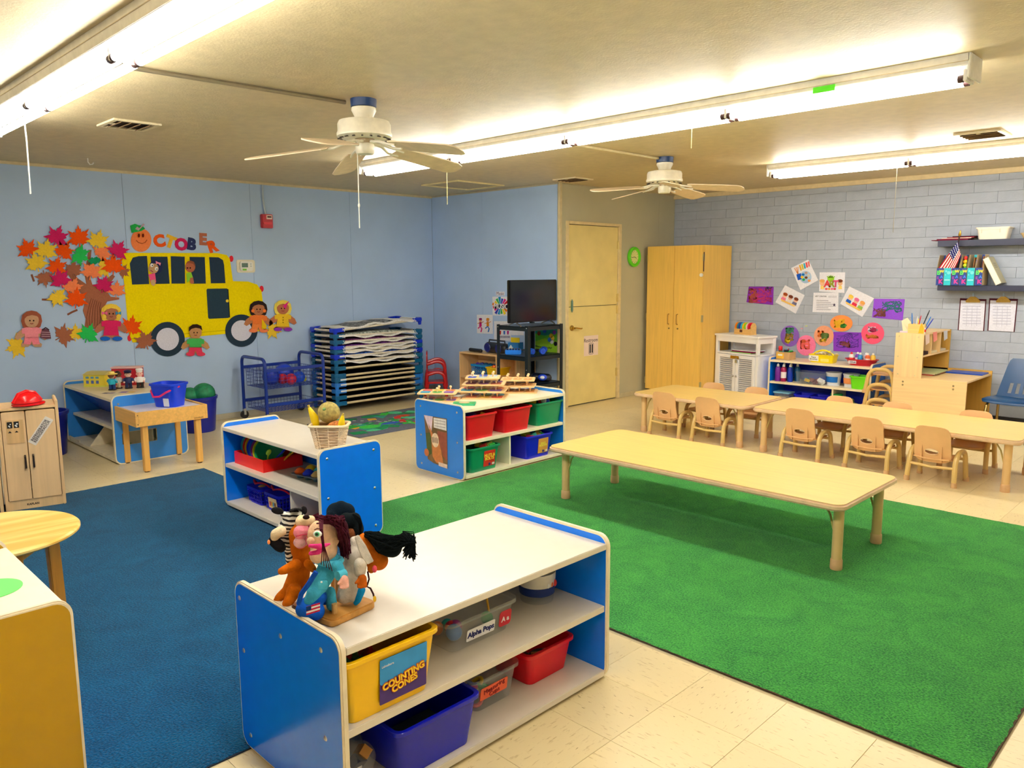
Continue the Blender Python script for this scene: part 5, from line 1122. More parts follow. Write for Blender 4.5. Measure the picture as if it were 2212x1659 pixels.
# lion
LI = (208, 106, 10)
r = puppet('orange lion hand puppet with a wide open pink mouth', (740, 1180), .02)
blob('body', caps7(r, [((870, 740), (830, 930), (105, 122), .04), ((830, 930), (760, 1050), (122, 100), (.04, .03)), ((760, 1050), (620, 1160), (75, 52), .03), ((620, 1160), (590, 1195), (50, 40), .03), ((780, 1090), (730, 1190), (80, 62), 0), ((730, 1190), (690, 1225), (60, 44), -.01),
     ((800, 800), (680, 860), (62, 50), -.01), ((680, 860), (640, 875), (50, 42), -.02), ((930, 790), (985, 850), (50, 42), -.02), ((850, 640), (840, 480), (110, 120), .05), ((840, 480), (850, 380), (110, 70), .06)]), cloth(LI), r, .0045)
blob('muzzle', caps7(r, [((850, 340), (960, 320), (60, 55), -.01), ((860, 320), .0, 60)]), cloth((238, 212, 170)), r, .004)
orb(r, 'nose', (912, 288), -.035, 38, 24, (40, 24, 24), 25)
blob('mouth', caps7(r, [((850, 450), (900, 440), (78, 60), -.02), ((850, 560), (880, 550), (72, 60), -.01)]), cloth((240, 140, 160)), r, .004)
orb(r, 'chin', (840, 560), -.02, 66, 60, (244, 190, 196), 50)
strands(r, 'mouth_line', [[(800, 495, -.06), (860, 480, -.062), (930, 470, -.055)]], 7, (190, 60, 90))
# zebra
zm = bpy.data.materials.new('zebra_cloth'); zm.use_nodes = True
zn = zm.node_tree.nodes; zl = zm.node_tree.links; tcn = zn.new('ShaderNodeTexCoord'); wv = zn.new('ShaderNodeTexWave'); wv.inputs['Scale'].default_value = 26; wv.inputs['Distortion'].default_value = 5; wv.inputs['Detail'].default_value = 1.5; wv.bands_direction = 'Z'
cr = zn.new('ShaderNodeValToRGB'); cr.color_ramp.elements[0].position = .42; cr.color_ramp.elements[0].color = (.012, .01, .014, 1); cr.color_ramp.elements[1].position = .5; cr.color_ramp.elements[1].color = (.88, .86, .80, 1)
zl.new(tcn.outputs['Object'], wv.inputs[0]); zl.new(wv.outputs[1], cr.inputs[0]); zl.new(cr.outputs[0], zn['Principled BSDF'].inputs['Base Color']); zn['Principled BSDF'].inputs['Roughness'].default_value = .95
r = puppet('black and white striped zebra hand puppet at the left of the stand', (720, 690), .08)
blob('body', caps7(r, [((790, 320), (690, 420), (120, 100), .08), ((690, 420), (730, 580), (100, 80), .09), ((730, 580), (740, 690), (70, 60), .1), ((740, 690), (760, 900), (60, 60), .11), ((740, 290), (660, 255), (60, 36), .07)]), zm, r, .0045)
blob('muzzle', caps7(r, [((640, 440), (580, 470), (62, 58), .03), ((570, 500), .03, 50)]), cloth((240, 220, 182)), r, .004)
blob('nose', caps7(r, [((560, 545), (620, 600), (62, 66), .04), ((640, 620), .05, 55)]), cloth((26, 24, 28)), r, .004)
orb(r, 'nostril', (505, 558), .0, 16, 26, (240, 150, 90), 12)
orb(r, 'ear', (600, 218), .06, 72, 40, (30, 28, 32), 26, rot=-.2); orb(r, 'ear', (885, 215), .09, 40, 50, (34, 30, 34), 24)
strands(r, 'mane', [[(740+16*k, 225+4*math.sin(k)-6*min(k,3), .03), (745+16*k, 205-4*min(k,3), .06), (750+16*k, 225-4*min(k,3), .10)] for k in range(8)], 10, (30, 28, 32))
# mail carrier girl
r = puppet('girl hand puppet with maroon hair, light blue shirt and blue mail bag', (1100, 1280), -.06)
SK = (238, 196, 160)
blob('head', caps7(r, [((1085, 500), (1110, 640), (150, 140), -.06), ((1090, 470), -.06, 160), ((960, 545), -.15, 44), ((1230, 540), -.06, 44), ((1040, 700), -.08, 90), ((1110, 740), (1130, 800), (80, 80), -.05)]), cloth(SK), r, .0045, 3)
blob('shirt', caps7(r, [((1180, 780), (1120, 900), (112, 110), -.05), ((1120, 900), (1010, 1100), (108, 92), -.06), ((1010, 1100), (950, 1190), (84, 64), -.07), ((1250, 820), (1285, 890), (66, 56), -.10), ((1170, 1100), (1190, 1250), (62, 60), -.03)]), cloth((66, 172, 206)), r, .0045)
b_ = MB(); n_ = 14; b_.tube([P7(1160+135*math.cos(2*PI*i/n_), 755+42*math.sin(2*PI*i/n_), -.06+.03*math.sin(2*PI*i/n_)*-1)-r.location for i in range(n_)], 30*K7, 8, closed=True); b_.build('collar', cloth((84, 190, 220)), r)
b_ = MB(); b_.cyl(P7(1250, 925, -.12)-r.location, P7(1330, 895, -.10)-r.location, 50*K7, n=14); b_.build('cuff', cloth((84, 190, 220)), r)
def finger_hand(rr, p, dd, rgb, s=1.0, flip=1):
    """mitten palm with five short curled fingers"""
    x, y = p; L_ = [((x, y-20*s), (x, y+25*s), (46*s, 50*s), dd)]
    for k in range(4): L_.append(((x-36*s+24*s*k, y+40*s), (x-40*s+26*s*k, y+(74-6*abs(k-1))*s), (17*s, 14*s), (dd-.004, dd-.012)))
    L_.append(((x-flip*38*s, y-4*s), (x-flip*66*s, y+26*s), (18*s, 14*s), (dd-.006, dd-.014)))
    return blob('hand', caps7(rr, L_), cloth(rgb), rr, .0028, 2)
finger_hand(r, (1325, 985), -.12, (240, 178, 160), 1.0)
orb(r, 'eye_white', (1035, 470), -.205, 44, 34, (250, 250, 250), 16, kind='p'); orb(r, 'iris', (1030, 472), -.215, 24, 24, (60, 160, 110), 12, kind='p'); orb(r, 'pupil', (1027, 472), -.222, 12, 13, (14, 14, 14), 8, kind='p')
strands(r, 'eyebrow', [[(1000, 425, -.19), (1035, 410, -.195), (1065, 415, -.19)]], 5, (90, 40, 40))
blob('lips', caps7(r, [((950, 600), (1060, 605), (20, 30), -.17), ((1060, 605), (1165, 580), (30, 14), (-.17, -.13)), ((960, 680), (1040, 670), (24, 26), -.165), ((1040, 670), (1100, 640), (26, 16), (-.165, -.15))]), cloth((232, 60, 140)), r, .0035, 2)
orb(r, 'nostril', (928, 592), -.17, 8, 6, (170, 100, 80), 6)
HR = (74, 22, 40); RR = random.Random(5); lines = []
for k in range(95):
    t = k/94.0; x0 = 1010+270*RR.random(); y0 = 300+70*RR.random()-40*math.sin(t*3)
    x2 = 1290+110*RR.random(); y2 = 560+190*RR.random(); d0 = -.14+.16*RR.random()
    lines.append([(x0, y0, d0), (1200+130*RR.random(), 270+110*RR.random(), d0+.02), (x2-30, 430+80*RR.random(), d0+.03), (x2, y2, -.05+.1*RR.random())])
fine = []
for k in range(9): (fine if k < 5 else lines).append([(1050+12*k, 300, -.12), (1062+7*k, 420, -.2), (1088+5*k, 600, -.2), (1075+30*k, 800+18*k, -.17)] if k < 5 else [(1040+6*k, 290, -.1), (1100+8*k, 270, -.13), (1180+8*k, 290, -.12), (1260, 380, -.1)])
strands(r, 'hair', lines, 8, HR); strands(r, 'loose_hair', fine, 4.5, HR)
blob('hair_cap', caps7(r, [((1120, 350), (1260, 400), (80, 110), .0), ((1260, 400), (1320, 560), (110, 80), .02)]), cloth((60, 18, 32)), r, .005)
blob('mail_bag', caps7(r, [((880, 1290), (1020, 1310), (85, 95), -.07), ((920, 1220), (1060, 1150), (70, 80), -.06), ((1050, 1000), (1120, 1150), (60, 90), -.02)]), cloth((20, 90, 200)), r, .005)
strands(r, 'bag_strap', [[(1020, 880, -.13), (940, 1010, -.13), (860, 1120, -.12), (830, 1230, -.11)]], 26, (24, 84, 196), n=8)
fb = P7(985, 1285, -.165)-r.location; fu = (P7(1065, 1300, -.165)-P7(900, 1350, -.165)).normalized(); fv = UP
for k in range(5): MB().prism([fb+fu*a+fv*b for a, b in ((-.018, -.011+.0046*k), (.02, -.011+.0046*k), (.02, -.011+.0046*(k+1)), (-.018, -.011+.0046*(k+1)))], -FW*.002).build('flag_stripe', cloth((190, 40, 70) if k % 2 == 0 else (240, 240, 240)), r, smooth=False)
MB().prism([fb-FW*.0021+fu*a+fv*b for a, b in ((-.018, 0), (-.004, 0), (-.004, .012), (-.018, .012))], -FW*.001).build('flag_canton', cloth((30, 60, 120)), r, smooth=False)
orb(r, 'button', (1078, 992), -.205, 11, 9, (246, 246, 246), 5, kind='p')
b_ = MB(); pb = P7(1095, 1020, -.175)-r.location; b_.prism([pb+RT*a+UP*b for a, b in rrect(.024, .022, .004, 3)], -FW*.004); b_.build('pocket', cloth((76, 182, 214)), r)
# doctor
r = puppet('doctor hand puppet in a white coat with black ponytail bending to the right', (1400, 1230), .02)
blob('coat', caps7(r, [((1440, 560), (1450, 720), (70, 120), .03), ((1450, 720), (1400, 950), (125, 118), .02), ((1400, 950), (1330, 1140), (112, 90), .01), ((1430, 980), (1440, 1150), (100, 70), .01), ((1500, 800), (1495, 880), (74, 66), -.05)]), cloth((214, 204, 190)), r, .0045)
b_ = MB(); b_.prism([P7(x, y, -.055)-r.location for x, y in ((1430, 500), (1480, 480), (1560, 600), (1645, 770), (1575, 805), (1500, 700))], FW*.006); b_.build('collar', cloth((226, 218, 206)), r, bevel=.002)
finger_hand(r, (1520, 975), -.06, (186, 90, 20), 1.05)
blob('head', caps7(r, [((1560, 560), (1640, 720), (110, 120), .05), ((1640, 720), (1700, 760), (120, 110), .05), ((1620, 850), .03, 50)]), cloth((206, 106, 20)), r, .0045)
orb(r, 'lips', (1655, 850), -.03, 26, 40, (240, 90, 110), 20)
blob('hair_cap', caps7(r, [((1600, 520), (1720, 590), (90, 130), .06), ((1720, 590), (1850, 620), (135, 110), .06), ((1900, 570), .05, 80)]), cloth((16, 26, 30)), r, .005)
lines = []
for k in range(90):
    y0 = 440+240*RR.random(); d0 = -.05+.12*RR.random()
    lines.append([(1540+40*RR.random(), 440+60*RR.random(), d0), (1700, y0, d0-.01), (1880, 480+170*RR.random(), d0), (1960+60*RR.random(), 450+160*RR.random(), d0), (2030+70*RR.random(), 480+140*RR.random(), d0), (1960+140*RR.random(), 640+110*RR.random(), d0)])
for k in range(16): lines.append([(1960, 440+8*k, .02), (2060+20*RR.random(), 450+20*k, .0), (2060+60*RR.random(), 560+14*k, .0)])
strands(r, 'ponytail', lines, 6, (14, 22, 24))
blob('trousers', caps7(r, [((1510, 1080), (1470, 1190), (48, 40), .0), ((1470, 1190), (1450, 1220), (40, 30), .0)]), cloth((20, 140, 200)), r, .004)
strands(r, 'stethoscope', [[(1580, 880, -.03), (1595, 960, -.05), (1570, 1040, -.05), (1610, 1060, -.06), (1640, 1120, -.06), (1655, 1180, -.06)]], 10, (60, 30, 30), n=7)
orb(r, 'chest_piece', (1655, 1175), -.065, 18, 34, (230, 180, 20), 10, kind='p')
# officer behind
r = puppet('hand puppet in a dark navy cap at the back of the stand', (1330, 600), .16)
blob('cap', caps7(r, [((1230, 230), (1350, 230), (110, 105), .16), ((1290, 180), .16, 80), ((1180, 270), (1240, 330), (60, 50), .13)]), cloth((12, 26, 38)), r, .005)
blob('head', caps7(r, [((1330, 350), (1360, 480), (120, 110), .16), ((1400, 480), .12, 80), ((1370, 600), (1380, 900), (90, 100), .12)]), cloth((120, 70, 40)), r, .005)
blob('hair', caps7(r, [((1440, 300), (1480, 420), (70, 66), .13), ((1480, 420), (1470, 520), (60, 50), .12), ((1350, 330), .13, 100)]), cloth((16, 24, 28)), r, .005)
strands(r, 'hair_strands', [[(1420+10*k, 250+6*k, .06), (1490+3*k, 350, .06), (1500+4*math.sin(k), 480, .08)] for k in range(8)], 12, (14, 20, 24))
# ================================================================ ON AND IN SHELF S3
RZ3 = PI/2; XF3 = -4.118
BIN3 = []
for (y, z, rgb, lb) in ((3.843, .286, RED, 'red storage bin at the upper left of the puzzle shelf'), (4.225, .286, RED, 'red storage bin in the upper middle of the puzzle shelf'), (4.592, .286, GREEN, 'green storage bin full of balls at the upper right of the puzzle shelf'),
                        (3.872, .036, GREEN, 'green storage bin labelled Nuts and Bolts on the puzzle shelf'), (4.466, .036, DBLUE, 'blue storage bin labelled Builders on the puzzle shelf')):
    r = tub('storage_bin', lb, 'bin', (XF3-.175, y, z), RZ3, .30, .33, .185, plastic(rgb), taper=.88); BIN3.append(r)
fyb = -.33*.94/2-.002; vs3 = Vector((0, -.10, 1)).normalized()
for r, c_, tx, oc in ((BIN3[3], (214, 40, 26), 'NUTS &\nBOLTS', (255, 226, 60)), (BIN3[4], (226, 160, 70), 'BRICK\nBUILDERS', (240, 220, 80))):
    c0 = Vector((.045, fyb-.002, .09)); decal(r, 'label_card', c0, (1,0,0), vs3, .115, .12, mat(c_, .5)); text_obj('lettering', tx, .031 if 'NUTS' in tx else .021, mat(oc, .6), r, frame(c0+Vector((0, -.0022, .01)), (1,0,0), vs3), bold=.0012)
    MB().ball(c0+Vector((.0, -.001, -.045)), (.011, .002, .011), 12, 8).build('emblem', mat((30, 30, 110), .5), r)
    decal(r, 'bar_code', c0+Vector((.036, -.0012, -.045)), (1,0,0), vs3, .026, .016, paper((240, 220, 210)))
jumble('toy_ball', 'ball', ['yellow ball at the left of the green bin on the puzzle shelf', 'red ball in the green bin on the puzzle shelf', 'second yellow ball in the green bin on the puzzle shelf', 'blue ball in the green bin on the puzzle shelf', 'green ball in the green bin on the puzzle shelf', 'white ball in the green bin on the puzzle shelf', 'orange ball in the green bin on the puzzle shelf'], (XF3-.12, 4.592), .22, .12, .437, [(250,220,20),(220,40,40),(250,214,20),(30,80,220),(60,180,70),(240,240,230),(240,140,30)], 21, .032, RZ3, 'balls in the green bin')
jumble('toy_block', 'toy', ['wooden block in the upper left red bin', 'blue block in the upper left red bin', 'purple block in the upper left red bin'], (XF3-.13, 3.84), .18, .10, .412, [(214,160,50),(30,60,190),(90,60,170)], 22, .036, RZ3, 'blocks in the red bin', 'block')
jumble('toy_block', 'toy', ['dark red block in the middle red bin', 'navy block in the middle red bin', 'brown block in the middle red bin'], (XF3-.13, 4.225), .18, .10, .405, [(180,20,30),(30,30,90),(130,60,40)], 23, .034, RZ3, 'blocks in the middle red bin', 'block')
jumble('toy_bolt', 'toy', ['yellow bolt toy in the Nuts and Bolts bin', 'red bolt toy in the Nuts and Bolts bin', 'green bolt toy in the Nuts and Bolts bin', 'olive bolt toy in the Nuts and Bolts bin'], (XF3-.10, 3.872), .19, .10, .178, [(240,200,30),(220,50,40),(60,190,80),(150,150,40)], 24, .034, RZ3, 'nuts and bolts', 'block')
jumble('toy_brick', 'toy', ['yellow green brick in the blue bin', 'green brick in the blue bin', 'tan brick in the blue bin', 'teal brick in the blue bin', 'pink brick in the blue bin'], (XF3-.10, 4.466), .18, .10, .18, [(220,214,40),(40,160,80),(200,160,80),(60,190,170),(230,60,110)], 25, .032, RZ3, 'bricks in the blue bin', 'block')
# picture page on the end panel of S3 (faces -Y)
r = thing('picture_page', 'torn photo page of a tiger cub taped to the blue shelf end', 'poster', (-4.425, 3.6445, .25))
def e3(x, z, d=0): return Vector((x, -.0006-d, z))
pg = [(-.135, .185), (.13, .190), (.13, -.185), (-.03, -.17), (-.10, -.15), (-.118, .03)]
MB().prism([e3(*p) for p in pg], (0, -.001, 0)).build('sheet', mat((120, 92, 54), .5, 'print', amount=.25, scale=14), r, smooth=False)
def patch(nm, pts, rgb, L): MB().prism([e3(x, z, .001+.0006*L) for x, z in pts], (0, -.0005, 0)).build(nm, mat(rgb, .5, 'print', amount=.12, scale=30), r, smooth=False)
patch('green_area', [(-.118, .05), (-.06, .06), (-.05, -.10), (-.10, -.13)], (70, 92, 40), 0)
patch('white_fur', [(-.135, .185), (-.03, .187), (-.05, .06), (-.08, .09)], (236, 214, 226), 0)
patch('orange_body', [(-.085, .13), (-.03, .05), (.02, .06), (.06, -.06), (.09, -.17), (.0, -.16), (-.04, -.12), (-.05, .02)], (206, 126, 66), 1)
patch('brown_area', [(.02, .085), (.13, .085), (.13, -.13), (.08, -.10), (.03, .02)], (150, 76, 56), 0)
patch('face', [(x*.042-.005, z*.055+.01) for x, z in [(math.cos(2*PI*i/16), math.sin(2*PI*i/16)) for i in range(16)]], (240, 214, 180), 2)
for k in range(5): patch('stripe', [(-.04+.016*k, .03+.006*(k % 2)), (-.034+.016*k, .03), (-.03+.014*k, -.01), (-.036+.014*k, -.012)], (70, 40, 26), 3)
patch('paw', [(-.11+.028*math.cos(2*PI*i/12), -.10+.03*math.sin(2*PI*i/12)) for i in range(12)], (190, 110, 60), 2)
patch('text_block', [(-.02, .180), (.125, .184), (.125, .10), (-.02, .105)], (240, 236, 230), 1)
for k in range(3): patch('text_line', [(-.01, .166-.022*k), (.115, .168-.022*k), (.115, .163-.022*k), (-.01, .161-.022*k)], (170, 160, 160), 2)
patch('caption', [(.03, -.15), (.13, -.155), (.13, -.185), (.03, -.18)], (240, 214, 190), 3)
# peg puzzles
def puzzle(label, x, y, z, rz, cols, w=.30, d=.225, seed=0):
    r = thing('peg_puzzle', label, 'puzzle', (x, y, z), rz, 'wooden peg puzzles'); R = random.Random(seed)
    MB().prism([(a, b, 0) for a, b in rrect(w, d, .02, 4)], (0, 0, .010)).build('board', wood((244, 208, 150), 0, .4, .06), r, bevel=.0015)
    k = 0
    for i in range(3):
        for j in range(2):
            px_, py_ = (-w*.30+i*w*.30), (-d*.22+j*d*.44)
            pc = MB().prism([(px_+a, py_+b, .0102) for a, b in (ell(0, 0, w*.125, d*.18, 14) if (i+j) % 2 else rrect(w*.24, d*.36, .015, 3))], (0, 0, .004)).build('puzzle_piece', mat(cols[k % len(cols)], .4), r, smooth=False)
            if R.random() < .75 or z > .6: MB().lathe([(0, 0), (.005, 0), (.005, .016), (.010, .021), (.011, .028), (.007, .034), (0, .035)], 12, (px_, py_, .014)).build('peg', wood((246, 214, 166), 2, .4), pc)
            k += 1
    return r
PC = [(60,150,190),(220,90,70),(90,160,80),(230,190,70),(130,90,160),(220,130,80)]
bz = .5245
puzzle('peg puzzle at the bottom of the left pair on the puzzle shelf', -4.585, 3.83, bz, .72, PC, seed=1); puzzle('painted peg puzzle on top of the left pair', -4.60, 3.82, bz+.058, .72, PC, seed=2)
puzzle('lowest peg puzzle of the tall stack', -4.44, 4.17, bz, .66, PC[::-1], .34, .26, 3); puzzle('second peg puzzle from the bottom of the tall stack', -4.46, 4.16, bz+.052, .66, PC, .38, .26, 4)
puzzle('third peg puzzle from the bottom of the tall stack', -4.45, 4.17, bz+.104, .70, [(120,50,60),(160,80,60),(120,60,120)], .33, .24, 5); puzzle('topmost peg puzzle of the tall stack', -4.46, 4.165, bz+.152, .74, [(70,90,190),(230,220,200),(180,200,220)], .27, .21, 6)
puzzle('lowest peg puzzle of the right stack', -4.43, 4.55, bz, .70, [(214,150,80),(150,100,60)], .29, .22, 7); puzzle('middle peg puzzle of the right stack', -4.46, 4.53, bz+.05, .66, [(220,170,110)], .33, .22, 8); puzzle('topmost peg puzzle of the right stack', -4.45, 4.55, bz+.098, .70, [(236,170,110),(240,200,140)], .28, .21, 9)
r = thing('board_book', 'green board book lying at the front of the puzzle shelf', 'book', (-4.30, 3.82, .5245), .75)
MB().box(-.085, -.065, 0, .085, .065, .012).build('pages', mat((60, 180, 130), .5), r, smooth=False, bevel=.002); MB().prism([(a, b, .012) for a, b in rrect(.15, .11, .01)], (0, 0, .001)).build('cover', mat((50, 160, 90), .4, 'print', amount=.3, scale=30), r, smooth=False); MB().prism([(a, b, .0131) for a, b in ell(0, .01, .04, .035)], (0, 0, .0008)).build('cover_picture', mat((214, 190, 150), .5), r, smooth=False)
# ================================================================ SHELF S2
_before = set(o.name for o in bpy.data.objects)
r = thing('plate_tray', 'red plastic tray holding toy plates and cutlery', 'tray', (-4.535, 2.35, .286)); rt_ = plastic((236, 20, 16))
MB().box(-.19, -.135, 0, .19, .135, .006).build('tray_base', rt_, r, smooth=False)
for a in ((-.19, -.135, .19, -.129), (-.19, .129, .19, .135), (-.19, -.129, -.184, .129), (.184, -.129, .19, .129)): MB().box(a[0], a[1], .006, a[2], a[3], .078).build('tray_wall', rt_, r, smooth=False, bevel=.001)
PL = [((60,190,220),'sky blue'),((206,30,24),'red'),((250,190,40),'yellow'),((20,60,220),'dark blue'),((30,110,230),'bright blue'),((140,40,160),'purple'),((230,220,40),'lime yellow'),((10,140,80),'green')]
for k, (c_, nm) in enumerate(PL):
    o = MB().lathe([(0, 0), (.06, 0), (.066, .003), (.088, .014), (.09, .016), (.086, .0165), (.064, .006), (0, .004)], 28).build('toy_plate', plastic(c_)); tag(o, '%s toy plate standing in the red tray' % nm, 'plate', 'toy plates in the red tray')
    o.location = (-4.685+.034*k, 2.335-.004*k, .386); o.rotation_euler = (0, math.radians(76), math.radians(-12))
for k, (c_, nm) in enumerate((((160, 214, 40), 'lime'), ((20, 60, 214), 'blue'), ((250, 190, 30), 'yellow'), ((60, 190, 90), 'green'), ((230, 40, 40), 'red'), ((40, 40, 180), 'navy'))):
    b = MB(); b.tube([(0, 0, 0), (0, 0, .09), (.004, 0, .12)], [.005, .005, .006], 7); b.ball((.006, 0, .14), (.006, .018, .026), 12, 8)
    o = b.build('toy_spoon', plastic(c_)); o.location = (-4.42+.02*(k % 4), 2.28+.05*(k//2), .30); o.rotation_euler = (.2*(-1)**k, math.radians(34+5*k), .5*k); tag(o, '%s toy spoon leaning in the red tray' % nm, 'spoon', 'toy cutlery in the red tray')
r = thing('muffin_tin', 'metal muffin tin on the fruit basket shelf', 'tin', (-4.02, 2.37, .286), .15)
MB().prism([(a, b, .026) for a, b in rrect(.24, .17, .02)], (0, 0, .003)).build('tin_plate', mat((130, 150, 170), .3, metal=.7), r, bevel=.001)
CC = [((238,100,20),'orange'),((30,60,220),'blue'),((220,190,120),'tan'),((236,200,20),'yellow'),((40,190,220),'sky blue'),((200,40,60),'red')]
for i in range(3):
    for j in range(2):
        x, y = -.075+.075*i, -.04+.08*j; MB().lathe([(0, 0), (.02, 0), (.029, .026), (0, .026)], 16, (x, y, 0)).build('cup', mat((90, 130, 150), .3, metal=.6), r)
        c_, nm = CC[i+3*j]; o = MB().lathe([(0, 0), (.032, 0), (.036, .008), (.028, .016), (.022, .024), (.012, .03), (0, .034)], 16).build('toy_cupcake', plastic(c_)); tag(o, '%s toy cupcake in the muffin tin' % nm, 'toy food', 'toy cupcakes')
        o.location = Matrix.Rotation(.15, 3, 'Z') @ Vector((x, y, 0))+Vector((-4.02, 2.37, .316))
def lattice_basket(label, loc, rz, w, d, h, rgb, handle=None, tilt=0, sticker=None, diamond=False):
    r = thing('basket', label, 'basket', loc, rz); m = plastic(rgb); t = .86
    MB().loft([ring_pts(w*t, d*t, .02, 0), ring_pts(w*t+.006, d*t+.006, .02, .012), ring_pts(w*t-.006, d*t-.006, .018, .012), ring_pts(w*t-.01, d*t-.01, .018, .004)]).build('base', m, r)
    MB().loft([ring_pts(w-.004, d-.004, .025, h-.022), ring_pts(w+.016, d+.016, .03, h-.018), ring_pts(w+.016, d+.016, .03, h), ring_pts(w-.006, d-.006, .025, h)]).build('rim', m, r)
    n = 30; bars = MB()
    def wall(s_, z):
        k = t+(1-t)*z/h; W, D = w*k, d*k; per = 2*(W+D); q = (s_ % 1)*per
        if q < W: return Vector((-W/2+q, -D/2, z))
        q -= W
        if q < D: return Vector((W/2, -D/2+q, z))
        q -= D
        if q < W: return Vector((W/2-q, D/2, z))
        return Vector((-W/2, D/2-(q-W), z))
    for k in range(n):
        if diamond:
            for sg in (.06, -.06): bars.tube([wall(k/n, .008), wall(k/n+sg/2, h/2), wall(k/n+sg, h-.012)], .003, 5)
        else: bars.tube([wall(k/n, .008), wall(k/n, h-.012)], .0035, 5)
    if not diamond:
        for z in (.03, .055, .08):
            if z < h-.02: bars.tube([wall(i/40, z) for i in range(40)], .003, 5, closed=True)
    bars.build('lattice', m, r)
    if handle:
        b = MB(); b.tube([tuple(v) for v in arc((-w/2-.004, -.01, h-.005), (-w/2*.9, -d*.30, h+.05), (0, -d*.42, h+.02), 6)]+[tuple(v) for v in arc((.0, -d*.42, h+.02), (w/2*.9, -d*.30, h+.05), (w/2+.004, -.01, h-.005), 6)][1:], .006, 7); b.build('handle', plastic(handle), r)
    if sticker:
        decal(r, 'label_card', (.0, -d*.93/2-.002, h*.45), (1,0,0), (0,-.1,1), w*.55, h*.6, mat((250, 224, 180), .5))
        for k, c_ in enumerate(((230,90,110),(240,170,60),(90,170,210),(150,90,50))): MB().ball((-.03+.02*k, -d*.93/2-.004, h*.4), (.011, .0015, .016), 10, 6).build('print', mat(c_, .5), r)
    return r
lattice_basket('blue lattice basket with a red handle at the lower left of the fruit shelf', (-4.565, 2.335, .036), .0, .18, .16, .11, (4, 10, 214), (206, 10, 40))
lattice_basket('blue basket with a food label and red handle on the fruit shelf', (-4.33, 2.335, .036), .0, .19, .16, .115, (4, 10, 214), (206, 10, 40), sticker=True)
jumble('toy_food', 'toy food', ['red toy food in the blue lattice basket', 'tan toy food in the blue lattice basket', 'maroon toy food in the blue lattice basket'], (-4.565, 2.34), .09, .07, .09, [(206,20,30),(214,170,90),(150,20,40)], 31, .03, 0, 'toy food in the basket')
lattice_basket('small red basket in the right compartment of the fruit shelf', (-3.82, 2.30, .036), .3, .14, .12, .07, (200, 16, 50))
# fruit basket
FBX, FBY, FBZ = -3.755, 2.325, .5245
r = thing('fruit_basket', 'white wicker basket holding toy fruit', 'basket', (FBX, FBY, FBZ), .78); wk = mat((244, 220, 186), .6, 'wicker', amount=.1, scale=40)
H = .128; w0, d0, w1, d1 = .145, .105, .20, .145
stk = MB(); nst = 44
def fbw(s_, z, o_=0):
    k = z/H; pts = rrect(w0+(w1-w0)*k+o_, d0+(d1-d0)*k+o_, .02+.01*k, 4); n = len(pts); q = (s_ % 1)*n; i = int(q); a = Vector(pts[i % n]); b = Vector(pts[(i+1) % n]); p = a.lerp(b, q-i); return Vector((p.x, p.y, z))
for k in range(nst): stk.tube([fbw(k/nst, .0), fbw(k/nst, H)], .0028, 5)
stk.build('stakes', wk, r)
wv_ = MB()
for j in range(13):
    z = .006+j*.0096; wv_.tube([fbw(i/88+.001, z, (.005 if (i+j*2) % 4 < 2 else -.004)) for i in range(88)], .0026, 4, closed=True)
wv_.build('weave', wk, r)
b = MB(); b.loft([ring_pts(w0-.004, d0-.004, .02, .004), ring_pts(w1-.012, d1-.012, .028, H-.004), ring_pts(w1-.016, d1-.016, .028, H-.004), ring_pts(w0-.008, d0-.008, .02, .006)]); b.build('lining', mat((176, 136, 96), .8), r)
b = MB(); b.tube([fbw(i/48, H, .006) for i in range(48)], .008, 8, closed=True); b.build('rim', mat((248, 226, 186), .55), r)
mm = mat((176, 158, 88), .8, 'melon', amount=.25, scale=60, bump=.6)
r = thing('toy_melon', 'tan netted cantaloupe melon in the wicker basket', 'fruit', (FBX-.035, FBY+.02, FBZ+.125))
MB().ball((0, 0, .065), (.062, .062, .060), 28, 18).build('rind', mm, r); MB().cyl((.028, -.046, .092), (.031, -.050, .097), .010, .007, 12).build('stem_scar', mat((120, 160, 90), .7), r)
def banana(label, loc, rot, s=1.0):
    r = thing('toy_banana', label, 'fruit', loc, rot=rot); r.scale = (s, s, s)
    MB().tube([(0, 0, -.02), (.006, 0, .02), (.006, 0, .06), (-.004, 0, .095), (-.010, 0, .12)], [.012, .022, .024, .016, .008], 10).build('peel', mat((250, 214, 10), .45), r)
    MB().tube([(-.010, 0, .119), (-.012, 0, .135)], [.007, .0065], 8).build('tip', mat((200, 170, 60), .6), r)
banana('yellow toy banana at the left of the wicker basket', (FBX-.075, FBY-.045, FBZ+.105), (.1, -.15, .6)); banana('yellow toy banana at the right front of the wicker basket', (FBX+.045, FBY+.02, FBZ+.09), (.15, .45, .8), .85)
r = thing('toy_pineapple', 'brown toy pineapple lying in the wicker basket', 'fruit', (FBX+.03, FBY+.02, FBZ+.115), rot=(0, 1.3, .7))
MB().ball((0, 0, 0), (.034, .034, .058), 20, 14).build('body', mat((214, 130, 60), .7, 'pineapple', amount=.4, scale=90, bump=.8), r)
b = MB()
for k in range(9): a = 2*PI*k/9; b.prism([(.010*math.cos(a), .010*math.sin(a), -.055), (.028*math.cos(a), .028*math.sin(a), -.09), (.012*math.cos(a+.6), .012*math.sin(a+.6), -.055)], (0, 0, .002))
b.build('crown', mat((40, 110, 50), .6), r, smooth=False)
for o in bpy.data.objects:
    if o.parent is None and o.name not in _before: o.location.z += .0072
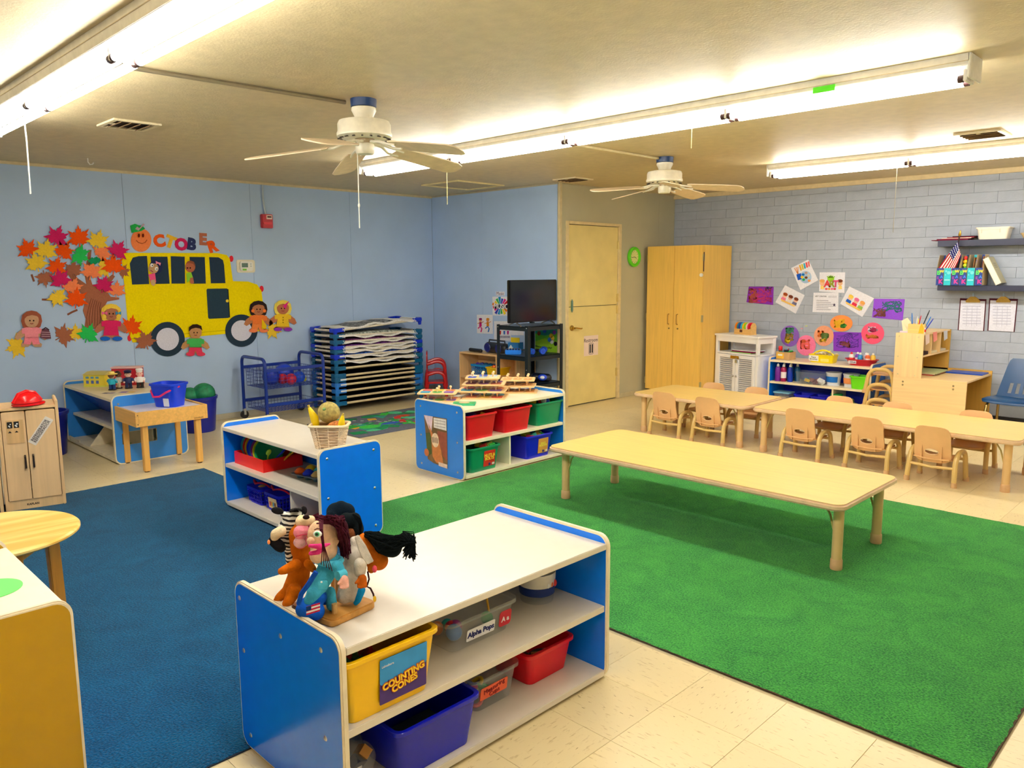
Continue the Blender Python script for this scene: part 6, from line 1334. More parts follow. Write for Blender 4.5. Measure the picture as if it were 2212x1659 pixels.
# ================================================================ TOY KITCHEN, LEFT SIDE
FRZ = math.radians(78)
r = thing('toy_refrigerator', 'light wooden toy refrigerator with two doors', 'toy kitchen', (-5.652, 1.125, .0072), math.radians(90-12)); FM = wood((238, 202, 150), 2, .45, .05)
W_, D_, H_ = .335, .29, .69
for x in (0, W_-.018): MB().box(x, 0, 0, x+.018, D_, H_).build('side_panel', FM, r, smooth=False, bevel=.004)
MB().box(.018, .012, .05, W_-.018, D_, .065).box(.018, D_-.008, .065, W_-.018, D_, H_-.03).build('carcass', FM, r, smooth=False)
MB().box(.018, .002, H_-.045, W_-.018, D_, H_-.028).build('top_board', FM, r, smooth=False, bevel=.002)
MB().box(.018, .012, 0, W_-.018, .024, .05).build('plinth', FM, r, smooth=False)
text_obj('lettering', 'KAPLAN', .018, mat((60, 40, 24), .6), r, frame((.15, .0112, .028), (1,0,0), (0,0,1)), bold=.0006)
xm = .150
for s_, (a, b_) in enumerate(((.021, xm-.002), (xm+.002, W_-.021))):
    d = MB().prism([(x+(a+b_)/2, .004, z+(H_+.01)/2) for x, z in rrect(b_-a, H_-.115, .01, 4)], (0, .014, 0)).build('door', wood((240, 204, 154), 2, .45, .04), r, smooth=False, bevel=.002)
    hx = b_-.018 if s_ == 0 else a+.022
    MB().tube([(hx, .004, .27), (hx, -.018, .275), (hx, -.02, .31), (hx, -.018, .345), (hx, .004, .35)], .006, 8).build('handle', mat((40, 28, 24), .4), d)
    if s_ == 0:
        pn = MB().box(a+.022, .001, .435, b_-.012, .004, .585).build('dispenser', wood((226, 186, 130), 2), d, smooth=False, bevel=.001)
        for q, x in enumerate((a+.036, a+.072)):
            MB().box(x-.012+.004, -.0005, .535, x+.020, .0012, .575).build('button', mat((16, 16, 20), .5), pn, smooth=False)
            for (dx, dz) in ((.004, .55), (.012, .56), (.008, .545)): MB().cyl((x+dx-.002, -.001, dz), (x+dx-.002, .0006, dz), .004 if q == 0 else .0055, n=8).build('ice_mark', mat((240, 240, 240), .5), pn)
            MB().prism([(x-.006, .0002, .505), (x+.014, .0002, .505), (x+.004, .0002, .517)], (0, .001, 0)).build('arrow', mat((30, 24, 24), .5), pn, smooth=False)
    else:
        c0 = Vector(((a+b_)/2-.006, .0035, .50)); ang = math.radians(55); u = Vector((math.cos(ang), 0, math.sin(ang))); v = Vector((-math.sin(ang), 0, math.cos(ang)))
        decal(d, 'label_card', c0, u, v, .19, .052, paper((244, 236, 226)))
        text_obj('lettering', 'REFRIGERATOR\nREFRIGERADOR', .0225, mat((40, 30, 50), .6), d, frame(c0+Vector((0, -.0022, 0)), u, v))
r = thing('play_hutch', 'light wooden play kitchen unit cut by the left frame edge', 'toy kitchen', (-5.72, .74, .0072), math.radians(90-12))
for x in (0, .362): MB().box(x, .0, 0, x+.018, .29, .63).build('side_panel', FM, r, smooth=False, bevel=.003)
MB().box(.018, .0, .612, .362, .29, .63).build('top_board', FM, r, smooth=False); MB().box(.018, .0, .06, .362, .28, .075).build('bottom_shelf', FM, r, smooth=False); MB().box(.018, .27, .075, .362, .28, .612).build('back_panel', FM, r, smooth=False); MB().box(.018, .0, .31, .362, .27, .325).build('shelf', FM, r, smooth=False)
# red helmet
q = on_z(66, 875, .665+.0125)
r = thing('toy_helmet', 'red plastic toy helmet on top of the toy refrigerator', 'helmet', (-5.665, 1.30, .675), .3); hm = plastic((226, 10, 20), .22)
rings = []
for k in range(9):
    t = k/8; z = .018+.062*math.sin(t*PI/2); s_ = math.cos(t*PI/2*.96); rings.append([Vector((.062*s_*math.cos(a)*(1), .082*s_*math.sin(a), z)) for a in [2*PI*i/24 for i in range(24)]])
MB().loft(rings).build('shell', hm, r)
MB().loft([[Vector((.072*math.cos(a), (.092+.02*max(0, math.sin(a)))*math.sin(a), z)) for a in [2*PI*i/24 for i in range(24)]] for z in (.0, .014)]).build('brim', hm, r, bevel=.004)
MB().tube([(0, -.088, .02), (0, -.05, .075), (0, 0, .088), (0, .05, .075), (0, .09, .02)], .012, 8).build('crest', hm, r)
# ---- bins on the floor
def waste_bin(label, x, y, r0, h, sticker=False):
    r = thing('waste_bin', label, 'bin', (x, y, 0), 0, 'round blue bins'); s = r0
    MB().lathe([(0, 0), (s*.82, 0), (s*.84, .01), (s*.98, h-.03), (s*1.03, h-.028), (s*1.05, h-.004), (s*1.03, h), (s*.96, h), (s*.8, .012), (0, .010)], 36).build('body', plastic((4, 24, 150), .3), r)
    if sticker:
        a = -.55; c = Vector((s*.93*math.cos(a), s*.93*math.sin(a), h*.55)); u = Vector((-math.sin(a), math.cos(a), 0)); decal(r, 'label_card', c+Vector((math.cos(a), math.sin(a), 0))*.004, u, (0,0,1), .05, .065, paper((236, 240, 226))); decal(r, 'label_print', c+Vector((math.cos(a), math.sin(a), 0))*.006+Vector((0,0,-.01)), u, (0,0,1), .04, .03, mat((120, 190, 60), .6))
    return r
waste_bin('round blue bin between the toy refrigerator and the craft shelf', -7.30, 1.78, .185, .37)
waste_bin('round blue bin with green star cushions by the sand table', -7.36, 3.11, .18, .34, True)
stm = mat((20, 130, 86), .6, 'starfabric', amount=.25, scale=26)
for k, (dx, dy, dz, s_) in enumerate(((.02, .06, .36, .105), (-.02, -.06, .34, .09))):
    o = MB().ball((0,0,0), (s_, s_, s_*.95), 22, 14).build('star_cushion', stm); o.location = (-7.36+dx, 3.11+dy, dz); tag(o, ['rounded green star cushion on the right in the blue bin', 'pointed green star cushion on the left in the blue bin'][k], 'cushion', 'green star cushions')
# ---- sand table with bucket
r = thing('sand_table', 'wooden light table with a white tray and square legs', 'table', (-6.285, 2.355, 0), 0); SM = wood((236, 184, 98), 0, .45, .08); SMz = wood((230, 178, 92), 2, .45, .08)
tx, ty = .245, .275
for a in ((-tx, -ty, tx, -ty+.02), (-tx, ty-.02, tx, ty), (-tx, -ty+.02, -tx+.02, ty-.02), (tx-.02, -ty+.02, tx, ty-.02)): MB().box(a[0], a[1], .36, a[2], a[3], .472).build('apron', SM, r, smooth=False, bevel=.002)
MB().box(-tx+.02, -ty+.02, .40, tx-.02, ty-.02, .462).build('white_tray', mat((236, 232, 246), .3), r, smooth=False)
for sx in (-1, 1):
    for sy in (-1, 1):
        lg = MB().box(sx*.205-.022, sy*.205-.022, .008, sx*.205+.022, sy*.205+.022, .40).build('leg', SMz, r, smooth=False, bevel=.004); MB().cyl((sx*.205, sy*.205, 0), (sx*.205, sy*.205, .008), .018, n=12).build('foot', mat((60, 40, 30), .6), lg)
for z in (.45, .38): MB().cyl((tx-.002, -ty+.015, z), (tx+.001, -ty+.015, z), .004, n=8).build('screw', mat((70, 50, 30), .5), r)
text_obj('lettering', 'Lakeshore', .018, mat((110, 70, 20), .6), r, frame((tx+.0004, .2, .375), (0,1,0), (0,0,1)))
r = thing('bucket', 'blue plastic bucket with a pink handle on the sand table', 'bucket', (-6.245, 2.42, .4625), .55); bkm = plastic((6, 60, 222), .3)
tub_mesh(.235, .20, .185, .80, .004, .008, .016, .05).build('pail', bkm, r, bevel=.001, seg=1)
MB().tube([(-.125, 0, .165), (-.12, -.06, .12), (-.06, -.115, .085), (.0, -.12, .09), (.06, -.115, .125), (.12, -.03, .165)], .008, 8).build('handle', plastic((236, 30, 110)), r)
decal(r, 'label_card', (.035, -.090, .04), (1,0,0), (0,-.1,1), .05, .065, paper((226, 230, 246)))
# ---- on the craft shelf
r = thing('toy_house', 'yellow toy schoolhouse on the craft shelf', 'toy', (-7.40, 2.26, .524), .72); YH = plastic((244, 222, 70)); 
MB().box(-.10, -.06, 0, .10, .06, .105).build('walls', YH, r, smooth=False, bevel=.004); MB().prism([(-.105, -.066, .105), (.105, -.066, .105), (.095, .0, .128), (-.095, .0, .128)], (0, .066, 0)).build('roof', plastic((214, 196, 110)), r, smooth=False); MB().box(-.10, -.062, 0, .105, .062, .012).build('base', plastic((226, 230, 90)), r, smooth=False)
for i in range(3):
    MB().box(-.075+.045*i, -.0625, .072, -.048+.045*i, -.06, .09).build('window', mat((110, 170, 200), .4), r, smooth=False); MB().box(-.073+.045*i, -.0625, .028, -.05+.045*i, -.06, .055).build('window', mat((90, 120, 200), .4), r, smooth=False)
MB().prism([(.1005, -.03, .01), (.1005, .03, .01), (.1005, .03, .06), (.1005, 0, .085), (.1005, -.03, .06)], (.004, 0, 0)).build('porch', plastic((250, 236, 130)), r, smooth=False); MB().box(.1045, -.015, .012, .1065, .015, .05).build('door', mat((110, 150, 190), .4), r, smooth=False)
r = thing('toy_barn', 'red and white toy firehouse box behind the figures', 'toy', (-7.28, 2.47, .524), .9); MB().box(-.12, -.05, 0, .12, .05, .15).build('walls', plastic((190, 30, 50)), r, smooth=False, bevel=.004); MB().box(-.125, -.055, .15, .125, .055, .165).build('roof', plastic((240, 190, 190)), r, smooth=False, bevel=.003)
def figure(label, x, y, rz, trousers, top, skin, hair, hat=None, hatrgb=None, brim=False):
    r = thing('toy_figure', label, 'toy figure', (x, y, .524), rz, 'toy figures on the craft shelf')
    MB().prism([(a, b, 0) for a, b in rrect(.062, .05, .018)], (0, 0, .010)).build('base', plastic((20, 20, 24)), r, bevel=.002)
    for s_ in (-1, 1): MB().cyl((s_*.015, 0, .008), (s_*.014, 0, .05), .0135, .014, 12).build('leg', plastic(trousers), r)
    MB().lathe([(0, .048), (.027, .05), (.032, .07), (.027, .092), (.012, .1), (0, .1)], 18).build('torso', plastic(top), r)
    for s_ in (-1, 1):
        ar = MB().tube([(s_*.026, 0, .09), (s_*.038, .004, .076), (s_*.034, .014, .062)], [.009, .009, .008], 8).build('arm', plastic(top), r); MB().ball((s_*.033, .017, .058), .0085, 10, 7).build('hand', plastic(skin), ar)
    hd = MB().ball((0, 0, .122), (.025, .024, .027), 18, 12).build('head', plastic(skin), r); MB().ball((0, .024, .120), .004, 8, 6).build('nose', plastic(skin), hd)
    for s_ in (-1, 1): MB().ball((s_*.009, .0225, .126), .0028, 8, 6).build('eye', plastic((20, 16, 16)), hd); MB().ball((s_*.025, 0, .121), (.004, .006, .007), 8, 6).build('ear', plastic(skin), hd)
    MB().ball((0, -.005, .128), (.0265, .0245, .0265), 18, 12).build('hair', plastic(hair), hd)
    if hat == 'straw': MB().lathe([(0, .162), (.022, .160), (.026, .146), (.048, .140), (.048, .136), (0, .136)], 22).build('hat', plastic(hatrgb), r)
    if hat == 'chef': MB().lathe([(0, .172), (.024, .170), (.03, .160), (.026, .150), (.025, .138), (0, .138)], 20).build('hat', plastic(hatrgb), r)
    if hat == 'cap': MB().lathe([(0, .164), (.02, .163), (.033, .154), (.028, .142), (.027, .136), (0, .136)], 20).build('hat', plastic(hatrgb), r); MB().ball((0, .026, .139), (.02, .016, .004), 12, 8).build('visor', plastic((14, 16, 30)), r)
    return r
CF = math.radians(-45-90)
figure('toy farmer figure with a straw hat and turquoise shirt', -7.037, 2.255, CF+PI, (20, 60, 130), (30, 170, 200), (226, 170, 130), (120, 70, 40), 'straw', (250, 222, 110))
figure('toy doctor figure with dark hair and white coat', -7.10, 2.33, CF+2.2, (226, 206, 170), (240, 240, 244), (130, 80, 50), (40, 26, 26))
figure('toy police figure in a navy uniform and cap', -7.03, 2.385, CF+.5, (24, 40, 84), (30, 46, 96), (246, 200, 180), (40, 30, 30), 'cap', (26, 34, 84))
figure('toy chef figure in white with a chef hat and red scarf', -7.0, 2.47, CF+.4, (24, 22, 26), (246, 244, 246), (250, 190, 180), (200, 150, 110), 'chef', (250, 246, 246))
for k, (x, y, w) in enumerate(((-6.86, 2.17, .12), (-6.80, 2.30, .16))):
    o = thing('picture_card', ['dark printed card lying at the front of the craft shelf', 'yellow and purple printed card on the craft shelf'][k], 'card', (x, y, .5242), .75, 'picture cards'); MB().box(-w/2, -.03, 0, w/2, .03, .002).build('card', mat((214, 206, 190), .6), o, smooth=False); MB().box(-w*.4, -.024, .002, -w*.05, .024, .0026).build('print', mat(((60, 50, 70), (90, 60, 170))[k], .6), o, smooth=False); MB().box(0, -.024, .002, w*.35, .024, .0026).build('print', mat(((130, 110, 130), (220, 180, 60))[k], .6), o, smooth=False)
# ---- round table
r = thing('round_table', 'round wooden children table at the left edge', 'table', (-3.645, .662, 0), 0)
stripe = bpy.data.materials.new('striped_wood'); stripe.use_nodes = True; sn = stripe.node_tree.nodes; sl_ = stripe.node_tree.links
tcn = sn.new('ShaderNodeTexCoord'); mpn = sn.new('ShaderNodeMapping'); mpn.inputs['Scale'].default_value = (20, 1.2, 1); mpn.inputs['Rotation'].default_value = (0, 0, .35); nzn = sn.new('ShaderNodeTexNoise'); nzn.inputs['Scale'].default_value = 1.0; nzn.inputs['Detail'].default_value = 3
crn = sn.new('ShaderNodeValToRGB'); crn.color_ramp.elements[0].position = .4; crn.color_ramp.elements[0].color = (lin(240), lin(186), lin(84), 1); crn.color_ramp.elements[1].position = .6; crn.color_ramp.elements[1].color = (lin(252), lin(220), lin(130), 1)
sl_.new(tcn.outputs['Object'], mpn.inputs[0]); sl_.new(mpn.outputs[0], nzn.inputs[0]); sl_.new(nzn.outputs[0], crn.inputs[0]); sl_.new(crn.outputs[0], sn['Principled BSDF'].inputs['Base Color']); sn['Principled BSDF'].inputs['Roughness'].default_value = .35
MB().lathe([(0, .44), (.312, .44), (.322, .447), (.322, .455), (.315, .462), (0, .462)], 64).build('table_top', stripe, r)
RW = wood((216, 152, 54), 2, .45, .1)
for k in range(4):
    a = math.radians(8+90*k); c = Vector((.235*math.cos(a), .235*math.sin(a), 0)); MB().prism([c+Vector((dx, dy, .0072)) for dx, dy in ((-.024, -.024), (.024, -.024), (.024, .024), (-.024, .024))], (c.x*-.04, c.y*-.04, .4275)).build('leg', RW, r, smooth=False, bevel=.005)
    b2 = math.radians(8+90*(k+1)); e = Vector((.235*math.cos(b2), .235*math.sin(b2), 0)); d = (e-c).normalized(); n_ = Vector((-d.y, d.x, 0))*.009
    MB().prism([c+d*.02-n_+Vector((0,0,.385)), e-d*.02-n_+Vector((0,0,.385)), e-d*.02+n_+Vector((0,0,.385)), c+d*.02+n_+Vector((0,0,.385))], (0, 0, .055)).build('apron', RW, r, smooth=False, bevel=.002)
q = on_z(2, 1268, .5792)
tag(MB().prism([(q.x+.085*math.cos(2*PI*i/32), q.y+.085*math.sin(2*PI*i/32)-.03, .5792) for i in range(32)], (0, 0, .0015)).build('paper_disc', paper((120, 240, 120))), 'bright green paper circle lying on the yellow ended shelf', 'paper')
# ================================================================ BALL CART
r = thing('ball_cart', 'dark blue wire cart holding balls in front of the blue wall', 'cart', (-7.40, 4.05, 0)); NB = mat((14, 50, 150), .3, 'metalpaint', amount=.03)
cx_, cy_ = .245, .33
for s_ in (-1, 1):
    y = s_*cy_
    MB().tube([(-cx_, y, .10), (-cx_, y, .56)]+[tuple(v) for v in arc((-cx_, y, .58), (-cx_, y, .655), (-cx_+.07, y, .655), 6)]+[tuple(v) for v in arc((cx_-.07, y, .655), (cx_, y, .655), (cx_, y, .58), 6)]+[(cx_, y, .10)], .0165, 10).build('end_frame', NB, r)
for x in (-cx_, cx_):
    for z in (.54, .19): MB().box(x-.01, -cy_, z-.016, x+.01, cy_, z+.016).build('rail', NB, r, smooth=False, bevel=.003)
    for y in (-cy_, cy_):
        w = MB().cyl((x-.012, y, .042), (x+.012, y, .042), .042, n=18).build('caster', mat((24, 24, 28), .5), r); MB().box(x-.02, y-.012, .04, x+.02, y+.012, .105).build('fork', steel, w, smooth=False)
def wire_basket(z0, z1, ins):
    b = MB(); X, Y = cx_-ins, cy_-ins; st = .036
    n = int(2*X/st); m = int(2*Y/st)
    for i in range(n+1):
        x = -X+2*X*i/n; b.tube([(x, -Y, z1), (x, -Y, z0), (x, Y, z0), (x, Y, z1)], .0022, 4)
    for j in range(m+1):
        y = -Y+2*Y*j/m; b.tube([(-X, y, z1), (-X, y, z0), (X, y, z0), (X, y, z1)], .0022, 4)
    k = max(2, int((z1-z0)/st))
    for i in range(k+1):
        z = z0+(z1-z0)*i/k; b.tube([(-X, -Y, z), (X, -Y, z), (X, Y, z), (-X, Y, z)], .0022, 4, closed=True)
    b.build('wire_basket', NB, r, smooth=False)
wire_basket(.35, .53, .03); wire_basket(.115, .185, .03)
for k, (dy, dz, rr, c_, nm) in enumerate(((-.13, 0, .088, (10, 50, 190), 'dark blue ball at the left in the wire cart'), (.07, .03, .10, (14, 60, 205), 'largest blue ball at the back of the wire cart'), (-.01, 0, .055, (206, 20, 50), 'red ball at the left centre of the wire cart'), (.03, -.0, .058, (220, 30, 60), 'second red ball in the wire cart'), (.14, 0, .065, (10, 80, 226), 'bright blue ball at the right in the wire cart'), (.22, 0, .035, (214, 206, 40), 'small yellow ball in the wire cart'))):
    dx = (-.02, -.11, .0, .10, .07, .02)[k]
    o = MB().ball((0,0,0), rr, 22, 14).build('play_ball', plastic(c_, .35)); o.location = (-7.40+dx, 4.05+dy, .353+rr); tag(o, nm, 'ball', 'balls in the wire cart')
# ================================================================ COTS
TEAL, BRT, LBL = (6, 96, 146), (4, 50, 210), (30, 120, 214)
cz = [.09, .155, .225, .295, .35, .395, .475, .545, .605, .66, .70, .76, .825, .885]
cc = [TEAL, TEAL, LBL, LBL, TEAL, TEAL, TEAL, TEAL, BRT, TEAL, BRT, TEAL, TEAL, BRT]
ordn = ['lowest', 'second', 'third', 'fourth', 'fifth', 'sixth', 'seventh', 'eighth', 'ninth', 'tenth', 'eleventh', 'twelfth', 'thirteenth', 'topmost']
CX0, CX1, CY0, CY1 = -7.715, -7.205, 4.56, 5.775
def cot(i):
    z, col = cz[i], cc[i]; tilt = .075 if i == 13 else 0
    r = thing('sleeping_cot', ('topmost stacked sleeping cot with a patterned blanket' if i == 13 else '%s stacked sleeping cot from the floor with %s corners' % (ordn[i], {TEAL: 'teal', BRT: 'bright blue', LBL: 'light blue'}[col])), 'cot', ((CX0+CX1)/2, CY0, z), 0, 'stacked sleeping cots', rot=(math.atan2(tilt, CY1-CY0), 0, 0))
    w, L = (CX1-CX0)/2, CY1-CY0; m = plastic(col, .3); up = i >= 7
    rail = mat((222, 206, 168) if not up else (232, 224, 208), .4); gap = (cz[i]-cz[i-1]) if i else .09
    for sx in (-1, 1):
        for y0, sy in ((0, 1), (L, -1)):
            b = MB(); x0 = sx*w
            b.prism([(x0, y0+sy*.02, -.02), (x0, y0+sy*.135, -.02), (x0-sx*.035, y0+sy*.135, -.02), (x0-sx*.035, y0+sy*.05, -.02), (x0-sx*.10, y0+sy*.035, -.02), (x0-sx*.10, y0, -.02), (x0-sx*.02, y0, -.02)], (0, 0, .044))
            c = b.build('corner', m, r, bevel=.005)
            MB().cyl((x0-sx*.03, y0+sy*.03, -.018), (x0-sx*.03, y0+sy*.03, -min(gap, .09) if i else -.09), .024, .017, 12).build('leg', m, c)
        MB().tube([(sx*(w-.017), .11, .002), (sx*(w-.017), L-.11, .002)], .0125, 10).build('side_rail', rail, r)
    for y in (.017, L-.017): MB().tube([(-w+.09, y, .002), (w-.09, y, .002)], .0125, 10).build('end_rail', rail, r)
    MB().box(-w+.025, .035, -.012, w-.025, L-.035, -.006).build('canvas', cloth((26, 26, 54)), r, smooth=False)
    if up:
        R = random.Random(i); sc = [(240, 236, 230), (226, 214, 190), (110, 60, 140), (40, 70, 170), (150, 70, 120), (235, 235, 240), (180, 180, 190)][i % 7]
        rows = []
        for k in range(15):
            t = k/14; y = .10+(L-.20)*t; zz = .004+.012*math.sin(k*1.3+i)+(-.02*math.sin(PI*t) if i != 13 else .02*math.sin(PI*t))
            rows.append([Vector((-w+.012, y, zz)), Vector((0, y, zz+.014)), Vector((w-.004, y, zz+.006)), Vector((w+.002, y, zz-.012)), Vector((w-.006, y, zz-.012)), Vector((0, y, zz+.006))])
        MB().loft(rows).build('sheet', cloth((240, 238, 236)), r, ang=80)
        for q in (.12, L-.12): MB().tube([(w+.001, q-.012, .018), (w+.003, q, .0), (w+.001, q+.012, -.018)], .004, 5).build('elastic_edge', cloth((240, 238, 236)), r)
        if i in (8, 10, 12, 13, 11):
            rows = []
            for k in range(10):
                t = k/9; y = .16+(L*.66)*t; zz = .008+(.012 if i != 13 else .022)*math.sin(PI*t)+.004*math.sin(k*2.1)
                rows.append([Vector((-w+.05, y, zz)), Vector((.05, y, zz+.014)), Vector((w-.03, y, zz+.010)), Vector((w-.014, y, zz-.008)), Vector((.05, y, zz+.004))])
            cols = {8: (40, 90, 190), 10: (120, 50, 150), 11: (130, 60, 120), 12: (190, 200, 190), 13: (120, 122, 126)}
            MB().loft(rows).build('blanket', mat(cols[i], .95, 'blanket', amount=.5 if i != 13 else .99, scale=40 if i != 13 else 34, bump=.4), r, ang=80)
    if i in (2, 3, 4, 8, 12): decal(r, 'name_label', (w+.0006, .095, .004), (0,1,0), (0,0,1), .075, .018, paper((236, 240, 248)))
    return r
for i in range(14): cot(i)
# ================================================================ MEDIA CART AND BOOKCASE THINGS
r = thing('boombox', 'black and blue boombox on the wooden bookcase', 'radio', (-6.42, 6.22, .5755), -.1)
blob('body', [((-.15, 0, .065), (.15, 0, .065), .062, .062)], plastic((26, 30, 38)), r, .008)
for x in (-.10, .10): MB().lathe([(0, 0), (.045, 0), (.055, .012), (.05, .018), (.04, .012), (0, .010)], 24).build('speaker', plastic((30, 40, 120)), r).matrix_local = Matrix.Translation((x, -.052, .065)) @ Matrix.Rotation(PI/2, 4, 'X')
MB().tube([(-.15, 0, .10), (-.14, 0, .15), (.14, 0, .15), (.15, 0, .10)], .009, 8).build('handle', plastic((40, 44, 60)), r)
tag(MB().capsule((-6.82, 6.17, .598), (-6.62, 6.15, .598), .022, .022, 12).build('microphone', plastic((20, 22, 26))), 'black stick lying at the left end of the wooden bookcase', 'device')
r = thing('toy_box', 'blue and yellow toy carton on the wooden bookcase', 'box', (-6.09, 6.19, .5755), .2); MB().box(-.07, -.05, 0, .07, .05, .15).build('carton', mat((40, 130, 210), .45), r, smooth=False, bevel=.002); MB().box(-.05, -.02, .15, .065, -.016, .205).build('flap', mat((240, 214, 20), .45), r, smooth=False)
MB().prism([(-.06, -.0505, .02), (-.0, -.0505, .02), (-.0, -.0505, .09), (-.03, -.0505, .125), (-.06, -.0505, .09)], (0, -.001, 0)).build('print', mat((226, 236, 246), .5), r, smooth=False)
rb = lattice_basket('light blue lattice basket of scarves in the wooden bookcase', (-6.62, 6.20, .288), 0, .25, .20, .15, (20, 140, 220), diamond=True)
for k, (c_, nm) in enumerate((((90, 50, 160), 'purple scarf at the left in the lattice basket'), ((60, 90, 170), 'blue scarf in the middle of the lattice basket'), ((40, 110, 150), 'teal scarf at the right in the lattice basket'))):
    R = random.Random(k); o = blob('scarf', [((-.03, 0, 0), (.03, .01, .02), .035, .03), ((.02, .02, .03), .025), ((-.02, -.02, .03), .025)], cloth(c_), None, .006); o.location = (-6.69+.07*k, 6.20, .40); tag(o, nm, 'scarf', 'scarves in the basket')
r = tub('storage_bin', 'yellow storage bin in the wooden bookcase', 'bin', (-6.37, 6.185, .288), 0, .21, .20, .14, plastic((252, 206, 20)))
jumble('toy_shaker', 'toy', ['red toy in the yellow bookcase bin', 'green toy in the yellow bookcase bin', 'orange toy in the yellow bookcase bin'], (-6.37, 6.185), .10, .08, .39, [(200,30,50),(90,160,50),(240,110,30)], 41, .028, 0, 'toys in the bookcase bin')
r = thing('toy_register', 'bright blue toy keyboard box on the media cart', 'toy', (-5.80, 5.86, .637), .75); MB().box(-.085, -.05, 0, .085, .05, .055).build('body', plastic((20, 120, 230)), r, smooth=False, bevel=.008)
for k in range(5): MB().box(-.07+.03*k, -.052, .05, -.05+.03*k, .0, .066).build('key', plastic((10, 20, 60)), r, smooth=False, bevel=.003)
def headphones(label, x, y, z, rz, c1, s=1.0):
    r = thing('headphones', label, 'headphones', (x, y, z), rz, 'headphones'); m = plastic((16, 22, 30))
    MB().tube([(.085*math.cos(PI*i/12), .085*math.sin(PI*i/12), .03+.012*math.sin(PI*i/12)) for i in range(13)], .008, 8).build('headband', m, r)
    for s_ in (-1, 1): e = MB().cyl((s_*.075, -.005, .035), (s_*.105, -.02, .035), .036, .03, 18).build('ear_cup', plastic(c1), r); MB().cyl((s_*.104, -.02, .035), (s_*.108, -.022, .035), .018, n=14).build('cap', plastic((30, 70, 200)), e)
headphones('blue and black headphones at the front left of the media cart', -5.70, 5.93, .637, .4, (20, 90, 210)); headphones('blue headphones at the right of the media cart', -5.62, 6.12, .637, 2.2, (24, 80, 210))
r = thing('toy_speaker', 'blue and black toy device on the lower tray of the media cart', 'toy', (-5.60, 6.08, .337), .6); blob('body', [((-.07, 0, .05), (.07, 0, .045), .048, .045)], plastic((14, 20, 40)), r, .006); MB().ball((0.02, -.04, .055), (.05, .02, .035), 16, 10).build('badge', plastic((20, 70, 220)), r); MB().ball((.02, -.056, .055), (.026, .008, .018), 14, 8).build('badge_centre', plastic((220, 226, 240)), r)
# ================================================================ ART CORNER
def cab(x, y, z): 
    c, s_ = math.cos(-.24), math.sin(-.24); return (-4.772+x*c-y*s_, 8.235+x*s_+y*c, z)
r = thing('tape_rack', 'wooden rack of coloured tape rolls on the white cabinet', 'tape rack', cab(.30, .16, .775), -.24); TM = wood((232, 186, 110), 0, .5)
MB().box(-.125, -.05, 0, .125, .05, .012).build('base', TM, r, smooth=False); MB().box(-.125, -.05, .012, .125, -.04, .07).build('front_board', TM, r, smooth=False, bevel=.002)
for x in (-.125, .113): MB().prism([(x, y, z) for y, z in ((-.045, .012), (.045, .012), (.045, .10), (.02, .135), (-.02, .135), (-.045, .10))], (.012, 0, 0)).build('end_board', TM, r, smooth=False, bevel=.002)
MB().cyl((-.113, 0, .085), (.113, 0, .085), .008, n=10).build('dowel', TM, r)
decal(r, 'label_card', (-.02, -.0502, .04), (1,0,0), (0,0,1), .04, .03, mat((90, 40, 30), .6))
for k, (c_, nm) in enumerate((((240,130,20),'orange'),((20,120,150),'teal'),((10,60,190),'dark blue'),((60,190,230),'sky blue'),((250,200,20),'yellow'),((150,220,40),'lime'),((246,200,210),'pale pink'),((220,20,50),'red'))):
    o = MB().lathe([(.02, -.011), (.055, -.011), (.055, .011), (.02, .011), (.02, -.011)], 24, cap=False).build('tape_roll', plastic(c_)); p = cab(.30-.096+.0265*k, .16, .86); o.location = p; o.rotation_euler = (0, PI/2, -.24); tag(o, '%s roll of tape on the wooden rack' % nm, 'tape', 'tape rolls on the rack')
for k, (c_, nm) in enumerate((((130, 200, 90), 'green folder at the bottom of the white cabinet shelf'), ((150, 20, 80), 'purple folder in the middle of the white cabinet shelf'), ((120, 16, 70), 'maroon folder near the top of the white cabinet shelf'), ((240, 236, 240), 'white papers on top of the folders in the white cabinet'))):
    o = tag(MB().box(-.15, -.10, 0, .15, .10, .008).build('folder', paper(c_), smooth=False), nm, 'folder', 'folders in the white cabinet'); o.location = cab(.35+.012*k, .14, .5685+.0085*k); o.rotation_euler = (0, 0, -.24+.03*k)
AY = 8.30
# marker box
r = thing('marker_box', 'cardboard box of markers on the art shelf', 'box', (-3.93, AY, .5245), -.15); KB = mat((200, 160, 110), .7)
for a in ((-.085, -.06, .085, -.057), (-.085, .057, .085, .06), (-.085, -.057, -.082, .057), (.082, -.057, .085, .057)): MB().box(a[0], a[1], 0, a[2], a[3], .085).build('box_wall', KB, r, smooth=False)
MB().box(-.085, -.06, 0, .085, .06, .003).build('box_base', KB, r, smooth=False); decal(r, 'label_card', (-.03, -.0605, .04), (1,0,0), (0,0,1), .09, .06, mat((244, 190, 40), .6)); decal(r, 'label_panel', (-.03, -.062, .05), (1,0,0), (0,0,1), .06, .02, paper((246, 240, 220)))
for k, (c_, nm) in enumerate((((30,110,60),'dark green'),((60,180,70),'green'),((30,40,60),'black'),((40,150,200),'blue'),((150,40,50),'dark red'))):
    o = tag(MB().capsule((-.055, 0, 0), (.06, 0, 0), .010, .009, 10).build('marker', plastic(c_)), '%s marker lying on the marker box' % nm, 'marker', 'markers in the box'); o.location = (-3.93+.02*(k % 3)-.01, AY-.02+.014*k, .60+.007*k); o.rotation_euler = (0, .2*(-1)**k, .5*k)
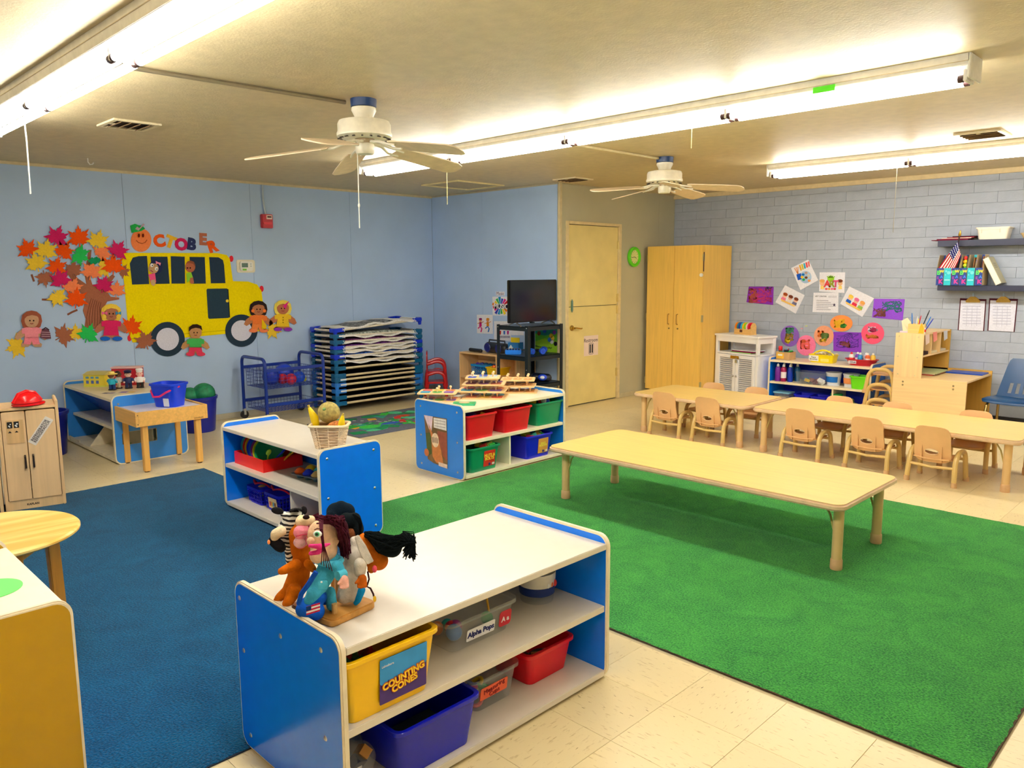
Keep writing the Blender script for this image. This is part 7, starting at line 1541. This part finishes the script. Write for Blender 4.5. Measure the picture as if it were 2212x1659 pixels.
r = thing('glue_bottle', 'red capped glue stick standing by the marker box', 'glue', (-4.005, AY+.02, .5245)); MB().cyl((0, 0, 0), (0, 0, .10), .02, n=16).build('barrel', plastic((200, 40, 50)), r); MB().lathe([(0, .10), (.022, .10), (.022, .135), (.018, .142), (0, .142)], 16).build('cap', plastic((226, 20, 30)), r); MB().lathe([(.0205, .03), (.0205, .075)], 16, cap=False).build('label_band', paper((246, 226, 220)), r)
# brush caddy
r = thing('brush_caddy', 'yellow caddy labelled Paint Brushes on the art shelf', 'caddy', (-3.50, AY-.01, .5245), .0); CY_ = plastic((252, 226, 10))
tub_mesh(.27, .15, .085, .9, .004, .006, .008).build('container', CY_, r, bevel=.001, seg=1); MB().tube([tuple(v) for v in arc((-.11, 0, .08), (0, 0, .175), (.11, 0, .08), 10)], .011, 8).build('handle', CY_, r)
decal(r, 'label_card', (-.075, -.0745, .045), (1,0,0), (0,-.08,1), .105, .06, paper((248, 246, 238))); text_obj('lettering', 'Paint\nBrushes', .026, mat((60, 60, 70), .7), r, frame((-.075, -.0768, .045), (1,0,0), (0,-.08,1)))
decal(r, 'picture_label', (.045, -.0745, .03), (1,0,0), (0,-.08,1), .09, .03, mat((250, 236, 120), .6))
for k in range(12):
    R = random.Random(k); o = thing('paint_brush', 'white handled paint brush lying in the yellow caddy', 'brush', (-3.50+R.uniform(-.08, .08), AY-.01+R.uniform(-.04, .04), .60+.004*k), group='paint brushes in the caddy', rot=(R.uniform(-.2, .2), R.uniform(-.25, .25), R.uniform(-.8, .8)))
    MB().box(-.05, -.006, -.004, .04, .006, .004).build('handle', plastic((240, 232, 214)), o, smooth=False, bevel=.002); MB().box(.04, -.009, -.005, .065, .009, .005).build('bristles', cloth((226, 206, 160)), o, smooth=False)
# glue tray and bottles
r = thing('glue_tray', 'red oval tray labelled Glue on the art shelf', 'tray', (-3.10, AY, .5245), 0); MB().loft([[Vector((x, y, z)) for x, y in ell(0, 0, a, b, 32)] for a, b, z in ((.12, .075, 0), (.16, .10, .06), (.17, .108, .06), (.17, .108, .066), (.15, .092, .066), (.112, .068, .006))]).build('tray', plastic((200, 14, 40)), r)
decal(r, 'label_card', (-.055, -.094, .035), (1,.22,0), (0,-.45,1), .085, .036, paper((246, 240, 244))); text_obj('lettering', 'Glue', .028, mat((60, 50, 110), .7), r, frame((-.055, -.0975, .036), (1,.22,0), (0,-.45,1)))
def bottle(name, label, cat, x, y, z, body, cap, h=.11, rr=.024, band=None, group=None):
    r = thing(name, label, cat, (x, y, z), 0, group); MB().lathe([(0, 0), (rr*.95, 0), (rr, .006), (rr, h*.70), (rr*.8, h*.80), (rr*.42, h*.84), (0, h*.84)], 18).build('body', plastic(body), r); MB().lathe([(0, h*.84), (rr*.5, h*.84), (rr*.45, h*.95), (rr*.2, h), (0, h)], 14).build('cap', plastic(cap), r)
    if band: MB().lathe([(rr*1.02, h*.2), (rr*1.02, h*.55)], 18, cap=False).build('label_band', paper(band), r)
for dx, dy, bd, cp, bn, nm in ((-.10, -.02, (240,240,240), (220,40,50), (230,60,60), 'white glue bottle with a red cap at the left of the glue tray'), (-.055, .03, (120,60,190), (246,246,246), (240,240,250), 'purple glue bottle in the glue tray'), (-.01, -.02, (40,140,200), (246,246,246), None, 'blue glue bottle in the glue tray'), (.03, .035, (230,200,220), (246,246,246), (250,240,240), 'pale glue bottle at the back of the glue tray'), (.065, -.02, (240,110,50), (250,246,240), (250,240,236), 'orange glue bottle in the glue tray'), (.105, .02, (246,210,80), (246,240,220), None, 'yellow glue bottle at the right of the glue tray')):
    bottle('glue_bottle', nm, 'glue', -3.10+dx, AY+dy, .531, bd, cp, .125, .025, bn, 'glue bottles in the tray')
# art shelf contents
for k, (x, y, c_, nm, bn) in enumerate(((-3.965, 8.20, (110,30,150), 'purple paint bottle on the art shelf', None), (-3.905, 8.215, (160,20,80), 'magenta paint bottle with a white label on the art shelf', (246,236,240)), (-3.84, 8.24, (10,50,170), 'dark blue paint bottle on the art shelf', None), (-3.94, 8.30, (30,90,140), 'teal paint bottle at the back of the art shelf', None), (-3.87, 8.32, (10,120,120), 'dark green paint bottle at the back of the art shelf', None), (-3.80, 8.33, (10,90,140), 'blue green paint bottle at the back of the art shelf', None))):
    bottle('paint_bottle', nm, 'paint', x, y, .286, c_, (240, 244, 246), .195, .03, bn, 'paint bottles')
r = tub('clear_bin', 'clear plastic box of craft bits on the art shelf', 'bin', (-3.60, 8.25, .286), .0, .30, .17, .13, clear((190, 206, 220), .45), taper=.94, lip=.006)
jumble('craft_piece', 'craft supply', ['yellow pot in the clear craft box', 'brown block in the clear craft box', 'white lid in the clear craft box', 'maroon pot in the clear craft box', 'teal bottle in the clear craft box', 'orange bag in the clear craft box'], (-3.60, 8.25), .22, .09, .294, [(246,206,20),(150,80,60),(240,240,240),(110,30,30),(40,130,190),(200,120,80)], 51, .032, 0, 'craft bits in the clear box', 'block')
for x, rgb, bn, nm in ((-3.385, (226,232,246), (30,110,200), 'white bucket with a blue label on the art shelf'), (-3.20, (236,236,246), (240,150,90), 'white bucket with an orange label behind the lime bin')):
    r = thing('clay_bucket', nm, 'bucket', (x, 8.31, .286)); MB().lathe([(0, 0), (.066, 0), (.078, .125), (.082, .125), (.082, .138), (.074, .138), (.062, .004), (0, .003)], 30).build('pail', plastic(rgb), r); MB().lathe([(0, .132), (.073, .132), (.073, .136), (0, .136)], 30).build('lid', plastic((200, 214, 226)), r)
    b = MB(); n = 9; P0 = [(.0745*math.cos(a), .0745*math.sin(a)) for a in [math.radians(-150+i*14) for i in range(n)]]; b.loft([[Vector((x_, y_, .035)) for x_, y_ in P0], [Vector((x_*1.06, y_*1.06, .095)) for x_, y_ in P0]], cap=False, closed_ring=False); b.build('label_band', paper(bn), r)
r = tub('storage_bin', 'lime green storage bin at the right of the art shelf', 'bin', (-3.055, 8.245, .286), .0, .20, .19, .135, plastic((110, 226, 20)), taper=.88)
for x, w, rgb, nm in ((-3.66, .17, (10, 20, 200), 'dark blue bin at the left on the bottom of the art shelf'), (-3.48, .17, (6, 10, 190), 'dark blue bin at the right on the bottom of the art shelf')): tub('storage_bin', nm, 'bin', (x, 8.24, .036), 0, w, .18, .13, plastic(rgb), group=None)
r = thing('lidded_box', 'clear box with a pale blue lid on the bottom of the art shelf', 'box', (-3.90, 8.235, .036)); thin_tub(.18, .15, .12, .9, .002, .006).build('container', clear((210, 220, 226), .5), r); MB().prism([(a, b, .12) for a, b in rrect(.195, .165, .02)], (0, 0, .014)).build('lid', plastic((130, 190, 226)), r, bevel=.003); MB().box(-.06, -.05, .006, .05, .05, .08).build('contents', mat((226, 190, 150), .7), r, bevel=.008)
r = thing('play_jar', 'plastic jar with a green lid on the bottom of the art shelf', 'jar', (-3.315, 8.235, .036)); MB().lathe([(0, 0), (.06, 0), (.066, .01), (.066, .12), (.058, .135), (0, .135)], 26).build('jar', plastic((190, 30, 60), .2), r); MB().lathe([(0, .135), (.062, .135), (.064, .165), (.058, .172), (0, .172)], 26).build('lid', plastic((10, 140, 60)), r); MB().lathe([(.0668, .02), (.0668, .055)], 26, cap=False).build('label_band', paper((240, 190, 20)), r)
r = thing('snack_bag', 'crinkled bag on the bottom of the art shelf', 'bag', (-3.16, 8.24, .036)); blob('bag', [((-.04, 0, .05), (.04, 0, .05), .045, .045), ((0, 0, .11), .03)], mat((130, 150, 90), .3, amount=.4, scale=40), r, .006)
# ================================================================ DESK AND WALL SHELF THINGS
r = thing('pencil_caddy', 'wooden pencil holder on the desk hutch', 'holder', (-2.44, 7.84, .92), .1); PM = wood((236, 196, 120), 0, .5)
for a in ((-.07, -.045, .07, -.039), (-.07, .039, .07, .045), (-.07, -.039, -.064, .039), (.064, -.039, .07, .039)): MB().box(a[0], a[1], 0, a[2], a[3], .085).build('box_wall', PM, r, smooth=False)
MB().box(-.07, -.045, 0, .07, .045, .004).build('box_base', PM, r, smooth=False); MB().prism([(.02, -.0455, 0), (.064, -.0455, 0), (.064, -.0455, .05), (.045, -.0455, .10), (.03, -.0455, .06)], (0, -.003, 0)).build('rainbow_card', mat((246, 170, 20), .6), r, smooth=False)
for k, (dx, c_, tilt, nm, ln) in enumerate(((-.04, (20,110,200), -.2, 'light blue', .18), (-.02, (240,240,246), .1, 'white', .15), (.0, (200,30,40), .25, 'red', .16), (.025, (20,20,24), .5, 'black', .22), (.045, (30,120,210), .6, 'blue', .16), (.06, (20,50,180), .8, 'dark blue', .15), (.01, (240,220,60), -.1, 'yellow', .13))):
    o = thing('pen', '%s pen standing in the wooden pencil holder' % nm, 'pen', (-2.44+dx, 7.84+.012*math.sin(k*2), .926), 0, 'pens in the holder', rot=(-.1, tilt*.6, 0)); MB().cyl((0,0,0), (0,0,ln*.8), .0045, n=8).build('barrel', plastic(c_), o); MB().cyl((0,0,ln*.8), (0,0,ln), .0052, .003, 8).build('cap', plastic(c_), o)
bottle('glue_bottle', 'small red based glue pot on the desk hutch', 'glue', -2.38, 7.82, .92, (246, 230, 230), (240, 240, 240), .07, .02, (226, 40, 40))
r = thing('napkin', 'cream folded paper standing behind the hutch edge', 'paper', (-2.56, 7.83, .92)); MB().prism([(0, 0, 0), (.05, .01, 0), (.06, .01, .10), (.03, 0, .14), (-.02, 0, .11)], (0, .004, 0)).build('sheet', paper((244, 226, 190)), r, smooth=False); MB().box(-.03, .0, 0, .10, .08, .012).build('note_pad', paper((226, 206, 226)), r, smooth=False)
for k, (y, z, c_, nm) in enumerate(((.06, .86, (240,214,200), 'pale sticky note hanging from the hutch at the left'), (.28, .87, (246,150,140), 'salmon sticky note hanging from the hutch'), (.60, .865, (226,226,230), 'torn white paper hanging from the hutch at the right'))):
    o = thing('sticky_note', nm, 'note', (-2.593+.237, 7.74+y, z), 0, 'notes on the hutch'); MB().prism([(0, 0, .05), (0, .12, .05), (.006, .115, -.03), (.008, .01, -.045)], (.001, 0, 0)).build('sheet', paper(c_), o, smooth=False)
for k, (y, c_, nm) in enumerate(((.15, (60,40,36), 'dark papers in the first hutch cubby'), (.41, (236,220,180), 'cream papers in the second hutch cubby'), (.68, (226,214,190), 'pale papers in the third hutch cubby'))):
    o = tag(MB().box(-.085, -.09, 0, .09, .09, .02+.01*(k == 0)).build('paper_stack', paper(c_), smooth=False), nm, 'paper', 'papers in the hutch'); o.location = (-2.593+.13, 7.74+y, .7155)
for k, (c_, nm) in enumerate((((170, 60, 50), 'red brown folder at the bottom of the pile on the desk'), ((200, 190, 160), 'tan papers in the middle of the pile on the desk'), ((180, 190, 140), 'olive folder on top of the pile on the desk'))):
    o = tag(MB().box(-.11, -.19, 0, .11, .19, .009).build('folder', paper(c_), smooth=False), nm, 'folder', 'folders on the desk'); o.location = (-2.593+.16+.012*k, 7.74+.46, .5085+.0095*k); o.rotation_euler.z = .04*(k-1)
o = tag(MB().box(-.16, -.11, 0, .16, .11, .012).build('binder', plastic((16, 70, 180)), smooth=False, bevel=.003), 'blue binder lying on the desk by the wall', 'binder'); o.location = (-2.15, 8.44, .5085)
# wall shelves
r = thing('paper_pile', 'maroon folders and papers on the upper wall shelf', 'papers', (XW+.12, 8.46, ZW1))
for k, (c_, z, a) in enumerate((((110, 20, 50), 0, .0), ((120, 24, 56), .008, .1), ((236, 224, 206), .016, -.1), ((150, 30, 50), .022, .15), ((60, 30, 44), .030, .3))): MB().obox((.03*k-.02, 0, z+.004), .32-.03*k, .15, .007, (0, 0, a*.3)).build('folder', paper(c_), r, smooth=False)
p = on_y(2175, 517, 8.44)
r = thing('storage_box', 'white plastic box with a lid on the upper wall shelf', 'box', (-2.02, 8.475, ZW1)); tub_mesh(.26, .17, .10, .9, .004, .004, .01).build('container', plastic((246, 238, 222)), r, bevel=.001, seg=1); MB().prism([(a, b, .10) for a, b in rrect(.285, .19, .02)], (0, 0, .012)).build('lid', plastic((250, 240, 220)), r, bevel=.003)
for x in (-.09, .06): MB().box(x, -.09, .06, x+.004, -.082, .10).build('rib', plastic((230, 214, 190)), r, smooth=False)
r = thing('craft_bowl', 'small tan bowl at the right end of the upper wall shelf', 'bowl', (-1.74, 8.47, ZW1)); MB().lathe([(0, 0), (.04, 0), (.07, .05), (.066, .05), (.036, .004), (0, .004)], 24).build('bowl', mat((244, 210, 150), .5), r)
# magazine boxes
for k in range(6):
    x = XW+.045+.067*k; lime = k in (1, 4)
    r = thing('magazine_box', ['first patterned magazine box from the left on the lower wall shelf', 'first plain turquoise magazine box, left of the flag', 'patterned magazine box right behind the flag', 'fourth magazine box from the left with letter pattern', 'second plain turquoise magazine box, right of the flag', 'last patterned magazine box beside the leaning book'][k], 'magazine box', (x, 8.45, ZW2), 0, 'magazine boxes')
    m = mat((24, 60, 140), .5) if not lime else mat((30, 190, 206), .5); w, d, h, H = .061, .20, .165, .29
    inner = mat((214, 190, 150), .6)
    MB().box(-w/2, -d/2+.06-.05, 0, w/2, -d/2+.012, h).build('front', m, r, smooth=False); MB().box(-w/2, -d/2+.012, 0, w/2, d/2, .003).build('base', m, r, smooth=False); MB().box(-w/2, d/2-.003, .003, w/2, d/2, H).build('back', m, r, smooth=False)
    for s_ in (-1, 1): MB().prism([(s_*w/2, -d/2+.012, .003), (s_*w/2, d/2-.003, .003), (s_*w/2, d/2-.003, H), (s_*w/2, -d/2+.07, H), (s_*w/2, -d/2+.012, h)], (-s_*.002, 0, 0)).build('side', inner, r, smooth=False)
    yf = -d/2+.0095
    if not lime:
        for ch, dx, dz, c_, sz in (('B', -.012, .118, (90, 220, 90), .055), ('W', .016, .132, (240, 220, 60), .036), ('K', .010, .034, (240, 50, 150), .055), ('A', .016, .08, (60, 120, 230), .034), ('S', -.016, .07, (150, 60, 170), .034)): text_obj('lettering', ch, sz, mat(c_, .6), r, frame((dx, yf, dz), (1,0,0), (0,0,1)), bold=.002)
    else:
        for dx, dz, rr in ((.010, .12, .016), (-.013, .135, .01), (-.018, .10, .006)): MB().cyl((dx, yf, dz), (dx, yf+.0015, dz), rr, n=16).build('dot', mat((120, 220, 226), .5), r)
        MB().box(-.024, yf, .045, .024, yf+.001, .056).build('print', mat((170, 236, 236), .5), r, smooth=False)
for k, (x, c_, h, nm) in enumerate(((.245, (40, 60, 50), .28, 'dark book in the fourth magazine box'), (.30, (150, 100, 60), .26, 'brown book in the fifth magazine box'), (.32, (60, 50, 150), .24, 'purple book in the fifth magazine box'), (.375, (140, 90, 60), .27, 'tan brown book in the last magazine box'))):
    o = tag(MB().box(-.004, -.06, 0, .004, .06, h).build('book', paper(c_), smooth=False), nm, 'book', 'books in the magazine boxes'); o.location = (XW+x+.01, 8.46, ZW2+.004); o.rotation_euler.y = .06
r = thing('crayon_toy', 'stacked red, yellow and green toy rising from the fourth magazine box', 'toy', (XW+.246, 8.42, ZW2+.004))
for z, rr, c_ in ((.15, .020, (60, 200, 90)), (.185, .022, (200, 220, 40)), (.22, .022, (250, 190, 20)), (.255, .018, (226, 50, 50))): MB().ball((0, 0, z), (rr, rr, .02), 14, 9).build('bead', plastic(c_), r)
MB().cyl((0, 0, .0), (0, 0, .15), .010, n=10).build('stem', plastic((30, 60, 150)), r)
r = thing('leaning_book', 'large white book leaning against the magazine boxes', 'book', (XW+.545, 8.43, ZW2), rot=(0, math.radians(-27), 0))
MB().box(-.022, -.05, 0, .022, .13, .27).build('pages', paper((246, 240, 226)), r, smooth=False); MB().box(.022, -.052, -.001, .026, .131, .272).build('cover', paper((206, 200, 170)), r, smooth=False); MB().box(-.026, -.052, -.001, -.022, .131, .272).build('cover', paper((206, 200, 170)), r, smooth=False)
for k in range(3): MB().box(.0262, .0, .20-.02*k, .0268, .09, .206-.02*k).build('print', paper((150, 150, 130)), r, smooth=False)
o = bpy.data.objects['leaning_book']; o.location.z = ZW2+.014
# flag
r = thing('flag', 'small american flag on a stick in front of the magazine boxes', 'flag', (XW+.135, 8.400, ZW2), rot=(.15, .14, 0)); r.scale = (1.22, 1, 1.12)
MB().cyl((0, 0, .0), (0, 0, .42), .005, n=10).build('pole', wood((60, 44, 40), 2), r); MB().lathe([(0, .42), (.009, .425), (.011, .44), (.004, .47), (0, .475)], 12).build('finial', mat((190, 150, 60), .3, metal=.8), r)
def fl_(u, v):   # u along the hanging length 0..1, v across stripes 0..1
    a = Vector((.0, -.008, .40)); top = a+Vector((.008*0+(v)*.035, -.004, -.02-v*.11)); 
    drop = Vector((-.115+.06*v, -.01*math.sin(3*v*PI), -.26-.02*v)); 
    return top+drop*u+Vector((0, -.008*math.sin(u*5+v*4), 0))
for k in range(13):
    v0, v1 = k/13, (k+1)/13; b = MB(); n = 8
    for i in range(n):
        u0, u1 = i/n, (i+1)/n; q = [fl_(u0, v0), fl_(u1, v0), fl_(u1, v1), fl_(u0, v1)]; b._add([*q, *[x+Vector((0, .0012, 0)) for x in q]], [(0,1,2,3), (7,6,5,4), (0,4,5,1), (2,6,7,3), (1,5,6,2), (0,3,7,4)])
    b.build('stripe', cloth((190, 20, 44) if k % 2 == 0 else (242, 236, 230)), r, smooth=False)
b = MB()
for i in range(5):
    for j in range(5):
        u0, u1, v0, v1 = i*.08, (i+1)*.08, j*.108, (j+1)*.108; q = [fl_(u0, v0), fl_(u1, v0), fl_(u1, v1), fl_(u0, v1)]; q = [x+Vector((0, -.0015, 0)) for x in q]; b._add([*q, *[x+Vector((0, .001, 0)) for x in q]], [(0,1,2,3), (7,6,5,4), (0,4,5,1), (2,6,7,3), (1,5,6,2), (0,3,7,4)])
cn = b.build('canton', cloth((34, 34, 110)), r, smooth=False)
for i in range(5):
    for j in range(5): MB().ball(fl_(.04+.08*i, .05+.108*j)+Vector((0, -.002, 0)), (.004, .001, .004), 6, 4).build('star', cloth((246, 246, 250)), cn)
